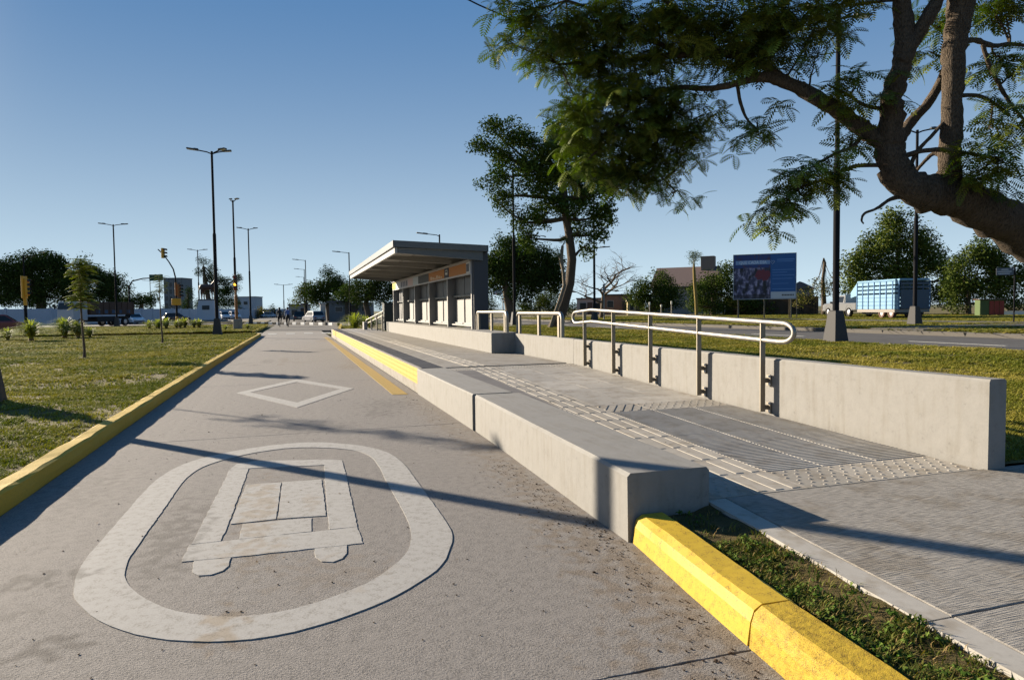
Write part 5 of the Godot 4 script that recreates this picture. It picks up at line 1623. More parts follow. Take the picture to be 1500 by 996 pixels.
	tree("street_tree", "dark many-stemmed street tree under the shelter roof edge", [[8.15, 0.46, -77.24, 0.342], [7.96, 1.45, -77.35, 0.304], [7.76, 2.21, -77.45, 0.266], [8.15, 3.19, -77.37, 0.190]], [[7.81, 4.11, -77.52, 1.52, 1.06], [9.26, 4.24, -77.06, 1.67, 1.22], [8.73, 3.19, -77.18, 1.67, 0.91], [10.47, 3.32, -76.63, 1.37, 1.22], [7.07, 3.21, -77.72, 0.91, 0.76], [9.57, 2.19, -76.87, 1.06, 0.61]], cluster.broad, 5.5, 1.0, dk0, Color(0.055, 0.07, 0.016), 33, "street trees by the grey shed")
	# right side
	tree("hedge_tree", "dark green broad tree left of the house gable", [[44.12, 0.04, -78.29, 0.352], [44.08, 1.45, -78.37, 0.308], [43.94, 2.77, -78.47, 0.220]], [[43.38, 3.66, -78.70, 1.94, 1.76], [45.09, 4.95, -78.21, 1.58, 1.41], [46.31, 3.62, -77.75, 1.76, 1.76], [44.17, 1.89, -78.36, 2.29, 1.23], [42.10, 2.79, -79.07, 1.23, 1.41], [46.68, 1.86, -77.55, 1.41, 1.06]], cluster.broad, 4.4, 1.1, md0, Color(0.085, 0.105, 0.022), 34, "trees across the asphalt road")
	tree("hedge_tree", "thick dark tree between the house and the billboard", [[46.97, 0.08, -68.96, 0.400], [47.00, 1.36, -69.01, 0.320], [47.12, 2.95, -69.05, 0.240]], [[45.90, 2.97, -69.44, 1.92, 1.76], [47.83, 4.14, -68.88, 1.92, 1.76], [49.32, 2.93, -68.34, 1.60, 1.92], [47.00, 1.52, -69.02, 2.40, 1.12], [48.85, 5.33, -68.61, 1.28, 0.96], [44.72, 1.79, -69.76, 1.12, 0.96], [51.21, 2.10, -67.70, 1.60, 1.60], [53.48, 1.43, -66.94, 1.92, 1.12]], cluster.broad, 4.4, 1.1, md0, Color(0.085, 0.105, 0.022), 35, "trees across the asphalt road")
	tree("hedge_tree", "sparse pale tree with a broken dead trunk beside the pickup", [[53.46, 0.64, -58.50, 0.288], [53.43, 2.30, -58.58, 0.252], [53.41, 4.10, -58.67, 0.180], [53.66, 5.89, -58.68, 0.144], [53.53, 6.40, -58.74, 0.072]], [[52.28, 3.03, -58.98, 1.01, 1.44], [53.99, 2.65, -58.42, 1.01, 1.30], [54.90, 3.36, -58.16, 0.72, 1.44], [51.57, 1.96, -59.16, 0.72, 0.72]], cluster.fine, 1.3, 1.1, Color(0.06, 0.062, 0.018), Color(0.13, 0.12, 0.035), 36, "trees across the asphalt road")
	tree("hedge_tree", "big leafy tree towering over the blue livestock trailer", [[55.90, 0.35, -51.39, 0.396], [55.93, 1.47, -51.43, 0.363], [55.86, 3.45, -51.55, 0.297], [55.77, 5.10, -51.65, 0.198]], [[52.70, 5.47, -52.66, 1.72, 1.72], [54.31, 6.77, -52.20, 1.85, 1.72], [56.23, 8.07, -51.65, 2.38, 1.58], [57.77, 7.06, -51.10, 1.98, 1.72], [59.30, 5.39, -50.53, 1.85, 1.72], [54.89, 4.79, -51.92, 2.24, 1.72], [57.38, 4.09, -51.09, 2.24, 1.72], [52.64, 3.17, -52.57, 1.85, 1.45], [55.46, 2.47, -51.63, 2.64, 1.32], [58.60, 2.43, -50.62, 2.24, 1.45], [60.83, 3.72, -49.96, 1.19, 1.58], [55.64, 9.72, -51.91, 1.58, 0.92], [51.73, 4.17, -52.91, 0.92, 1.32]], cluster.broad, 4.6, 1.15, md0, Color(0.12, 0.14, 0.028), 37, "trees across the asphalt road")
	tree("hedge_tree", "rounded leafy tree above the red and green kiosk", [[56.65, 0.37, -44.84, 0.240], [56.62, 1.39, -44.90, 0.210], [56.70, 2.59, -44.93, 0.150]], [[56.48, 4.99, -45.11, 1.44, 1.32], [57.92, 5.57, -44.68, 1.56, 1.44], [59.33, 4.66, -44.18, 1.44, 1.44], [57.00, 3.19, -44.86, 1.80, 1.32], [59.00, 2.86, -44.20, 1.80, 1.32], [55.57, 2.91, -45.31, 1.08, 1.20], [60.73, 3.74, -43.69, 1.44, 1.56], [56.11, 1.70, -45.08, 1.20, 0.72], [60.11, 1.65, -43.79, 1.56, 0.84]], cluster.broad, 5.4, 1.1, md0, Color(0.10, 0.12, 0.024), 38, "trees across the asphalt road")
	tree("pruned_tree", "tall pruned trunk with a few leaves left at its top", [[42.32, 0.41, -65.21, 0.188], [42.30, 2.13, -65.30, 0.188], [42.20, 4.01, -65.42, 0.188], [42.17, 5.51, -65.50, 0.150], [42.19, 6.26, -65.53, 0.075]], [[41.92, 7.08, -65.66, 0.23, 0.23], [42.57, 7.22, -65.46, 0.23, 0.23], [42.26, 6.48, -65.52, 0.23, 0.23]], cluster.fine, 2.0, 0.6, md0, md1, 39, "", mk(lin(0.26, 0.20, 0.06), 0.9, {"tex": "bark", "tile": 0.8}), 1)
	# saplings
	for q in [[[-5.70, 0.13, -22.27], 2.95, "yellow-green sapling on a thin trunk in the near lawn"], [[-5.25, 0.13, -31.80], 3.1, "wispy pale sapling with few leaves in the far lawn"], [[-7.9, 0.14, -18.7], 5.0, "taller young sapling on the lawn next to the lamp post"]]:
		sapling(q[2], V(q[0]), q[1], q[1] != 2.95)

func far_bush() -> void:
	var k := 0
	for q in [[[-7.75, 0.00, -191.67], [[-8.23, 1.33, -191.88, 1.08, 1.08], [-6.85, 1.67, -191.46, 1.26, 1.08], [-7.57, 0.42, -191.63, 1.44, 0.90]], Color(0.30, 0.20, 0.015), "yellow autumn tree beyond the white building"], [[-4.74, 0.00, -201.22], [[-5.42, 1.66, -201.51, 1.14, 1.14], [-3.81, 0.88, -200.96, 1.52, 0.95], [-4.73, 0.32, -201.23, 1.71, 0.95]], Color(0.04, 0.055, 0.02), "dark green rounded tree next to the yellow tree"], [[-2.04, 0.00, -221.37], [[-2.02, 0.59, -221.40, 1.26, 0.84], [-0.02, 0.77, -220.76, 1.26, 0.84], [-3.23, 0.18, -221.77, 1.26, 0.84]], Color(0.035, 0.045, 0.02), "low dark tree at the end of the avenue"], [[-30.79, 0.00, -209.58], [[-32.22, 0.86, -210.08, 1.52, 0.95], [-30.05, 0.65, -209.37, 1.33, 0.95], [-34.01, 1.65, -210.69, 1.52, 1.33], [-28.96, 0.82, -209.03, 1.14, 0.95]], Color(0.03, 0.04, 0.018), "dark shrubby tree at the foot of the grey tower block"], [[59.02, 0.30, -117.67], [[53.48, 1.62, -119.51, 2.08, 1.04], [57.19, 1.32, -118.31, 1.82, 0.78], [60.29, 1.54, -117.32, 1.56, 0.91], [51.00, 1.40, -120.30, 1.30, 0.91]], Color(0.03, 0.04, 0.02), "dark tree line behind the low brick houses"]]:
		var a: Vector3 = V(q[0])
		var c: Color = q[2]
		tree("bushy_tree", q[3], [[a.x, a.y, a.z, 0.25], [a.x, a.y + 1.5, a.z, 0.2], [a.x, a.y + 2.5, a.z, 0.12]], q[1], cluster.broad, 1.6, 1.5, c * 0.6, c, 50 + k)
		k += 1

func bare_tree() -> void:
	var t := thing("bare_tree", "leafless spreading tree near the low brick houses", "tree")
	var r := RandomNumberGenerator.new()
	r.seed = 9
	var b := MB.new()
	var base := V([30.17, 0.35, -63.86])
	var stack := [[base, Vector3(0.02, 1, 0), 3.1, 0.26, 0]]
	while stack.size():
		var q: Array = stack.pop_back()
		var p: Vector3 = q[0]
		var d: Vector3 = q[1].normalized()
		var l: float = q[2]
		var pts := [p]
		var rr := [q[3]]
		for i in 4:
			d = (d + Vector3(r.randfn(), r.randfn() * 0.6 + (0.10 if q[4] > 1 else 0.0), r.randfn()) * 0.16).normalized()
			p += d * l / 4.0
			pts.append(p)
			rr.append(q[3] * (1.0 - 0.4 * (i + 1) / 4.0))
		b.tube(pts, rr, 5 if q[4] > 1 else 8, true)
		if q[4] < 5:
			for i in (4 if q[4] == 0 else 3 if q[4] < 4 else 2):
				var a := r.randf() * TAU
				var sd := Vector3(cos(a), r.randf_range(-0.05, 0.35), sin(a))
				var from: Vector3 = pts[r.randi_range(2, 4)]
				stack.append([from, d * 0.45 + sd * (1.15 if q[4] == 0 else 0.8), l * r.randf_range(0.66, 0.85), q[3] * 0.52, q[4] + 1])
	obj("trunk", b, M.bark_far, t)

func sapling(label: String, at: Vector3, h: float, thin: bool) -> void:
	var t := thing("sapling", label, "tree", at, 0.0, "saplings on the lawn")
	var b := MB.new()
	var r := RandomNumberGenerator.new()
	r.seed = int(h * 100)
	b.tube([Vector3(0, -0.05, 0), Vector3(0.01, 0.25, 0), Vector3(-0.02, h * 0.35, 0.02), Vector3(-0.04, h * 0.65, 0), Vector3(-0.03, h * 0.9, 0.01)], [0.05, 0.035, 0.026, 0.02, 0.01], 8)
	obj("trunk", b, M.bark_far, t)
	b = MB.new()
	b.lathe([Vector2(0.30, 0.0), Vector2(0.26, 0.035), Vector2(0.1, 0.05), Vector2(0.0, 0.05)], 12)
	obj("soil_ring", b, mk(lin(0.06, 0.045, 0.03), 1.0, {"tex": "soil", "tile": 0.7}), t)
	var spots := []
	var cols := PackedColorArray()
	var n := 42 if thin else 120
	for i in n:
		var y: float = h * (r.randf_range(0.72, 1.0) if thin else r.randf_range(0.52, 1.0))
		var f := (y / h - 0.5) * 2.0
		var w := 0.30 * sin(clampf(f, 0.08, 1.0) * PI * 0.85 + 0.3)
		var a := r.randf() * TAU
		var s := r.randf_range(0.75, 1.15) * (0.8 if thin else 1.0)
		spots.append(Transform3D(Basis(Vector3.UP, a).scaled(Vector3(s, s, s)), Vector3(cos(a) * w * r.randf(), y - 0.1, sin(a) * w * r.randf())))
		cols.append(Color(0.10, 0.12, 0.014).lerp(Color(0.26, 0.25, 0.025), r.randf()) * (0.75 if thin else 1.0))
	scatter("crown", "", "", frond_cluster(2, 0.34, 13, 8, 0.085, 0.022), M.leaf, spots, cols, t)

# ---------- ornamental grasses ----------
func fountain(n: int, h: float, w: float, sd: int) -> ArrayMesh:
	var r := RandomNumberGenerator.new()
	r.seed = sd
	var b := MB.new()
	for i in n:
		var a := r.randf() * TAU
		var d := Vector3(cos(a), 0, sin(a))
		var out := sqrt(r.randf_range(0.03, 1.0)) * w
		var hh := h * r.randf_range(0.6, 1.05) * (1.0 - 0.35 * out / w)
		var s := d.cross(Vector3.UP) * r.randf_range(0.018, 0.030)
		var prev := d * 0.06 * r.randf()
		for k in 4:
			var t := (k + 1) / 4.0
			var p := d * out * t * t + d * 0.05 + Vector3(0, hh * (1.0 - (1.0 - t) * (1.0 - t)) - 0.25 * out * t * t * t, 0)
			var s0 := s * (1.0 - 0.6 * k / 4.0)
			var s1 := s * (1.0 - 0.6 * (k + 1) / 4.0)
			b.quad(prev - s0, prev + s0, p + s1, p - s1)
			prev = p
	return b.mesh()

func plants() -> void:
	var big := fountain(230, 1.15, 1.05, 3)
	var mid := fountain(170, 0.95, 0.85, 4)
	var k := 0
	for q in [[[-12.07, 0.13, -38.51], 1.0, "full fountain of light green blades standing alone by the traffic signal"], [[-13.56, 0.13, -40.04], 0.75, "smaller yellowing clump of blades by the dark red car"], [[-11.64, 0.13, -42.05], 1.1, "wide green clump of blades in front of the truck cab"], [[-10.95, 0.13, -41.83], 0.9, "dark green clump of blades close behind the sapling trunk"], [[-10.50, 0.13, -42.21], 0.7, "small green clump of blades in front of the tipper body"]]:
		plant(q[2], V(q[0]), q[1], big if q[1] > 0.8 else mid, k, "clumps of ornamental grass in front of the truck")
		k += 1
	for i in 11:
		var px: float = i / 10.0
		var a := V([-11.21, 0.10, -63.47]).lerp(V([-8.06, 0.10, -67.71]), px)
		plant("pale ornamental grass clump in the planted row before the traffic signal", a + Vector3(rng.randf_range(-0.5, 0.5), 0, rng.randf_range(-1.2, 1.2)), rng.randf_range(0.8, 1.15), mid, k, "row of pale grasses on the traffic island")
		k += 1
	for q in [[[3.73, 0.10, -43.95], 1.15, "tall arching light green grass clump beyond the platform end"], [[4.41, 0.10, -44.78], 0.95, "yellow-green grass clump beside the sloping handrail"], [[4.89, 0.10, -45.68], 0.9, "low grass clump tucked against the stub wall"]]:
		plant(q[2], V(q[0]), q[1], big, k, "grass clumps at the platform end")
		k += 1
	for q in [[[-3.30, 0.10, -55.67], "tiny yellow-green clump near the concrete block"], [[-4.70, 0.10, -54.02], "tiny clump of blades beside the tall lamp base"]]:
		plant(q[1], V(q[0]), 0.5, mid, k, "")
		k += 1

func plant(label: String, at: Vector3, s: float, mesh: Mesh, k: int, group: String) -> void:
	var r := RandomNumberGenerator.new()
	r.seed = 300 + k
	var t := thing("grass_clump", label, "plant", at, r.randf() * TAU, group)
	t.scale = Vector3(s, s, s) * 1.15
	var key := "fountain%d" % (k % 4)
	if not M.has(key):
		var c: Color = [Color(0.14, 0.15, 0.025), Color(0.17, 0.16, 0.035), Color(0.10, 0.125, 0.022), Color(0.20, 0.17, 0.05)][k % 4]
		M[key] = mk(c.linear_to_srgb(), 0.6, {"back": Color(0.5, 0.55, 0.15), "two": true})
	obj("blades", mesh, M[key], t)
	var b := MB.new()
	b.lathe([Vector2(0.12, -0.03), Vector2(0.09, 0.12), Vector2(0.04, 0.22), Vector2(0, 0.22)], 8)
	obj("crown_base", b, mk(lin(0.12, 0.08, 0.04), 0.95), t)

# ---------- signals and signs ----------
func signal_head(parent: Node, at: Vector3, bs: Basis, lights: int, body: Material, lit := -1) -> void:
	var b := MB.new()
	var h := 0.30 * lights
	b.box(at, bs.orthonormalized() * Vector3.ZERO + Vector3(0.30, h, 0.22), 0.03, bs)
	var hd := obj("signal_head", b, body, parent)
	var cols := [lin(0.30, 0.02, 0.015), lin(0.28, 0.14, 0.01), lin(0.01, 0.12, 0.05), lin(0.30, 0.02, 0.015)]
	for i in lights:
		var y := h / 2 - 0.15 - i * 0.30
		b = MB.new()
		b.lathe([Vector2(0.11, 0.0), Vector2(0.10, 0.02), Vector2(0.05, 0.035), Vector2(0, 0.04)], 10, at + bs * Vector3(0, y, 0.11), bs * Basis(Vector3(1, 0, 0), Vector3(0, 0, 1), Vector3(0, -1, 0)))
		var m: Material = mk(cols[i % 4], 0.3)
		if i == lit:
			m = mk(lin(0.6, 0.35, 0.02), 0.3, {"glow": lin(1.0, 0.55, 0.05), "power": 1.3})
		obj("lens", b, m, hd)
		b = MB.new()
		for k in 7:
			var a0 := -0.2 + (PI + 0.4) * k / 7.0
			var a1 := -0.2 + (PI + 0.4) * (k + 1) / 7.0
			var p0 := Vector3(cos(a0) * 0.13, y + sin(a0) * 0.13, 0.11)
			var p1 := Vector3(cos(a1) * 0.13, y + sin(a1) * 0.13, 0.11)
			b.quad(at + bs * p0, at + bs * p1, at + bs * (p1 + Vector3(0, -0.03, 0.24)), at + bs * (p0 + Vector3(0, -0.03, 0.24)))
		obj("visor", b, M.black_paint, hd)

func signals() -> void:
	var amber := mk(lin(0.52, 0.26, 0.02), 0.5)
	var rust := mk(lin(0.22, 0.085, 0.02), 0.6)
	var right := Vector3(0.952, 0, 0.306)
	# arm signal
	var a := V([-10.01, 0.10, -68.34])
	var s := thing("traffic_signal", "traffic signal on a curved arm above the planted grasses", "traffic light", a, 0.0, "traffic signals")
	var b := MB.new()
	b.tube([Vector3(0, 1.6, 0), Vector3(0, 3.2, 0), Vector3(-0.02, 4.6, 0), right * -0.18 + Vector3(0, 5.3, 0), right * -0.55 + Vector3(0, 5.95, 0), right * -1.0 + Vector3(0, 6.6, 0), right * -1.5 + Vector3(0, 7.1, 0)], [0.075, 0.07, 0.065, 0.06, 0.055, 0.05, 0.05], 8)
	obj("arm", b, M.pole, s)
	b = MB.new()
	b.lathe([Vector2(0.11, 0), Vector2(0.11, 1.0), Vector2(0.09, 1.02)], 10)
	obj("lower_pole", b, amber, s)
	b = MB.new()
	b.lathe([Vector2(0.09, 1.0), Vector2(0.09, 2.4), Vector2(0.085, 2.42)], 10)
	obj("pole", b, M.pole, s)
	b = MB.new()
	b.lathe([Vector2(0.095, 2.9), Vector2(0.095, 4.1)], 10)
	obj("pole_sleeve", b, rust, s)
	b = MB.new()
	b.box(Vector3(0, 2.35, 0), Vector3(0.75, 0.62, 0.3), 0.03, Basis(Vector3.UP, -0.3))
	obj("control_box", b, amber, s)
	signal_head(s, right * 0.28 + Vector3(0, 3.35, 0), Basis(Vector3.UP, 1.1), 4, rust)
	signal_head(s, right * -1.05 + Vector3(0, 6.75, 0.1), Basis(Vector3.UP, 1.2), 3, amber)
	# signal stack by the lamp post on the island
	a = V([-4.38, 0.10, -60.22])
	s = thing("traffic_signal", "stacked traffic signal with a lit amber lens beside the lamp post", "traffic light", a, 0.0, "traffic signals")
	b = MB.new()
	b.lathe([Vector2(0.12, 0), Vector2(0.11, 2.7), Vector2(0.08, 2.75), Vector2(0.08, 4.4), Vector2(0, 4.42)], 10)
	obj("pole", b, rust, s)
	signal_head(s, Vector3(0, 3.75, 0.2), Basis(Vector3.UP, -0.25), 4, mk(lin(0.06, 0.03, 0.015), 0.5), 2)
	var cbk := thing("concrete_block", "upright concrete block at the foot of the stacked traffic signal", "block", V([-4.07, 0.10, -56.97]))
	b = MB.new()
	b.box(Vector3(0, 0.38, 0), Vector3(0.55, 0.8, 0.5), 0.03, Basis(Vector3.UP, -0.3))
	obj("block", b, M.slab, cbk)
	b = MB.new()
	b.box(Vector3(0, 0.79, 0), Vector3(0.46, 0.03, 0.42), 0.01, Basis(Vector3.UP, -0.3))
	obj("cap", b, M.slab, cbk)
	# signal seen edge-on at the left
	a = V([-18.23, 0.10, -57.31])
	s = thing("traffic_signal", "yellow traffic signal seen edge-on in front of the white wall", "traffic light", a, 0.0, "traffic signals")
	b = MB.new()
	b.lathe([Vector2(0.11, 0), Vector2(0.10, 2.1), Vector2(0.06, 2.15), Vector2(0.05, 5.6), Vector2(0, 5.62)], 10)
	obj("pole", b, M.pole, s)
	b = MB.new()
	b.box(Vector3(0, 2.55, 0), Vector3(0.2, 1.1, 0.2), 0.02)
	b.box(Vector3(-0.02, 3.3, 0), Vector3(0.16, 1.6, 0.5), 0.03, Basis(Vector3.UP, -0.3))
	obj("backing", b, amber, s)
	signal_head(s, right * 0.16 + Vector3(0, 3.3, 0), Basis(Vector3.UP, 1.25), 4, amber)
	b = MB.new()
	b.tube([Vector3(0, 5.3, 0), right * 0.35 + Vector3(0, 5.55, 0), right * 0.9 + Vector3(0, 5.55, 0)], [0.03], 6)
	obj("arm", b, M.pole, s)
	# green gantry sign
	a = V([-21.79, 0.00, -107.86])
	s = thing("gantry_sign", "green road sign hanging from a curved gantry arm above the avenue", "road sign", a)
	b = MB.new()
	b.tube([Vector3(0, 0, 0), Vector3(0, 5.2, 0), right * 0.5 + Vector3(0, 6.0, 0), right * 2.0 + Vector3(0, 6.35, 0), right * 4.6 + Vector3(0, 6.45, 0)], [0.14, 0.11, 0.09, 0.08, 0.06], 8)
	obj("mast", b, M.pole, s)
	b = MB.new()
	b.box(right * 3.9 + Vector3(0, 6.45, 0.15), Vector3(1.9, 0.85, 0.06), 0.01, Basis(Vector3.UP, -0.3))
	obj("sign_plate", b, mk(lin(0.012, 0.06, 0.035), 0.5), s)
	# street name plate at the right
	a = V([34.23, 0.36, -24.71])
	s = thing("street_name_sign", "dark street name plate on a thin post beside the tree trunk", "street sign", a)
	b = MB.new()
	b.lathe([Vector2(0.035, 0), Vector2(0.035, 2.85), Vector2(0, 2.87)], 8)
	obj("post", b, M.pole, s)
	var rt := Vector3(cos(0.62), 0, sin(0.62))
	var face := Basis(rt, Vector3.UP, rt.cross(Vector3.UP))
	b = MB.new()
	b.box(rt * -0.42 + Vector3(0, 2.62, 0), Vector3(0.74, 0.36, 0.02), 0.004, face)
	obj("name_plate", b, mk(lin(0.10, 0.11, 0.13), 0.5), s)
	b = MB.new()
	for i in 3:
		b.box(rt * (-0.42 - 0.02 * i) + Vector3(0, 2.72 - i * 0.10, 0) + face.z * 0.012, Vector3([0.30, 0.6, 0.5][i], 0.035, 0.004), 0.0, face)
	obj("lettering", b, M.white, s)
	# overhead cable
	b = MB.new()
	var p := []
	for i in 21:
		var t := i / 20.0
		p.append(Vector3(lerpf(15.6, -4.18, t), lerpf(8.9, 10.4, t) - 2.35 * sin(PI * t), lerpf(-16.6, -11.6, t)))
	b.tube(p, [0.016], 5, false)
	tag(obj("overhead_cable", b, M.pole), "thin dark overhead cable running from the lamp post through the leaves", "cable")
	# basketball hoop
	a = V([29.39, 0.30, -95.64])
	s = thing("basketball_hoop", "basketball hoop with a pale backboard under the dark round tree", "basketball hoop", a)
	b = MB.new()
	b.tube([Vector3(0, 0, 0), Vector3(0, 2.3, 0), right * -0.15 + Vector3(0, 2.9, 0), right * -0.6 + Vector3(0, 3.5, 0)], [0.10, 0.09, 0.08, 0.07], 8)
	obj("post", b, mk(lin(0.35, 0.36, 0.36), 0.5), s)
	b = MB.new()
	b.box(right * -0.75 + Vector3(0, 3.75, 0), Vector3(1.35, 1.05, 0.06), 0.01, Basis(Vector3.UP, -0.3))
	obj("backboard", b, mk(lin(0.42, 0.44, 0.50), 0.6), s)
	b = MB.new()
	var rim := []
	for i in 12:
		rim.append(right * -0.9 + Vector3(0.22 * cos(TAU * i / 12), 3.4, 0.35 + 0.22 * sin(TAU * i / 12)))
	b.tube(rim, [0.02], 5, false, 0.0, true)
	obj("rim", b, mk(lin(0.5, 0.1, 0.03), 0.5), s)
	# white monument with a standing horse
	a = V([-11.75, 0.00, -108.84])
	s = thing("monument", "white tapered stone monument with a dark plaque on a stepped base", "monument", a, -0.3)
	b = MB.new()
	for q in [[2.6, 0.0, 2.6, 0.22], [2.2, 0.22, 2.2, 0.42]]:
		b.span(Vector3(-q[0], q[1], -q[2] * 0.7), Vector3(q[0], q[3], q[2] * 0.7), 0.02)
	obj("step", b, M.slab, s)
	b = MB.new()
	b.slab(PackedVector2Array([Vector2(-1.5, 0.42), Vector2(1.5, 0.42), Vector2(1.35, 1.25), Vector2(0.98, 3.25), Vector2(-0.98, 3.25), Vector2(-1.35, 1.25)]), -0.9, 0.9, Transform3D())
	obj("pedestal", b, mk(lin(0.42, 0.45, 0.50), 0.7, {"tex": "smooth", "tile": 2.0}), s)
	b = MB.new()
	b.box(Vector3(0, 3.33, 0), Vector3(2.1, 0.16, 1.95), 0.02)
	obj("cornice", b, mk(lin(0.10, 0.11, 0.12), 0.7), s)
	b = MB.new()
	b.box(Vector3(0.05, 2.2, 0.92), Vector3(1.05, 0.62, 0.06), 0.01)
	obj("plaque", b, mk(lin(0.02, 0.03, 0.035), 0.4), s)
	var hs := thing("horse_statue", "dark bronze horse statue standing on the white monument", "statue", a + Vector3(0, 3.41, 0), -0.3)
	var cap := []
	var bc := Color(0.06, 0.035, 0.025)
	for q in [[-0.75, 1.75, 0.0, 0.75, 1.78, 0.0, 0.44, 0.42], [0.7, 1.9, 0.0, 1.25, 2.75, 0.0, 0.34, 0.22], [1.25, 2.75, 0.0, 1.75, 2.55, 0.0, 0.2, 0.13], [-1.1, 1.85, 0.0, -1.35, 1.0, 0.0, 0.12, 0.08], [1.2, 2.9, 0.07, 1.2, 3.05, 0.08, 0.05, 0.03],
		[-0.7, 1.5, 0.2, -0.85, 0.85, 0.2, 0.24, 0.12], [-0.85, 0.85, 0.2, -0.8, 0.05, 0.2, 0.10, 0.09], [-0.7, 1.5, -0.2, -0.65, 0.85, -0.2, 0.24, 0.12], [-0.65, 0.85, -0.2, -0.6, 0.05, -0.2, 0.10, 0.09], [0.7, 1.5, 0.2, 0.72, 0.8, 0.2, 0.2, 0.11], [0.72, 0.8, 0.2, 0.7, 0.05, 0.2, 0.09, 0.09], [0.7, 1.5, -0.2, 0.9, 0.85, -0.2, 0.2, 0.11], [0.9, 0.85, -0.2, 0.85, 0.05, -0.2, 0.09, 0.09]]:
		cap.append([Vector3(q[0], q[1], q[2]), Vector3(q[3], q[4], q[5]), q[6], q[7], bc])
	obj("body", nets(cap, 0.09, 0.06), mk(Color.WHITE, 0.5, {"vc": true}), hs)

# smooth union of tapered capsules, meshed as surface nets: [a, b, ra, rb, colour]
func nets(caps: Array, cell: float, blend: float) -> MB:
	var lo := Vector3.ONE * 1e9
	var hi := Vector3.ONE * -1e9
	for q in caps:
		var r: float = maxf(q[2], q[3]) + cell * 2
		lo = lo.min(q[0].min(q[1]) - Vector3.ONE * r)
		hi = hi.max(q[0].max(q[1]) + Vector3.ONE * r)
	var n := Vector3i(((hi - lo) / cell).ceil()) + Vector3i.ONE
	var f := PackedFloat32Array()
	f.resize(n.x * n.y * n.z)
	f.fill(1.0)
	for q in caps:
		var a: Vector3 = q[0]
		var ab: Vector3 = q[1] - a
		var l2 := maxf(ab.length_squared(), 1e-8)
		var pad: float = maxf(q[2], q[3]) + blend + cell * 2
		var i0 := Vector3i(((q[0].min(q[1]) - Vector3.ONE * pad - lo) / cell).floor()).clamp(Vector3i.ZERO, n - Vector3i.ONE)
		var i1 := Vector3i(((q[0].max(q[1]) + Vector3.ONE * pad - lo) / cell).ceil()).clamp(Vector3i.ZERO, n - Vector3i.ONE)
		for k in range(i0.z, i1.z + 1):
			for j in range(i0.y, i1.y + 1):
				for i in range(i0.x, i1.x + 1):
					var p := lo + Vector3(i, j, k) * cell
					var t := clampf((p - a).dot(ab) / l2, 0, 1)
					var d: float = p.distance_to(a + ab * t) - lerpf(q[2], q[3], t)
					var ix := i + n.x * (j + n.y * k)
					var o := f[ix]
					var h := clampf(0.5 + 0.5 * (o - d) / blend, 0, 1)
					f[ix] = lerpf(o, d, h) - blend * h * (1.0 - h)
	var vid := {}
	var pos := PackedVector3Array()
	for k in n.z - 1:
		for j in n.y - 1:
			for i in n.x - 1:
				var s := Vector3.ZERO
				var m := 0
				var base := i + n.x * (j + n.y * k)
				var c := [f[base], f[base + 1], f[base + n.x], f[base + n.x + 1], f[base + n.x * n.y], f[base + n.x * n.y + 1], f[base + n.x * n.y + n.x], f[base + n.x * n.y + n.x + 1]]
				var neg := 0
				for v in c:
					if v < 0.0: neg += 1
				if neg == 0 or neg == 8: continue
				for e in [[0, 1], [2, 3], [4, 5], [6, 7], [0, 2], [1, 3], [4, 6], [5, 7], [0, 4], [1, 5], [2, 6], [3, 7]]:
					var va: float = c[e[0]]
					var vb: float = c[e[1]]
					if (va < 0.0) != (vb < 0.0):
						var t := va / (va - vb)
						var pa := Vector3(e[0] & 1, (e[0] >> 1) & 1, e[0] >> 2)
						var pb := Vector3(e[1] & 1, (e[1] >> 1) & 1, e[1] >> 2)
						s += pa.lerp(pb, t)
						m += 1
				vid[base] = pos.size()
				pos.append(lo + (Vector3(i, j, k) + s / m) * cell)
	var faces := []
	var acc := PackedVector3Array()
	acc.resize(pos.size())
	for base in vid:
		var i: int = base % n.x
		var j: int = (base / n.x) % n.y
		var k: int = base / (n.x * n.y)
		for ax in 3:
			var st: int = [1, n.x, n.x * n.y][ax]
			var s1: int = [n.x, n.x * n.y, 1][ax]
			var s2: int = [n.x * n.y, 1, n.x][ax]
			var lim: Array = [[j, k], [k, i], [i, j]][ax]
			if lim[0] == 0 or lim[1] == 0: continue
			if base + st >= f.size(): continue
			if (f[base] < 0.0) == (f[base + st] < 0.0): continue
			if not (vid.has(base - s1) and vid.has(base - s2) and vid.has(base - s1 - s2)): continue
			var q := [vid[base], vid[base - s1], vid[base - s1 - s2], vid[base - s2]]
			if f[base] >= 0.0: q.reverse()
			faces.append(q)
	for q in faces:
		var nn := (pos[q[2]] - pos[q[0]]).cross(pos[q[3]] - pos[q[1]])
		for v in q: acc[v] += nn
	var b := MB.new()
	b.colored = true
	var cols := PackedColorArray()
	for v in pos:
		var best := 1e9
		var col := Color.WHITE
		for q in caps:
			var ab: Vector3 = q[1] - q[0]
			var t := clampf((v - q[0]).dot(ab) / maxf(ab.length_squared(), 1e-8), 0, 1)
			var d: float = v.distance_to(q[0] + ab * t) - lerpf(q[2], q[3], t)
			if d < best:
				best = d
				col = q[4]
		cols.append(col)
	for q in faces:
		b.col = cols[q[0]]
		b.trin(pos[q[0]], pos[q[1]], pos[q[2]], acc[q[0]].normalized(), acc[q[1]].normalized(), acc[q[2]].normalized())
		b.trin(pos[q[0]], pos[q[2]], pos[q[3]], acc[q[0]].normalized(), acc[q[2]].normalized(), acc[q[3]].normalized())
	return b

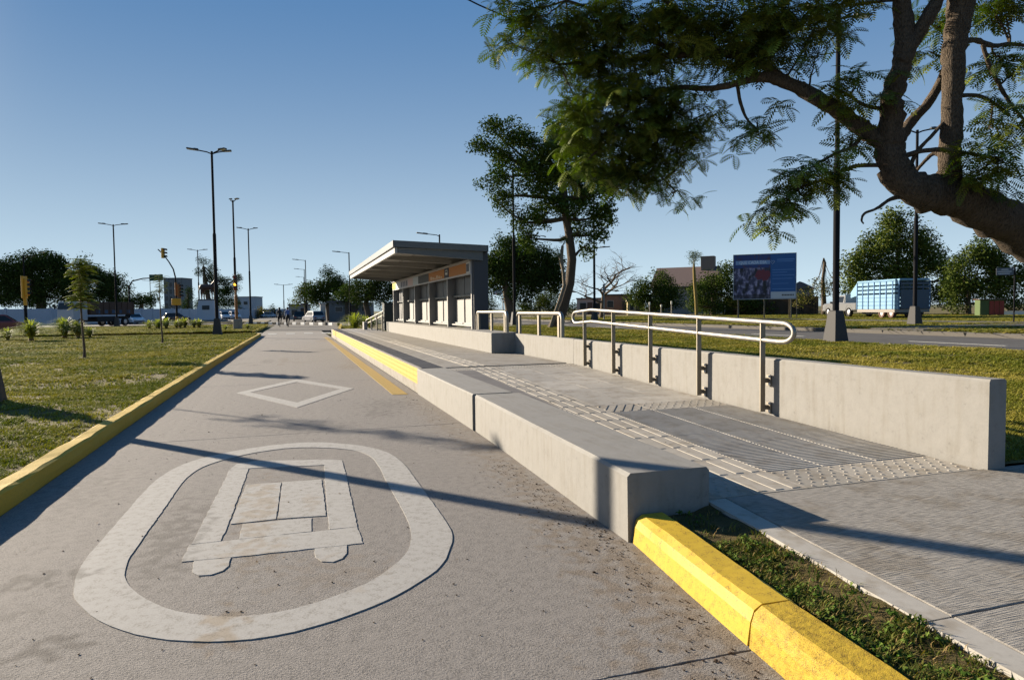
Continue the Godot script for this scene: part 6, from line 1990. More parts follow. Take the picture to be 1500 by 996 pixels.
# ---------- buildings ----------
func window(parent: Node, at: Vector3, w: float, h: float, bs: Basis, glass: Material, frame: Material) -> void:
	var b := MB.new()
	b.box(at, Vector3(w + 0.12, h + 0.12, 0.08), 0.0, bs)
	var o := obj("window", b, frame, parent)
	b = MB.new()
	b.box(at + bs.z * 0.035, Vector3(w, h, 0.04), 0.0, bs)
	obj("pane", b, glass, o)

func house(called: String, label: String, at: Vector3, w: float, d: float, h: float, wall: Color, roof: Color, roof_h: float, turn: float, wins: Array, door := -99.0) -> Node3D:
	var t := thing(called, label, "house" if called != "tower_block" else "building", at, turn)
	var b := MB.new()
	b.span(Vector3(-w / 2, -0.3, -d), Vector3(w / 2, h, 0))
	obj("wall", b, mk(wall.linear_to_srgb(), 0.85, {"tex": "smooth", "tile": 2.5, "detail": "drips", "detail_tile": 4.0}), t)
	b = MB.new()
	if roof_h > 0.0:
		b.slab(PackedVector2Array([Vector2(-w / 2 - 0.4, h - 0.05), Vector2(w / 2 + 0.4, h - 0.05), Vector2(w / 2 + 0.4, h + 0.1), Vector2(0, h + roof_h), Vector2(-w / 2 - 0.4, h + 0.1)]), -d - 0.3, 0.35, Transform3D())
	else:
		b.span(Vector3(-w / 2 - 0.15, h + 0.002, -d - 0.15), Vector3(w / 2 + 0.15, h + 0.22, 0.15), 0.01)
	obj("roof", b, mk(roof.linear_to_srgb(), 0.85, {"tex": "smooth", "tile": 3.0}), t)
	var gl := mk(lin(0.02, 0.025, 0.03), 0.15)
	var fr := mk(lin(0.30, 0.29, 0.27), 0.7)
	for q in wins:
		window(t, Vector3(q[0], q[1], 0.03), q[2], q[3], Basis(), gl, fr)
	if door > -90.0:
		b = MB.new()
		b.span(Vector3(door - 0.5, 0, 0.0), Vector3(door + 0.5, 2.1, 0.06), 0.01)
		var dr := obj("door", b, mk(lin(0.06, 0.04, 0.03), 0.6), t)
		b = MB.new()
		b.ball(Vector3(door + 0.38, 1.0, 0.09), Vector3.ONE * 0.04, 6, 4)
		obj("handle", b, M.bolt, dr)
	return t

func buildings() -> void:
	# white boundary wall on the left, in panels between piers
	var wl := thing("boundary_wall", "long pale bluish boundary wall running behind the truck and cars", "wall")
	var line := [[-43.25, 0.00, -111.60], [-31.97, 0.00, -110.08], [-26.32, 0.00, -130.35], [-18.32, 0.00, -163.52], [-1.60, 0.00, -215.98]]
	var wm := mk(lin(0.40, 0.43, 0.48), 0.8, {"tex": "smooth", "tile": 3.0, "detail": "drips", "detail_tile": 3.0})
	for i in line.size() - 1:
		var a := V(line[i])
		var c := V(line[i + 1])
		var n := int(a.distance_to(c) / 4.0)
		for k in n:
			var p := a.lerp(c, float(k) / n)
			var q := a.lerp(c, (k + 1.0) / n)
			var x := (q - p).normalized()
			var bs := Basis(x, Vector3.UP, x.cross(Vector3.UP))
			var b := MB.new()
			b.box((p + q) / 2 + Vector3(0, 1.1, 0), Vector3(p.distance_to(q) - 0.32, 2.35, 0.16), 0.01, bs)
			obj("wall_panel", b, wm, wl)
			b = MB.new()
			b.box(p + Vector3(0, 1.15, 0), Vector3(0.3, 2.5, 0.3), 0.01, bs)
			obj("pier", b, wm, wl)
	var tw := house("tower_block", "grey tower block with vertical ribs behind the boundary wall", V([-49.74, 0.00, -331.32]), 8.2, 9.0, 16.8, Color(0.16, 0.17, 0.19), Color(0.10, 0.10, 0.11), 0.0, -0.35, [])
	var gl := mk(lin(0.03, 0.035, 0.045), 0.2)
	var fr := mk(lin(0.2, 0.2, 0.2), 0.7)
	for i in 4:
		for k in 5:
			window(tw, Vector3(-2.85 + i * 1.9, 2.0 + k * 3.0, 0.03), 1.0, 1.9, Basis(), gl, fr)
	for i in 5:
		var b := MB.new()
		b.span(Vector3(-3.9 + i * 1.9, 0.0, 0.0), Vector3(-3.7 + i * 1.9, 16.7, 0.25))
		obj("rib", b, fr, tw)
	var wb := house("white_building", "white building with an outside stair beyond the signal", V([-15.15, 0.00, -246.61]), 6.8, 8.0, 6.6, Color(0.36, 0.39, 0.42), Color(0.25, 0.26, 0.27), 0.0, -0.25, [[-2.0, 4.6, 1.2, 1.0], [0.2, 4.6, 1.2, 1.0], [2.2, 1.6, 1.0, 1.2]], -2.0)
	var bb := MB.new()
	bb.bar(Vector3(-2.6, 3.4, 0.5), Vector3(2.8, 1.2, 0.5), 0.5, 0.9)
	obj("stair", bb, mk(lin(0.12, 0.13, 0.14), 0.8), wb)
	house("corner_shop", "small shop with a purple awning band at the end of the street", V([1.04, 0.00, -131.02]), 3.4, 5.0, 2.6, Color(0.30, 0.28, 0.27), Color(0.12, 0.10, 0.22), 0.0, -0.1, [[-0.7, 1.3, 1.0, 1.0]], 0.9)
	var sh := house("grey_shed", "low grey shed with a sloping roof behind the street trees", V([7.33, 0.10, -94.31]), 5.4, 6.0, 2.5, Color(0.14, 0.145, 0.15), Color(0.10, 0.10, 0.105), 0.0, -0.2, [[-1.4, 1.6, 0.9, 0.6], [2.0, 1.6, 0.8, 0.6]], 0.6)
	sh.get_node("roof").rotation.z = 0.05
	sh.get_node("roof").position.y = 0.12
	var pil := thing("gate_pillar", "white gate pillar next to the grey shed", "pillar", V([3.95, 0.10, -96.45]))
	bb = MB.new()
	bb.span(Vector3(-0.35, 0, -0.35), Vector3(0.35, 2.3, 0.35), 0.02)
	obj("shaft", bb, mk(lin(0.5, 0.47, 0.42), 0.8, {"tex": "smooth", "tile": 1.5}), pil)
	bb = MB.new()
	bb.box(Vector3(0, 2.38, 0), Vector3(0.9, 0.16, 0.9), 0.02)
	obj("cap", bb, mk(lin(0.4, 0.38, 0.35), 0.8), pil)
	# houses on the right
	house("brick_house", "low white and pink house beside the leafless tree", V([46.58, 0.30, -102.74]), 4.4, 6.0, 2.6, Color(0.34, 0.30, 0.28), Color(0.14, 0.12, 0.11), 0.0, -0.5, [[-1.2, 1.5, 1.0, 1.0], [1.0, 1.5, 1.2, 0.9]], 0.0)
	house("brick_house", "red brick house with a dark side wall behind the rail posts", V([47.21, 0.30, -94.13]), 4.2, 6.0, 3.0, Color(0.20, 0.115, 0.08), Color(0.06, 0.06, 0.065), 0.0, -0.45, [[-1.1, 1.7, 0.9, 1.0]], 1.2)
	house("brick_house", "low yellow house with two dark doors by the hedge tree", V([47.00, 0.30, -87.89]), 2.4, 5.0, 2.0, Color(0.36, 0.29, 0.15), Color(0.22, 0.18, 0.11), 0.0, -0.45, [[-0.6, 1.2, 0.5, 0.8]], 0.5)
	var gh := house("gabled_house", "two-storey house with a brown pitched roof and a wide chimney", V([61.77, 0.40, -89.46]), 9.0, 9.0, 4.0, Color(0.30, 0.25, 0.22), Color(0.15, 0.105, 0.09), 3.2, -0.75 + PI / 2, [[-2.0, 3.4, 1.2, 1.2], [2.0, 3.4, 1.2, 1.2]], 0.0)
	bb = MB.new()
	bb.span(Vector3(-1.0, 6.6, -2.4), Vector3(0.6, 8.7, -0.4), 0.02)
	obj("chimney", bb, mk(lin(0.18, 0.14, 0.11), 0.85), gh)
	house("grey_house", "plain grey gabled building behind the billboard edge", V([81.44, 0.40, -94.70]), 3.4, 6.0, 3.9, Color(0.10, 0.12, 0.15), Color(0.08, 0.09, 0.11), 1.2, -0.8, [[0.2, 2.4, 0.9, 0.9]])
	# dark garden fence under the trees
	var fc := thing("garden_fence", "dark board fence in the shade behind the billboard legs", "fence")
	M.fence = mk(lin(0.11, 0.08, 0.055), 0.9, {"tex": "bark", "tile": 1.2})
	var f0 := V([49.48, 0.45, -70.28])
	var f1 := V([55.84, 0.45, -61.93])
	for i in 44:
		var p := f0.lerp(f1, i / 44.0)
		var x := (f1 - f0).normalized()
		bb = MB.new()
		bb.box(p + Vector3(0, 1.0, 0), Vector3(0.40, 2.0 + rng.randf_range(-0.05, 0.05), 0.04), 0.004, Basis(x, Vector3.UP, x.cross(Vector3.UP)))
		obj("board", bb, M.fence, fc)
	# kiosk
	var k := thing("kiosk", "small kiosk with a green side and a red shuttered front", "kiosk", V([52.63, 0.45, -39.83]), -0.55)
	bb = MB.new()
	bb.span(Vector3(-0.75, 0, -1.0), Vector3(0.95, 1.25, 0.0), 0.02)
	obj("body", bb, mk(lin(0.06, 0.09, 0.03), 0.7), k)
	for i in 3:
		bb = MB.new()
		bb.span(Vector3(-0.1 + i * 0.35, 0.08, 0.001), Vector3(0.22 + i * 0.35, 1.15, 0.035), 0.005)
		obj("shutter", bb, mk(lin(0.20, 0.03, 0.02), 0.6), k)
	bb = MB.new()
	bb.span(Vector3(-0.85, 1.252, -1.1), Vector3(1.05, 1.31, 0.12), 0.01)
	obj("roof", bb, mk(lin(0.10, 0.06, 0.05), 0.7), k)
	var lw := thing("garden_wall", "low white garden wall by the kiosk", "wall", V([56.60, 0.45, -40.65]), -0.6)
	bb = MB.new()
	bb.span(Vector3(-1.0, 0, -0.1), Vector3(3.0, 0.28, 0.1), 0.01)
	obj("wall_block", bb, mk(lin(0.6, 0.58, 0.55), 0.8), lw)
	bb = MB.new()
	bb.span(Vector3(-1.05, 0.282, -0.13), Vector3(3.05, 0.32, 0.13), 0.01)
	obj("coping", bb, mk(lin(0.5, 0.48, 0.45), 0.8), lw)
	var i2 := 0
	for q in [[38.89, 0.40, -69.47], [39.12, 0.40, -67.29], [42.33, 0.40, -70.47], [47.37, 0.40, -70.95], [48.27, 0.40, -68.56], [26.08, 0.30, -54.65]]:
		var gp := thing("garden_post", ["thin grey post on the verge left of the pruned trunk", "short white-topped post before the hedge tree", "thin pale post beneath the hedge tree", "white letterbox post near the pruned trunk", "short white marker post left of the billboard", "slim grey post on the verge beside the leafless tree"][i2], "post", V(q))
		bb = MB.new()
		var hh: float = [1.6, 1.3, 1.7, 1.5, 1.1, 3.2][i2]
		bb.lathe([Vector2(0.07, 0), Vector2(0.06, hh * 0.8), Vector2(0.06, hh * 0.82)], 8)
		obj("shaft", bb, mk(lin(0.25, 0.23, 0.2), 0.8), gp)
		bb = MB.new()
		bb.lathe([Vector2(0.0, hh * 0.8), Vector2(0.10, hh * 0.82), Vector2(0.10, hh), Vector2(0, hh + 0.03)], 8)
		obj("top", bb, mk(lin(0.6, 0.58, 0.52) if i2 != 5 else lin(0.2, 0.2, 0.2), 0.7), gp)
		i2 += 1

# ---------- billboard ----------
func billboard() -> void:
	var at := V([36.21, 0.42, -46.15])
	var t := thing("billboard", "blue roadside billboard with a crowd picture standing on wooden legs", "billboard", at, -atan2(at.x, -at.z))
	var w := 4.7
	var y0 := 1.58
	var y1 := 5.15
	var b := MB.new()
	b.span(Vector3(-w / 2, y0, -0.06), Vector3(w / 2, y1, 0.0), 0.01)
	obj("board", b, mk(lin(0.025, 0.10, 0.28), 0.5), t)
	b = MB.new()
	for q in [[-w / 2 - 0.04, y0 - 0.04, w / 2 + 0.04, y0], [-w / 2 - 0.04, y1, w / 2 + 0.04, y1 + 0.04], [-w / 2 - 0.04, y0, -w / 2, y1], [w / 2, y0, w / 2 + 0.04, y1]]:
		b.span(Vector3(q[0], q[1], -0.08), Vector3(q[2], q[3], 0.02))
	obj("frame", b, mk(lin(0.4, 0.4, 0.4), 0.5), t)
	# the crowd picture: a flat print
	var im := Image.create(160, 200, false, Image.FORMAT_RGB8)
	var nz := FastNoiseLite.new()
	nz.seed = 12
	nz.frequency = 0.045
	var n2 := FastNoiseLite.new()
	n2.seed = 13
	n2.frequency = 0.02
	for j in 200:
		for i in 160:
			var v := j / 200.0
			var a := nz.get_noise_2d(i, j * 0.7)
			var c := Color(0.16, 0.17, 0.28)
			if v < 0.30:
				c = Color(0.12, 0.22, 0.45).lerp(Color(0.30, 0.20, 0.30), clampf(a * 2.0, 0, 1))
			else:
				var k := n2.get_noise_2d(i * 1.3, j * 0.6)
				c = Color(0.22, 0.21, 0.32).lerp(Color(0.62, 0.58, 0.68), clampf(0.4 + a * 1.6, 0, 1))
				c = c.lerp(Color(0.05, 0.05, 0.09), clampf(k * 2.2, 0, 1))
				var ux := (i - 128.0) / 34.0
				var uy := (j - 92.0) / 24.0
				if ux * ux + uy * uy < 1.0 + a: c = Color(0.42, 0.14, 0.20)
				if v > 0.9: c = c * 0.6
			im.set_pixel(i, j, c)
	var pic := StandardMaterial3D.new()
	pic.albedo_texture = ImageTexture.create_from_image(im)
	pic.roughness = 0.5
	var qm := QuadMesh.new()
	qm.size = Vector2(2.80, y1 - y0 - 0.02)
	obj("picture", qm, pic, t, Vector3(-w / 2 + 1.41, (y0 + y1) / 2, 0.006))
	var pale := mk(lin(0.42, 0.50, 0.62), 0.5)
	b = MB.new()
	b.span(Vector3(-w / 2 + 0.15, y1 - 0.80, 0.008), Vector3(-w / 2 + 2.78, y1 - 0.48, 0.012))
	obj("slogan_band", b, mk(lin(0.20, 0.30, 0.50), 0.5), t)
	var tm := TextMesh.new()
	tm.text = "QUE CADA DIA"
	tm.font_size = 32
	tm.pixel_size = 0.0098
	tm.depth = 0.006
	var sf := SystemFont.new()
	sf.font_names = PackedStringArray(["Droid Sans"])
	tm.font = sf
	obj("slogan", tm, mk(lin(0.75, 0.78, 0.82), 0.5), t, Vector3(-w / 2 + 1.47, y1 - 0.64, 0.017))
	b = MB.new()
	b.tube([Vector3(0.62, y1 - 0.60, 0.01), Vector3(0.52, y1 - 0.52, 0.01), Vector3(0.46, y1 - 0.60, 0.01), Vector3(0.62, y1 - 0.80, 0.01), Vector3(0.78, y1 - 0.60, 0.01), Vector3(0.72, y1 - 0.52, 0.01)], [0.016], 6, false, 0.0, true)
	obj("heart_emblem", b, pale, t)
	b = MB.new()
	for q in [[0.95, 0.42, 1.5, 0.08], [0.95, 0.58, 1.2, 0.06], [0.6, 1.25, 1.7, 0.05], [0.6, 1.45, 1.1, 0.05], [0.6, 1.68, 1.7, 0.05], [0.6, 1.95, 1.5, 0.05], [0.6, 2.35, 1.2, 0.04], [0.6, 2.78, 1.7, 0.05]]:
		b.span(Vector3(q[0], y1 - q[1] - q[3], 0.001), Vector3(minf(q[0] + q[2], w / 2 - 0.1), y1 - q[1], 0.006))
	obj("text_lines", b, mk(lin(0.10, 0.22, 0.48), 0.5), t)
	b = MB.new()
	b.span(Vector3(0.49, y0 + 0.02, 0.001), Vector3(w / 2 - 0.02, y0 + 0.55, 0.008))
	obj("footer", b, mk(lin(0.45, 0.47, 0.52), 0.5), t)
	b = MB.new()
	for i in 8:
		b.span(Vector3(1.32 + i * 0.115, y0 + 0.22, 0.008), Vector3(1.40 + i * 0.115, y0 + 0.34, 0.012))
	obj("footer_lettering", b, M.black_paint, t)
	for q in [[-2.0, 0.0], [0.0, 0.0], [2.0, 0.0]]:
		b = MB.new()
		b.span(Vector3(q[0] - 0.06, -0.1, -0.20), Vector3(q[0] + 0.06, y1 - 0.5, -0.09), 0.005)
		obj("leg", b, M.bark_pale, t)
	for q in [-2.05, 1.9]:
		b = MB.new()
		b.bar(Vector3(q, -0.1, -1.3), Vector3(q, 2.6, -0.24), 0.09, 0.09)
		obj("brace", b, M.bark_pale, t)
	b = MB.new()
	b.span(Vector3(2.42, -0.1, -0.9), Vector3(2.50, 1.7, -0.8))
	obj("brace", b, M.bark_pale, t)

# ---------- vehicles (front towards local +x) ----------
func wheel(parent: Node, at: Vector3, r: float, w: float) -> void:
	var bs := Basis(Vector3(1, 0, 0), Vector3(0, 0, 1), Vector3(0, -1, 0))
	var b := MB.new()
	b.lathe([Vector2(r * 0.62, -w / 2), Vector2(r * 0.94, -w / 2), Vector2(r, -w * 0.3), Vector2(r, w * 0.3), Vector2(r * 0.94, w / 2), Vector2(r * 0.62, w / 2)], 18, at, bs)
	var o := obj("wheel", b, mk(lin(0.015, 0.015, 0.015), 0.9), parent)
	b = MB.new()
	b.lathe([Vector2(0, -w * 0.42), Vector2(r * 0.3, -w * 0.42), Vector2(r * 0.62, -w * 0.30), Vector2(r * 0.62, w * 0.30), Vector2(r * 0.3, w * 0.42), Vector2(0, w * 0.42)], 12, at, bs)
	obj("rim", b, mk(lin(0.42, 0.42, 0.43), 0.4, {"metal": 0.6}), o)

func frustum(b: MB, x0: float, x1: float, y0: float, w0: float, X0: float, X1: float, y1: float, w1: float) -> void:
	var lo := [Vector3(x0, y0, -w0), Vector3(x1, y0, -w0), Vector3(x1, y0, w0), Vector3(x0, y0, w0)]
	var hi := [Vector3(X0, y1, -w1), Vector3(X1, y1, -w1), Vector3(X1, y1, w1), Vector3(X0, y1, w1)]
	var mid := Vector3((x0 + x1) / 2, (y0 + y1) / 2, 0)
	for i in 4:
		var j := (i + 1) % 4
		b.out_quad(lo[i], lo[j], hi[j], hi[i], mid)
	b.out_quad(hi[0], hi[1], hi[2], hi[3], mid)
	b.out_quad(lo[0], lo[1], lo[2], lo[3], mid)

func car(label: String, at: Vector3, turn: float, paint: Color, L := 4.1, W := 1.7, H := 1.48, called := "parked_car", group := "cars on the avenue") -> Node3D:
	var t := thing(called, label, "car", at, turn, group)
	var pm := mk(paint.linear_to_srgb(), 0.35, {"coat": 0.6})
	var h := L / 2
	var belt := H * 0.60
	var b := MB.new()
	var prof := PackedVector2Array([Vector2(-h, 0.35), Vector2(-h + 0.08, 0.22), Vector2(h - 0.1, 0.22), Vector2(h, 0.38), Vector2(h - 0.03, 0.62), Vector2(h - 0.12, belt - 0.18), Vector2(h - 0.95, belt), Vector2(-h + 0.15, belt), Vector2(-h + 0.02, belt - 0.2)])
	b.slab(prof, 0, W / 2, Transform3D(), 0.07)
	var mirror := Transform3D(Basis(Vector3(1, 0, 0), Vector3(0, 1, 0), Vector3(0, 0, -1)), Vector3.ZERO)
	b.slab(prof, 0, W / 2, mirror, 0.07)
	obj("body", b, pm, t)
	b = MB.new()
	frustum(b, -h + 0.2, h - 1.0, belt - 0.01, W / 2 - 0.07, -h + 0.55, h - 1.75, H, W / 2 - 0.2)
	obj("cabin", b, pm, t)
	var gl := mk(lin(0.015, 0.018, 0.022), 0.08)
	b = MB.new()
	for s in [-1.0, 1.0]:
		var z0: float = s * (W / 2 - 0.068)
		var z1: float = s * (W / 2 - 0.178)
		b.out_quad(Vector3(-h + 0.42, belt + 0.04, z0), Vector3(h - 1.2, belt + 0.04, z0), Vector3(h - 1.75, H - 0.1, z1), Vector3(-h + 0.65, H - 0.1, z1), Vector3(0, belt, 0))
	obj("side_window", b, gl, t)
	b = MB.new()
	b.out_quad(Vector3(h - 1.03, belt + 0.05, -W / 2 + 0.14), Vector3(h - 1.03, belt + 0.05, W / 2 - 0.14), Vector3(h - 1.66, H - 0.07, W / 2 - 0.26), Vector3(h - 1.66, H - 0.07, -W / 2 + 0.26), Vector3(0, belt, 0))
	obj("windscreen", b, gl, t)
	b = MB.new()
	b.out_quad(Vector3(-h + 0.205, belt + 0.05, -W / 2 + 0.14), Vector3(-h + 0.205, belt + 0.05, W / 2 - 0.14), Vector3(-h + 0.475, H - 0.08, W / 2 - 0.24), Vector3(-h + 0.475, H - 0.08, -W / 2 + 0.24), Vector3(0, belt, 0))
	obj("rear_window", b, gl, t)
	for sx in [-1.0, 1.0]:
		for sz in [-1.0, 1.0]:
			wheel(t, Vector3(sx * (h - 0.75), 0.30, sz * (W / 2 - 0.09)), 0.30, 0.2)
			b = MB.new()
			b.box(Vector3(sx * (h - 0.03), 0.62, sz * (W / 2 - 0.28)), Vector3(0.08, 0.14, 0.32), 0.02)
			obj("headlight" if sx > 0 else "tail_light", b, mk(lin(0.6, 0.6, 0.58) if sx > 0 else lin(0.25, 0.01, 0.01), 0.2), t)
	b = MB.new()
	b.box(Vector3(h - 0.01, 0.36, 0), Vector3(0.06, 0.16, W * 0.8), 0.02)
	b.box(Vector3(-h + 0.01, 0.36, 0), Vector3(0.06, 0.16, W * 0.8), 0.02)
	obj("bumper", b, mk(lin(0.03, 0.03, 0.03), 0.6), t)
	b = MB.new()
	b.box(Vector3(-h - 0.022, 0.55, 0), Vector3(0.01, 0.11, 0.4))
	obj("number_plate", b, M.white, t)
	return t

func vehicles() -> void:
	car("silver hatchback seen from behind, parked by the street trees", V([2.68, 0.00, -95.80]) + Vector3(0, 0.0, 0), PI / 2 + 0.35, Color(0.26, 0.26, 0.27))
	car("dark car driving away behind the two cyclists", V([0.95, 0.00, -108.97]), PI / 2, Color(0.015, 0.02, 0.022))
	car("dark red car half hidden behind the grass clumps", V([-23.56, 0.00, -68.48]), 0.25, Color(0.16, 0.02, 0.02))
	car("white hatchback beside the lamp post and tipper truck", V([-21.46, 0.00, -108.81]), -PI / 2 + 0.5, Color(0.62, 0.64, 0.68))
	car("white car facing the camera next to the monument", V([-13.94, 0.00, -157.91]), -PI / 2 + 0.3, Color(0.62, 0.62, 0.64), 4.4, 1.8, 1.7)
	car("white car right behind the signal pole", V([-12.01, 0.00, -159.39]), -PI / 2 + 0.3, Color(0.6, 0.6, 0.62), 4.4, 1.8, 1.7)
	car("dark car passing behind the arm signal", V([-18.16, 0.00, -123.52]), 0.3, Color(0.02, 0.02, 0.025))
	car("pale blue car far off by the boundary wall", V([-5.86, 0.00, -191.06]), 0.4, Color(0.30, 0.38, 0.46))
	tipper()
	pickup()
	trailer()

func tipper() -> void:
	var p := V([-24.13, 0.00, -87.59])
	var t := thing("tipper_truck", "white-cabbed tipper truck with a brown load body parked by the boundary wall", "truck", p, -2.13)
	var white := mk(lin(0.38, 0.39, 0.41), 0.4)
	var brown := mk(lin(0.085, 0.05, 0.035), 0.8, {"tex": "smooth", "tile": 1.5, "detail": "drips", "detail_tile": 2.0})
	var dark := mk(lin(0.015, 0.015, 0.016), 0.7)
	var b := MB.new()
	b.span(Vector3(-1.9, 0.75, -1.15), Vector3(0.0, 2.0, 1.15), 0.06)
	frustum(b, -1.9, -0.02, 1.99, 1.14, -1.9, -0.22, 2.85, 1.06)
	var cab := obj("cab", b, white, t)
	b = MB.new()
	b.out_quad(Vector3(0.005, 2.02, -1.02), Vector3(0.005, 2.02, 1.02), Vector3(-0.19, 2.74, 0.96), Vector3(-0.19, 2.74, -0.96), Vector3(-1, 2, 0))
	obj("windscreen", b, mk(lin(0.015, 0.02, 0.022), 0.1), cab)
	for s in [-1.0, 1.0]:
		b = MB.new()
		b.out_quad(Vector3(-0.35, 2.05, s * 1.145), Vector3(-1.15, 2.05, s * 1.145), Vector3(-1.15, 2.68, s * 1.085), Vector3(-0.5, 2.68, s * 1.085), Vector3(-0.7, 2.2, 0))
		obj("side_window", b, mk(lin(0.015, 0.02, 0.022), 0.1), cab)
		b = MB.new()
		b.box(Vector3(0.02, 0.95, s * 0.85), Vector3(0.06, 0.2, 0.35), 0.02)
		obj("headlight", b, mk(lin(0.5, 0.5, 0.48), 0.2), cab)
		b = MB.new()
		b.box(Vector3(0.1, 2.3, s * 1.3), Vector3(0.08, 0.5, 0.2), 0.02)
		obj("mirror", b, dark, cab)
	b = MB.new()
	b.span(Vector3(-0.02, 0.5, -1.15), Vector3(0.12, 0.78, 1.15), 0.03)
	obj("bumper", b, dark, t)
	b = MB.new()
	b.span(Vector3(-8.6, 1.35, -1.22), Vector3(-2.2, 2.85, 1.22), 0.03)
	var body := obj("load_body", b, brown, t)
	for i in 8:
		for s in [-1.0, 1.0]:
			b = MB.new()
			b.span(Vector3(-8.5 + i * 0.88, 1.36, s * 1.222), Vector3(-8.4 + i * 0.88, 2.84, s * 1.29), 0.0)
			obj("stake", b, brown, body)
	b = MB.new()
	for i in 5:
		b.span(Vector3(-7.9 + i * 1.1, 1.5, -1.25), Vector3(-7.4 + i * 1.1, 1.9, -1.224))
		b.span(Vector3(-7.9 + i * 1.1, 1.5, 1.224), Vector3(-7.4 + i * 1.1, 1.9, 1.25))
	obj("painted_patch", b, mk(lin(0.05, 0.08, 0.13), 0.7), body)
	b = MB.new()
	b.span(Vector3(-8.5, 0.85, -0.5), Vector3(-0.3, 1.15, 0.5), 0.02)
	b.span(Vector3(-6.0, 0.55, -1.1), Vector3(-3.2, 1.1, 1.1), 0.02)
	obj("chassis", b, dark, t)
	for x in [-0.95, -5.9, -7.3]:
		for s in [-1.0, 1.0]:
			wheel(t, Vector3(x, 0.5, s * 1.0), 0.5, 0.32)

func pickup() -> void:
	var t := thing("pickup_truck", "silver pickup hitched in front of the blue livestock trailer", "pickup", Vector3(45.5, 0.44, -46.97), PI / 2 - 0.239)
	var pm := mk(lin(0.13, 0.132, 0.135), 0.35, {"coat": 0.5})
	var b := MB.new()
	var prof := PackedVector2Array([Vector2(-2.65, 0.55), Vector2(-1.55, 0.45), Vector2(1.2, 0.45), Vector2(2.55, 0.42), Vector2(2.65, 0.6), Vector2(2.62, 0.95), Vector2(2.4, 1.10), Vector2(1.25, 1.18), Vector2(-2.65, 1.15)])
	b.slab(prof, 0, 0.92, Transform3D(), 0.07)
	b.slab(prof, 0, 0.92, Transform3D(Basis(Vector3(1, 0, 0), Vector3(0, 1, 0), Vector3(0, 0, -1)), Vector3.ZERO), 0.07)
	obj("body", b, pm, t)
	b = MB.new()
	frustum(b, -0.75, 1.3, 1.16, 0.86, -0.6, 0.55, 1.78, 0.70)
	obj("cab", b, pm, t)
	var gl := mk(lin(0.015, 0.018, 0.022), 0.08)
	for s in [-1.0, 1.0]:
		b = MB.new()
		b.out_quad(Vector3(-0.6, 1.2, s * 0.865), Vector3(1.1, 1.2, s * 0.865), Vector3(0.5, 1.7, s * 0.73), Vector3(-0.55, 1.7, s * 0.73), Vector3(0, 1.2, 0))
		obj("side_window", b, gl, t)
		b = MB.new()
		b.box(Vector3(1.0, 1.2, s * 1.0), Vector3(0.1, 0.16, 0.2), 0.02)
		obj("mirror", b, mk(lin(0.02, 0.02, 0.02), 0.5), t)
		for x in [1.6, -1.6]:
			b = MB.new()
			b.lathe([Vector2(0.50, -0.03), Vector2(0.50, 0.03), Vector2(0.0, 0.03)], 16, Vector3(x, 0.5, s * 0.90), Basis(Vector3(1, 0, 0), Vector3(0, 0, 1), Vector3(0, -1, 0)))
			obj("wheel_arch", b, mk(lin(0.02, 0.02, 0.02), 0.8), t)
			wheel(t, Vector3(x, 0.38, s * 0.86), 0.38, 0.26)
		b = MB.new()
		b.box(Vector3(2.6, 0.9, s * 0.68), Vector3(0.1, 0.18, 0.36), 0.02)
		obj("headlight", b, mk(lin(0.55, 0.55, 0.52), 0.2), t)
	b = MB.new()
	b.out_quad(Vector3(1.305, 1.2, -0.74), Vector3(1.305, 1.2, 0.74), Vector3(0.60, 1.72, 0.62), Vector3(0.60, 1.72, -0.62), Vector3(0, 1.2, 0))
	obj("windscreen", b, gl, t)
	b = MB.new()
	b.span(Vector3(-0.85, 1.15, -0.8), Vector3(-0.77, 1.85, 0.8), 0.02)
	obj("roll_bar", b, mk(lin(0.35, 0.35, 0.35), 0.3), t)
	b = MB.new()
	b.box(Vector3(2.66, 0.55, 0), Vector3(0.12, 0.2, 1.7), 0.03)
	obj("bumper", b, mk(lin(0.25, 0.25, 0.25), 0.4), t)

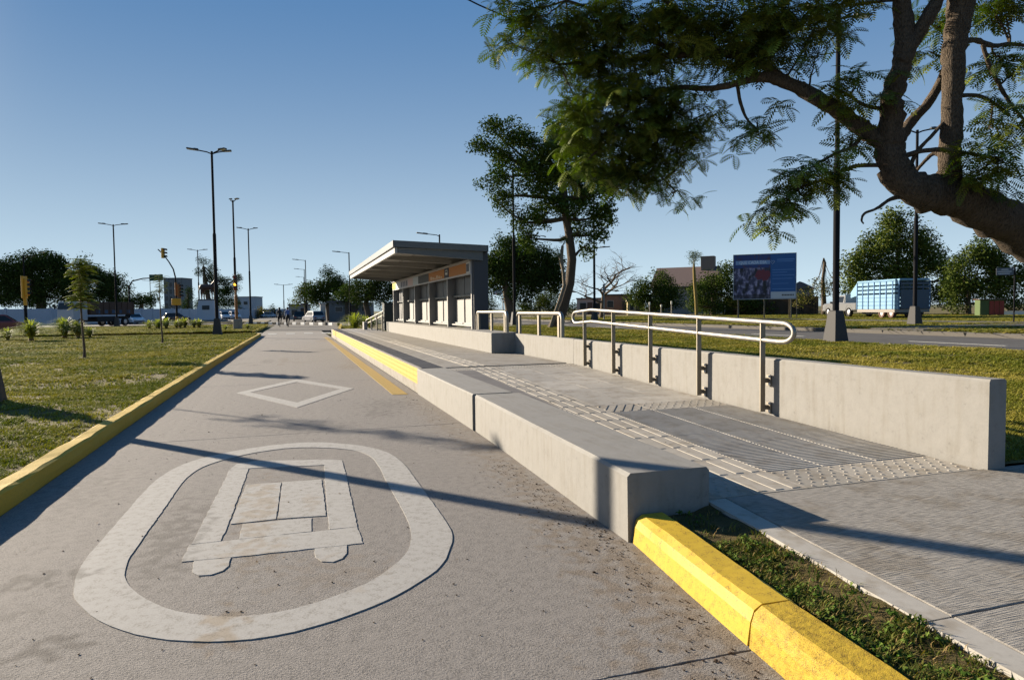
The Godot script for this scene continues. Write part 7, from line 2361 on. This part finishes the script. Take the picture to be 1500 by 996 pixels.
func trailer() -> void:
	var t := thing("livestock_trailer", "light blue slatted livestock trailer with two axles under the leafy tree", "trailer", Vector3(42.35, 0.44, -38.9), -0.239)
	var blue := mk(lin(0.15, 0.29, 0.43), 0.5, {"tex": "smooth", "tile": 1.5, "detail": "drips", "detail_tile": 1.7})
	var deep := mk(lin(0.03, 0.11, 0.24), 0.5)
	var dark := mk(lin(0.03, 0.04, 0.055), 0.7)
	var skirt := mk(lin(0.20, 0.18, 0.16), 0.7)
	var L := 5.4
	var W := 2.3
	var b := MB.new()
	b.span(Vector3(0.03, 0.56, -L + 0.03), Vector3(W - 0.03, 0.64, -0.03))
	obj("floor", b, M.bark_far, t)
	b = MB.new()
	b.span(Vector3(0.03, 0.64, -L + 0.01), Vector3(W - 0.03, 2.72, -L + 0.05))
	obj("front_board", b, blue, t)
	b = MB.new()
	b.span(Vector3(-0.02, 2.72, -L), Vector3(W + 0.02, 2.86, 0.0), 0.03)
	obj("roof", b, blue, t)
	b = MB.new()
	b.span(Vector3(-0.01, 0.38, -L), Vector3(W + 0.01, 0.62, 0.0), 0.01)
	obj("skirt", b, skirt, t)
	for side in [0.0, W]:
		var o := -1.0 if side == 0.0 else 1.0
		for i in 8:
			var z := -i * (L - 0.08) / 7.0
			b = MB.new()
			b.span(Vector3(side + (0.0 if o > 0 else -0.06), 0.62, z - 0.08), Vector3(side + (0.06 if o > 0 else 0.0), 2.72, z))
			obj("post", b, deep, t)
		for i in 7:
			var z0 := -i * (L - 0.08) / 7.0 - 0.085
			var z1 := -(i + 1) * (L - 0.08) / 7.0 - 0.002
			for q in [[0.63, 0.90], [0.92, 1.19], [1.21, 1.48], [1.50, 1.74], [1.86, 2.06], [2.16, 2.36], [2.46, 2.70]]:
				b = MB.new()
				b.span(Vector3(side - 0.02, q[0], z1), Vector3(side + 0.02, q[1], z0), 0.006)
				obj("slat", b, blue, t)
	for q in [[0.05, 1.12], [1.18, 2.25]]:
		b = MB.new()
		b.span(Vector3(q[0], 0.65, 0.0), Vector3(q[1], 2.05, 0.04), 0.01)
		var gt := obj("rear_gate", b, mk(lin(0.05, 0.075, 0.11), 0.6), t)
		b = MB.new()
		for k in 2:
			b.span(Vector3(q[0], 2.15 + k * 0.26, 0.0), Vector3(q[1], 2.32 + k * 0.26, 0.04), 0.006)
		obj("slat", b, mk(lin(0.05, 0.075, 0.11), 0.6), gt)
	b = MB.new()
	var nose := PackedVector2Array([Vector2(L, 1.75), Vector2(L, 2.84), Vector2(L + 0.25, 2.7), Vector2(L + 1.1, 2.0), Vector2(L + 1.1, 1.55)])
	b.slab(nose, 0.1, W - 0.1, Transform3D(Basis(Vector3(0, 0, -1), Vector3(0, 1, 0), Vector3(1, 0, 0)), Vector3.ZERO))
	obj("nose", b, blue, t)
	b = MB.new()
	b.bar(Vector3(W / 2, 1.5, -L - 0.9), Vector3(W / 2, 0.85, -L - 1.0), 0.16, 0.16)
	obj("hitch", b, dark, t)
	for z in [-1.05, -2.2]:
		for x in [0.12, W - 0.12]:
			wheel_side(t, Vector3(x, 0.36, z), 0.40, 0.24)
	b = MB.new()
	b.span(Vector3(0.3, 0.25, -L + 0.2), Vector3(W - 0.3, 0.38, -0.2))
	obj("chassis", b, dark, t)

func wheel_side(parent: Node, at: Vector3, r: float, w: float) -> void:
	var bs := Basis(Vector3(0, 1, 0), Vector3(1, 0, 0), Vector3(0, 0, -1))
	var b := MB.new()
	b.lathe([Vector2(r * 0.62, -w / 2), Vector2(r * 0.94, -w / 2), Vector2(r, -w * 0.3), Vector2(r, w * 0.3), Vector2(r * 0.94, w / 2), Vector2(r * 0.62, w / 2)], 18, at, bs)
	var o := obj("wheel", b, mk(lin(0.10, 0.055, 0.045), 0.9), parent)
	b = MB.new()
	b.lathe([Vector2(0, -w * 0.42), Vector2(r * 0.3, -w * 0.42), Vector2(r * 0.62, -w * 0.30), Vector2(r * 0.62, w * 0.30), Vector2(r * 0.3, w * 0.42), Vector2(0, w * 0.42)], 12, at, bs)
	obj("rim", b, mk(lin(0.45, 0.43, 0.40), 0.5), o)

# ---------- cyclists ----------
func bicycle(label: String, at: Vector3, turn: float) -> Node3D:
	var t := thing("bicycle", label, "bicycle", at, turn, "bicycles ridden down the lane")
	var dark := mk(lin(0.02, 0.02, 0.022), 0.5)
	for z in [-0.52, 0.52]:
		var b := MB.new()
		var p := []
		for i in 20:
			p.append(Vector3(0, 0.34 + 0.32 * sin(TAU * i / 20), z + 0.32 * cos(TAU * i / 20)))
		b.tube(p, [0.022], 6, false, 0.0, true)
		var w := obj("wheel", b, mk(lin(0.012, 0.012, 0.012), 0.9), t)
		b = MB.new()
		for i in 10:
			var a := PI * i / 10.0
			b.tube([Vector3(0, 0.34 + 0.31 * sin(a), z + 0.31 * cos(a)), Vector3(0, 0.34 - 0.31 * sin(a), z - 0.31 * cos(a))], [0.003], 3, false)
		b.tube([Vector3(-0.05, 0.34, z), Vector3(0.05, 0.34, z)], [0.025], 6)
		obj("spokes", b, M.steel_post, w)
	var f := MB.new()
	var bb := Vector3(0, 0.30, 0.03)
	var seat := Vector3(0, 0.80, 0.20)
	var head := Vector3(0, 0.82, -0.36)
	for q in [[bb, seat], [seat, head], [bb, head - Vector3(0, 0.1, 0)], [seat, Vector3(0, 0.34, 0.52)], [bb, Vector3(0, 0.34, 0.52)], [head, Vector3(0, 0.34, -0.52)]]:
		f.tube(q, [0.018], 6)
	obj("frame", f, dark, t)
	f = MB.new()
	f.tube([Vector3(-0.28, 1.02, -0.30), Vector3(-0.1, 1.0, -0.42), head + Vector3(0, 0.18, -0.06), Vector3(0.1, 1.0, -0.42), Vector3(0.28, 1.02, -0.30)], [0.014], 6)
	f.tube([head, head + Vector3(0, 0.2, -0.05)], [0.014], 6)
	obj("handlebar", f, dark, t)
	f = MB.new()
	f.ball(Vector3(0, 0.93, 0.22), Vector3(0.08, 0.04, 0.14), 8, 5)
	f.tube([seat, Vector3(0, 0.92, 0.22)], [0.014], 6)
	obj("saddle", f, dark, t)
	f = MB.new()
	f.tube([bb + Vector3(-0.06, 0, 0), bb + Vector3(-0.06, -0.15, 0.07)], [0.012], 5)
	f.tube([bb + Vector3(0.06, 0, 0), bb + Vector3(0.06, 0.15, -0.07)], [0.012], 5)
	f.box(bb + Vector3(-0.12, -0.16, 0.07), Vector3(0.1, 0.02, 0.07))
	f.box(bb + Vector3(0.12, 0.16, -0.07), Vector3(0.1, 0.02, 0.07))
	obj("pedals", f, dark, t)
	return t

func rider(label: String, at: Vector3, turn: float, shirt: Color, sleeve: Color, pants: Color, hair: Color) -> void:
	var t := thing("person", label, "person", at, turn, "cyclists")
	var skin := Color(0.28, 0.17, 0.11)
	var shoe := Color(0.35, 0.35, 0.34)
	var caps := []
	caps.append([Vector3(0, 1.0, 0.20), Vector3(0, 1.18, 0.14), 0.16, 0.14, pants])
	caps.append([Vector3(0, 1.2, 0.13), Vector3(0, 1.46, 0.02), 0.155, 0.165, shirt])
	caps.append([Vector3(-0.14, 1.48, 0.0), Vector3(0.14, 1.48, 0.0), 0.085, 0.085, shirt])
	caps.append([Vector3(0, 1.5, 0.0), Vector3(0, 1.62, -0.04), 0.06, 0.055, skin])
	caps.append([Vector3(0, 1.69, -0.06), Vector3(0, 1.76, -0.05), 0.085, 0.10, skin])
	caps.append([Vector3(0, 1.70, -0.15), Vector3(0, 1.68, -0.165), 0.02, 0.02, skin])
	for s in [-1.0, 1.0]:
		caps.append([Vector3(s * 0.20, 1.46, 0.0), Vector3(s * 0.27, 1.22, -0.10), 0.065, 0.05, sleeve])
		caps.append([Vector3(s * 0.27, 1.22, -0.10), Vector3(s * 0.27, 1.06, -0.28), 0.046, 0.036, sleeve])
		caps.append([Vector3(s * 0.27, 1.05, -0.29), Vector3(s * 0.26, 1.03, -0.35), 0.036, 0.03, skin])
		for k in 4:
			caps.append([Vector3(s * (0.235 + k * 0.018), 1.045, -0.34), Vector3(s * (0.235 + k * 0.018), 1.0, -0.36), 0.010, 0.009, skin])
		caps.append([Vector3(s * 0.23, 1.04, -0.31), Vector3(s * 0.20, 1.01, -0.33), 0.011, 0.009, skin])
	var ped := [Vector3(-0.12, 0.14, 0.10), Vector3(0.12, 0.46, -0.04)]
	var knee := [Vector3(-0.13, 0.60, -0.12), Vector3(0.14, 0.84, -0.24)]
	for i in 2:
		var s := -1.0 if i == 0 else 1.0
		caps.append([Vector3(s * 0.09, 0.98, 0.17), knee[i], 0.095, 0.068, pants])
		caps.append([knee[i], ped[i] + Vector3(0, 0.10, 0.04), 0.064, 0.045, pants])
		caps.append([ped[i] + Vector3(0, 0.06, 0.05), ped[i] + Vector3(0, 0.04, -0.13), 0.045, 0.035, shoe])
	obj("body", nets(caps, 0.032, 0.035), mk(Color.WHITE, 0.85, {"vc": true}), t)
	var b := MB.new()
	b.ball(Vector3(0, 1.765, -0.035), Vector3(0.105, 0.105, 0.112), 10, 7)
	b.ball(Vector3(0, 1.70, 0.025), Vector3(0.088, 0.09, 0.06), 8, 5)
	obj("hair", b, mk(hair.linear_to_srgb(), 0.8), t)

func people() -> void:
	var a := V([-1.18, 0.00, -68.65])
	var c := V([-0.43, 0.00, -67.36])
	bicycle("bicycle under the rider in dark clothes with pale sleeves", a, 0.0)
	rider("cyclist in dark clothes with pale sleeves riding away down the lane", a, 0.0, Color(0.02, 0.02, 0.022), Color(0.22, 0.22, 0.23), Color(0.015, 0.015, 0.017), Color(0.012, 0.01, 0.01))
	bicycle("bicycle under the rider in a blue shirt", c, 0.05)
	rider("cyclist in a blue shirt and dark trousers riding away down the lane", c, 0.05, Color(0.10, 0.13, 0.26), Color(0.30, 0.34, 0.42), Color(0.016, 0.016, 0.02), Color(0.015, 0.012, 0.012))

# ---------- crumbs and leaves ----------
func litter() -> void:
	var r := RandomNumberGenerator.new()
	r.seed = 91
	var spots := []
	var cols := PackedColorArray()
	var b := MB.new()
	b.ball(Vector3.ZERO, Vector3(1, 0.5, 0.8), 6, 4)
	for i in 900:
		var x: float
		var z: float
		if i < 520:
			z = r.randf_range(-6.0, -1.0)
			x = (1.87 if z < -3.6 else remap(z, -3.6, -2.08, 1.87, 1.69)) - absf(r.randfn()) * 0.16 - 0.02
		elif i < 800:
			z = r.randf_range(-12.0, -2.5)
			x = r.randf_range(-1.6, 1.8)
		else:
			z = r.randf_range(-11.5, -7.0)
			x = 1.9 - absf(r.randfn()) * 0.25
		var s := r.randf_range(0.003, 0.007) * (1.0 if r.randf() < 0.93 else 1.7)
		spots.append(Transform3D(Basis(Vector3.UP, r.randf() * TAU).scaled(Vector3(s, s * 0.7, s)), Vector3(x, 0.002 + s * 0.2, z)))
		cols.append(Color(0.05, 0.035, 0.025) * r.randf_range(0.5, 1.8))
	scatter("soil_crumbs", "dark soil crumbs scattered on the lane along the yellow kerb", "soil", b.mesh(), M.leaf_dull, spots, cols)
	var lf := MB.new()
	lf.quad(Vector3(-1, 0, 0), Vector3(0, 0.12, -0.45), Vector3(1, 0.2, 0), Vector3(0, 0.12, 0.45))
	spots = []
	cols = PackedColorArray()
	for i in 150:
		var x := r.randf_range(-1.8, 4.6)
		var z := r.randf_range(-14.0, -2.0)
		var y := 0.006
		if x > 1.8 and x < 2.65: continue
		if x >= 2.65: y = ramp_y(z) + 0.016 if z < -3.64 else 0.198
		if z > -3.2 and x > 1.3 and x < 2.6: continue
		var s := r.randf_range(0.006, 0.014)
		spots.append(Transform3D(Basis(Vector3.UP, r.randf() * TAU).scaled(Vector3(s, s, s)), Vector3(x, y, z)))
		cols.append(Color(0.10, 0.06, 0.025) * r.randf_range(0.6, 1.6))
	scatter("fallen_leaves", "tiny dry fallen leaves scattered over the lane and ramp", "leaves", lf.mesh(), M.leaf_dull, spots, cols)
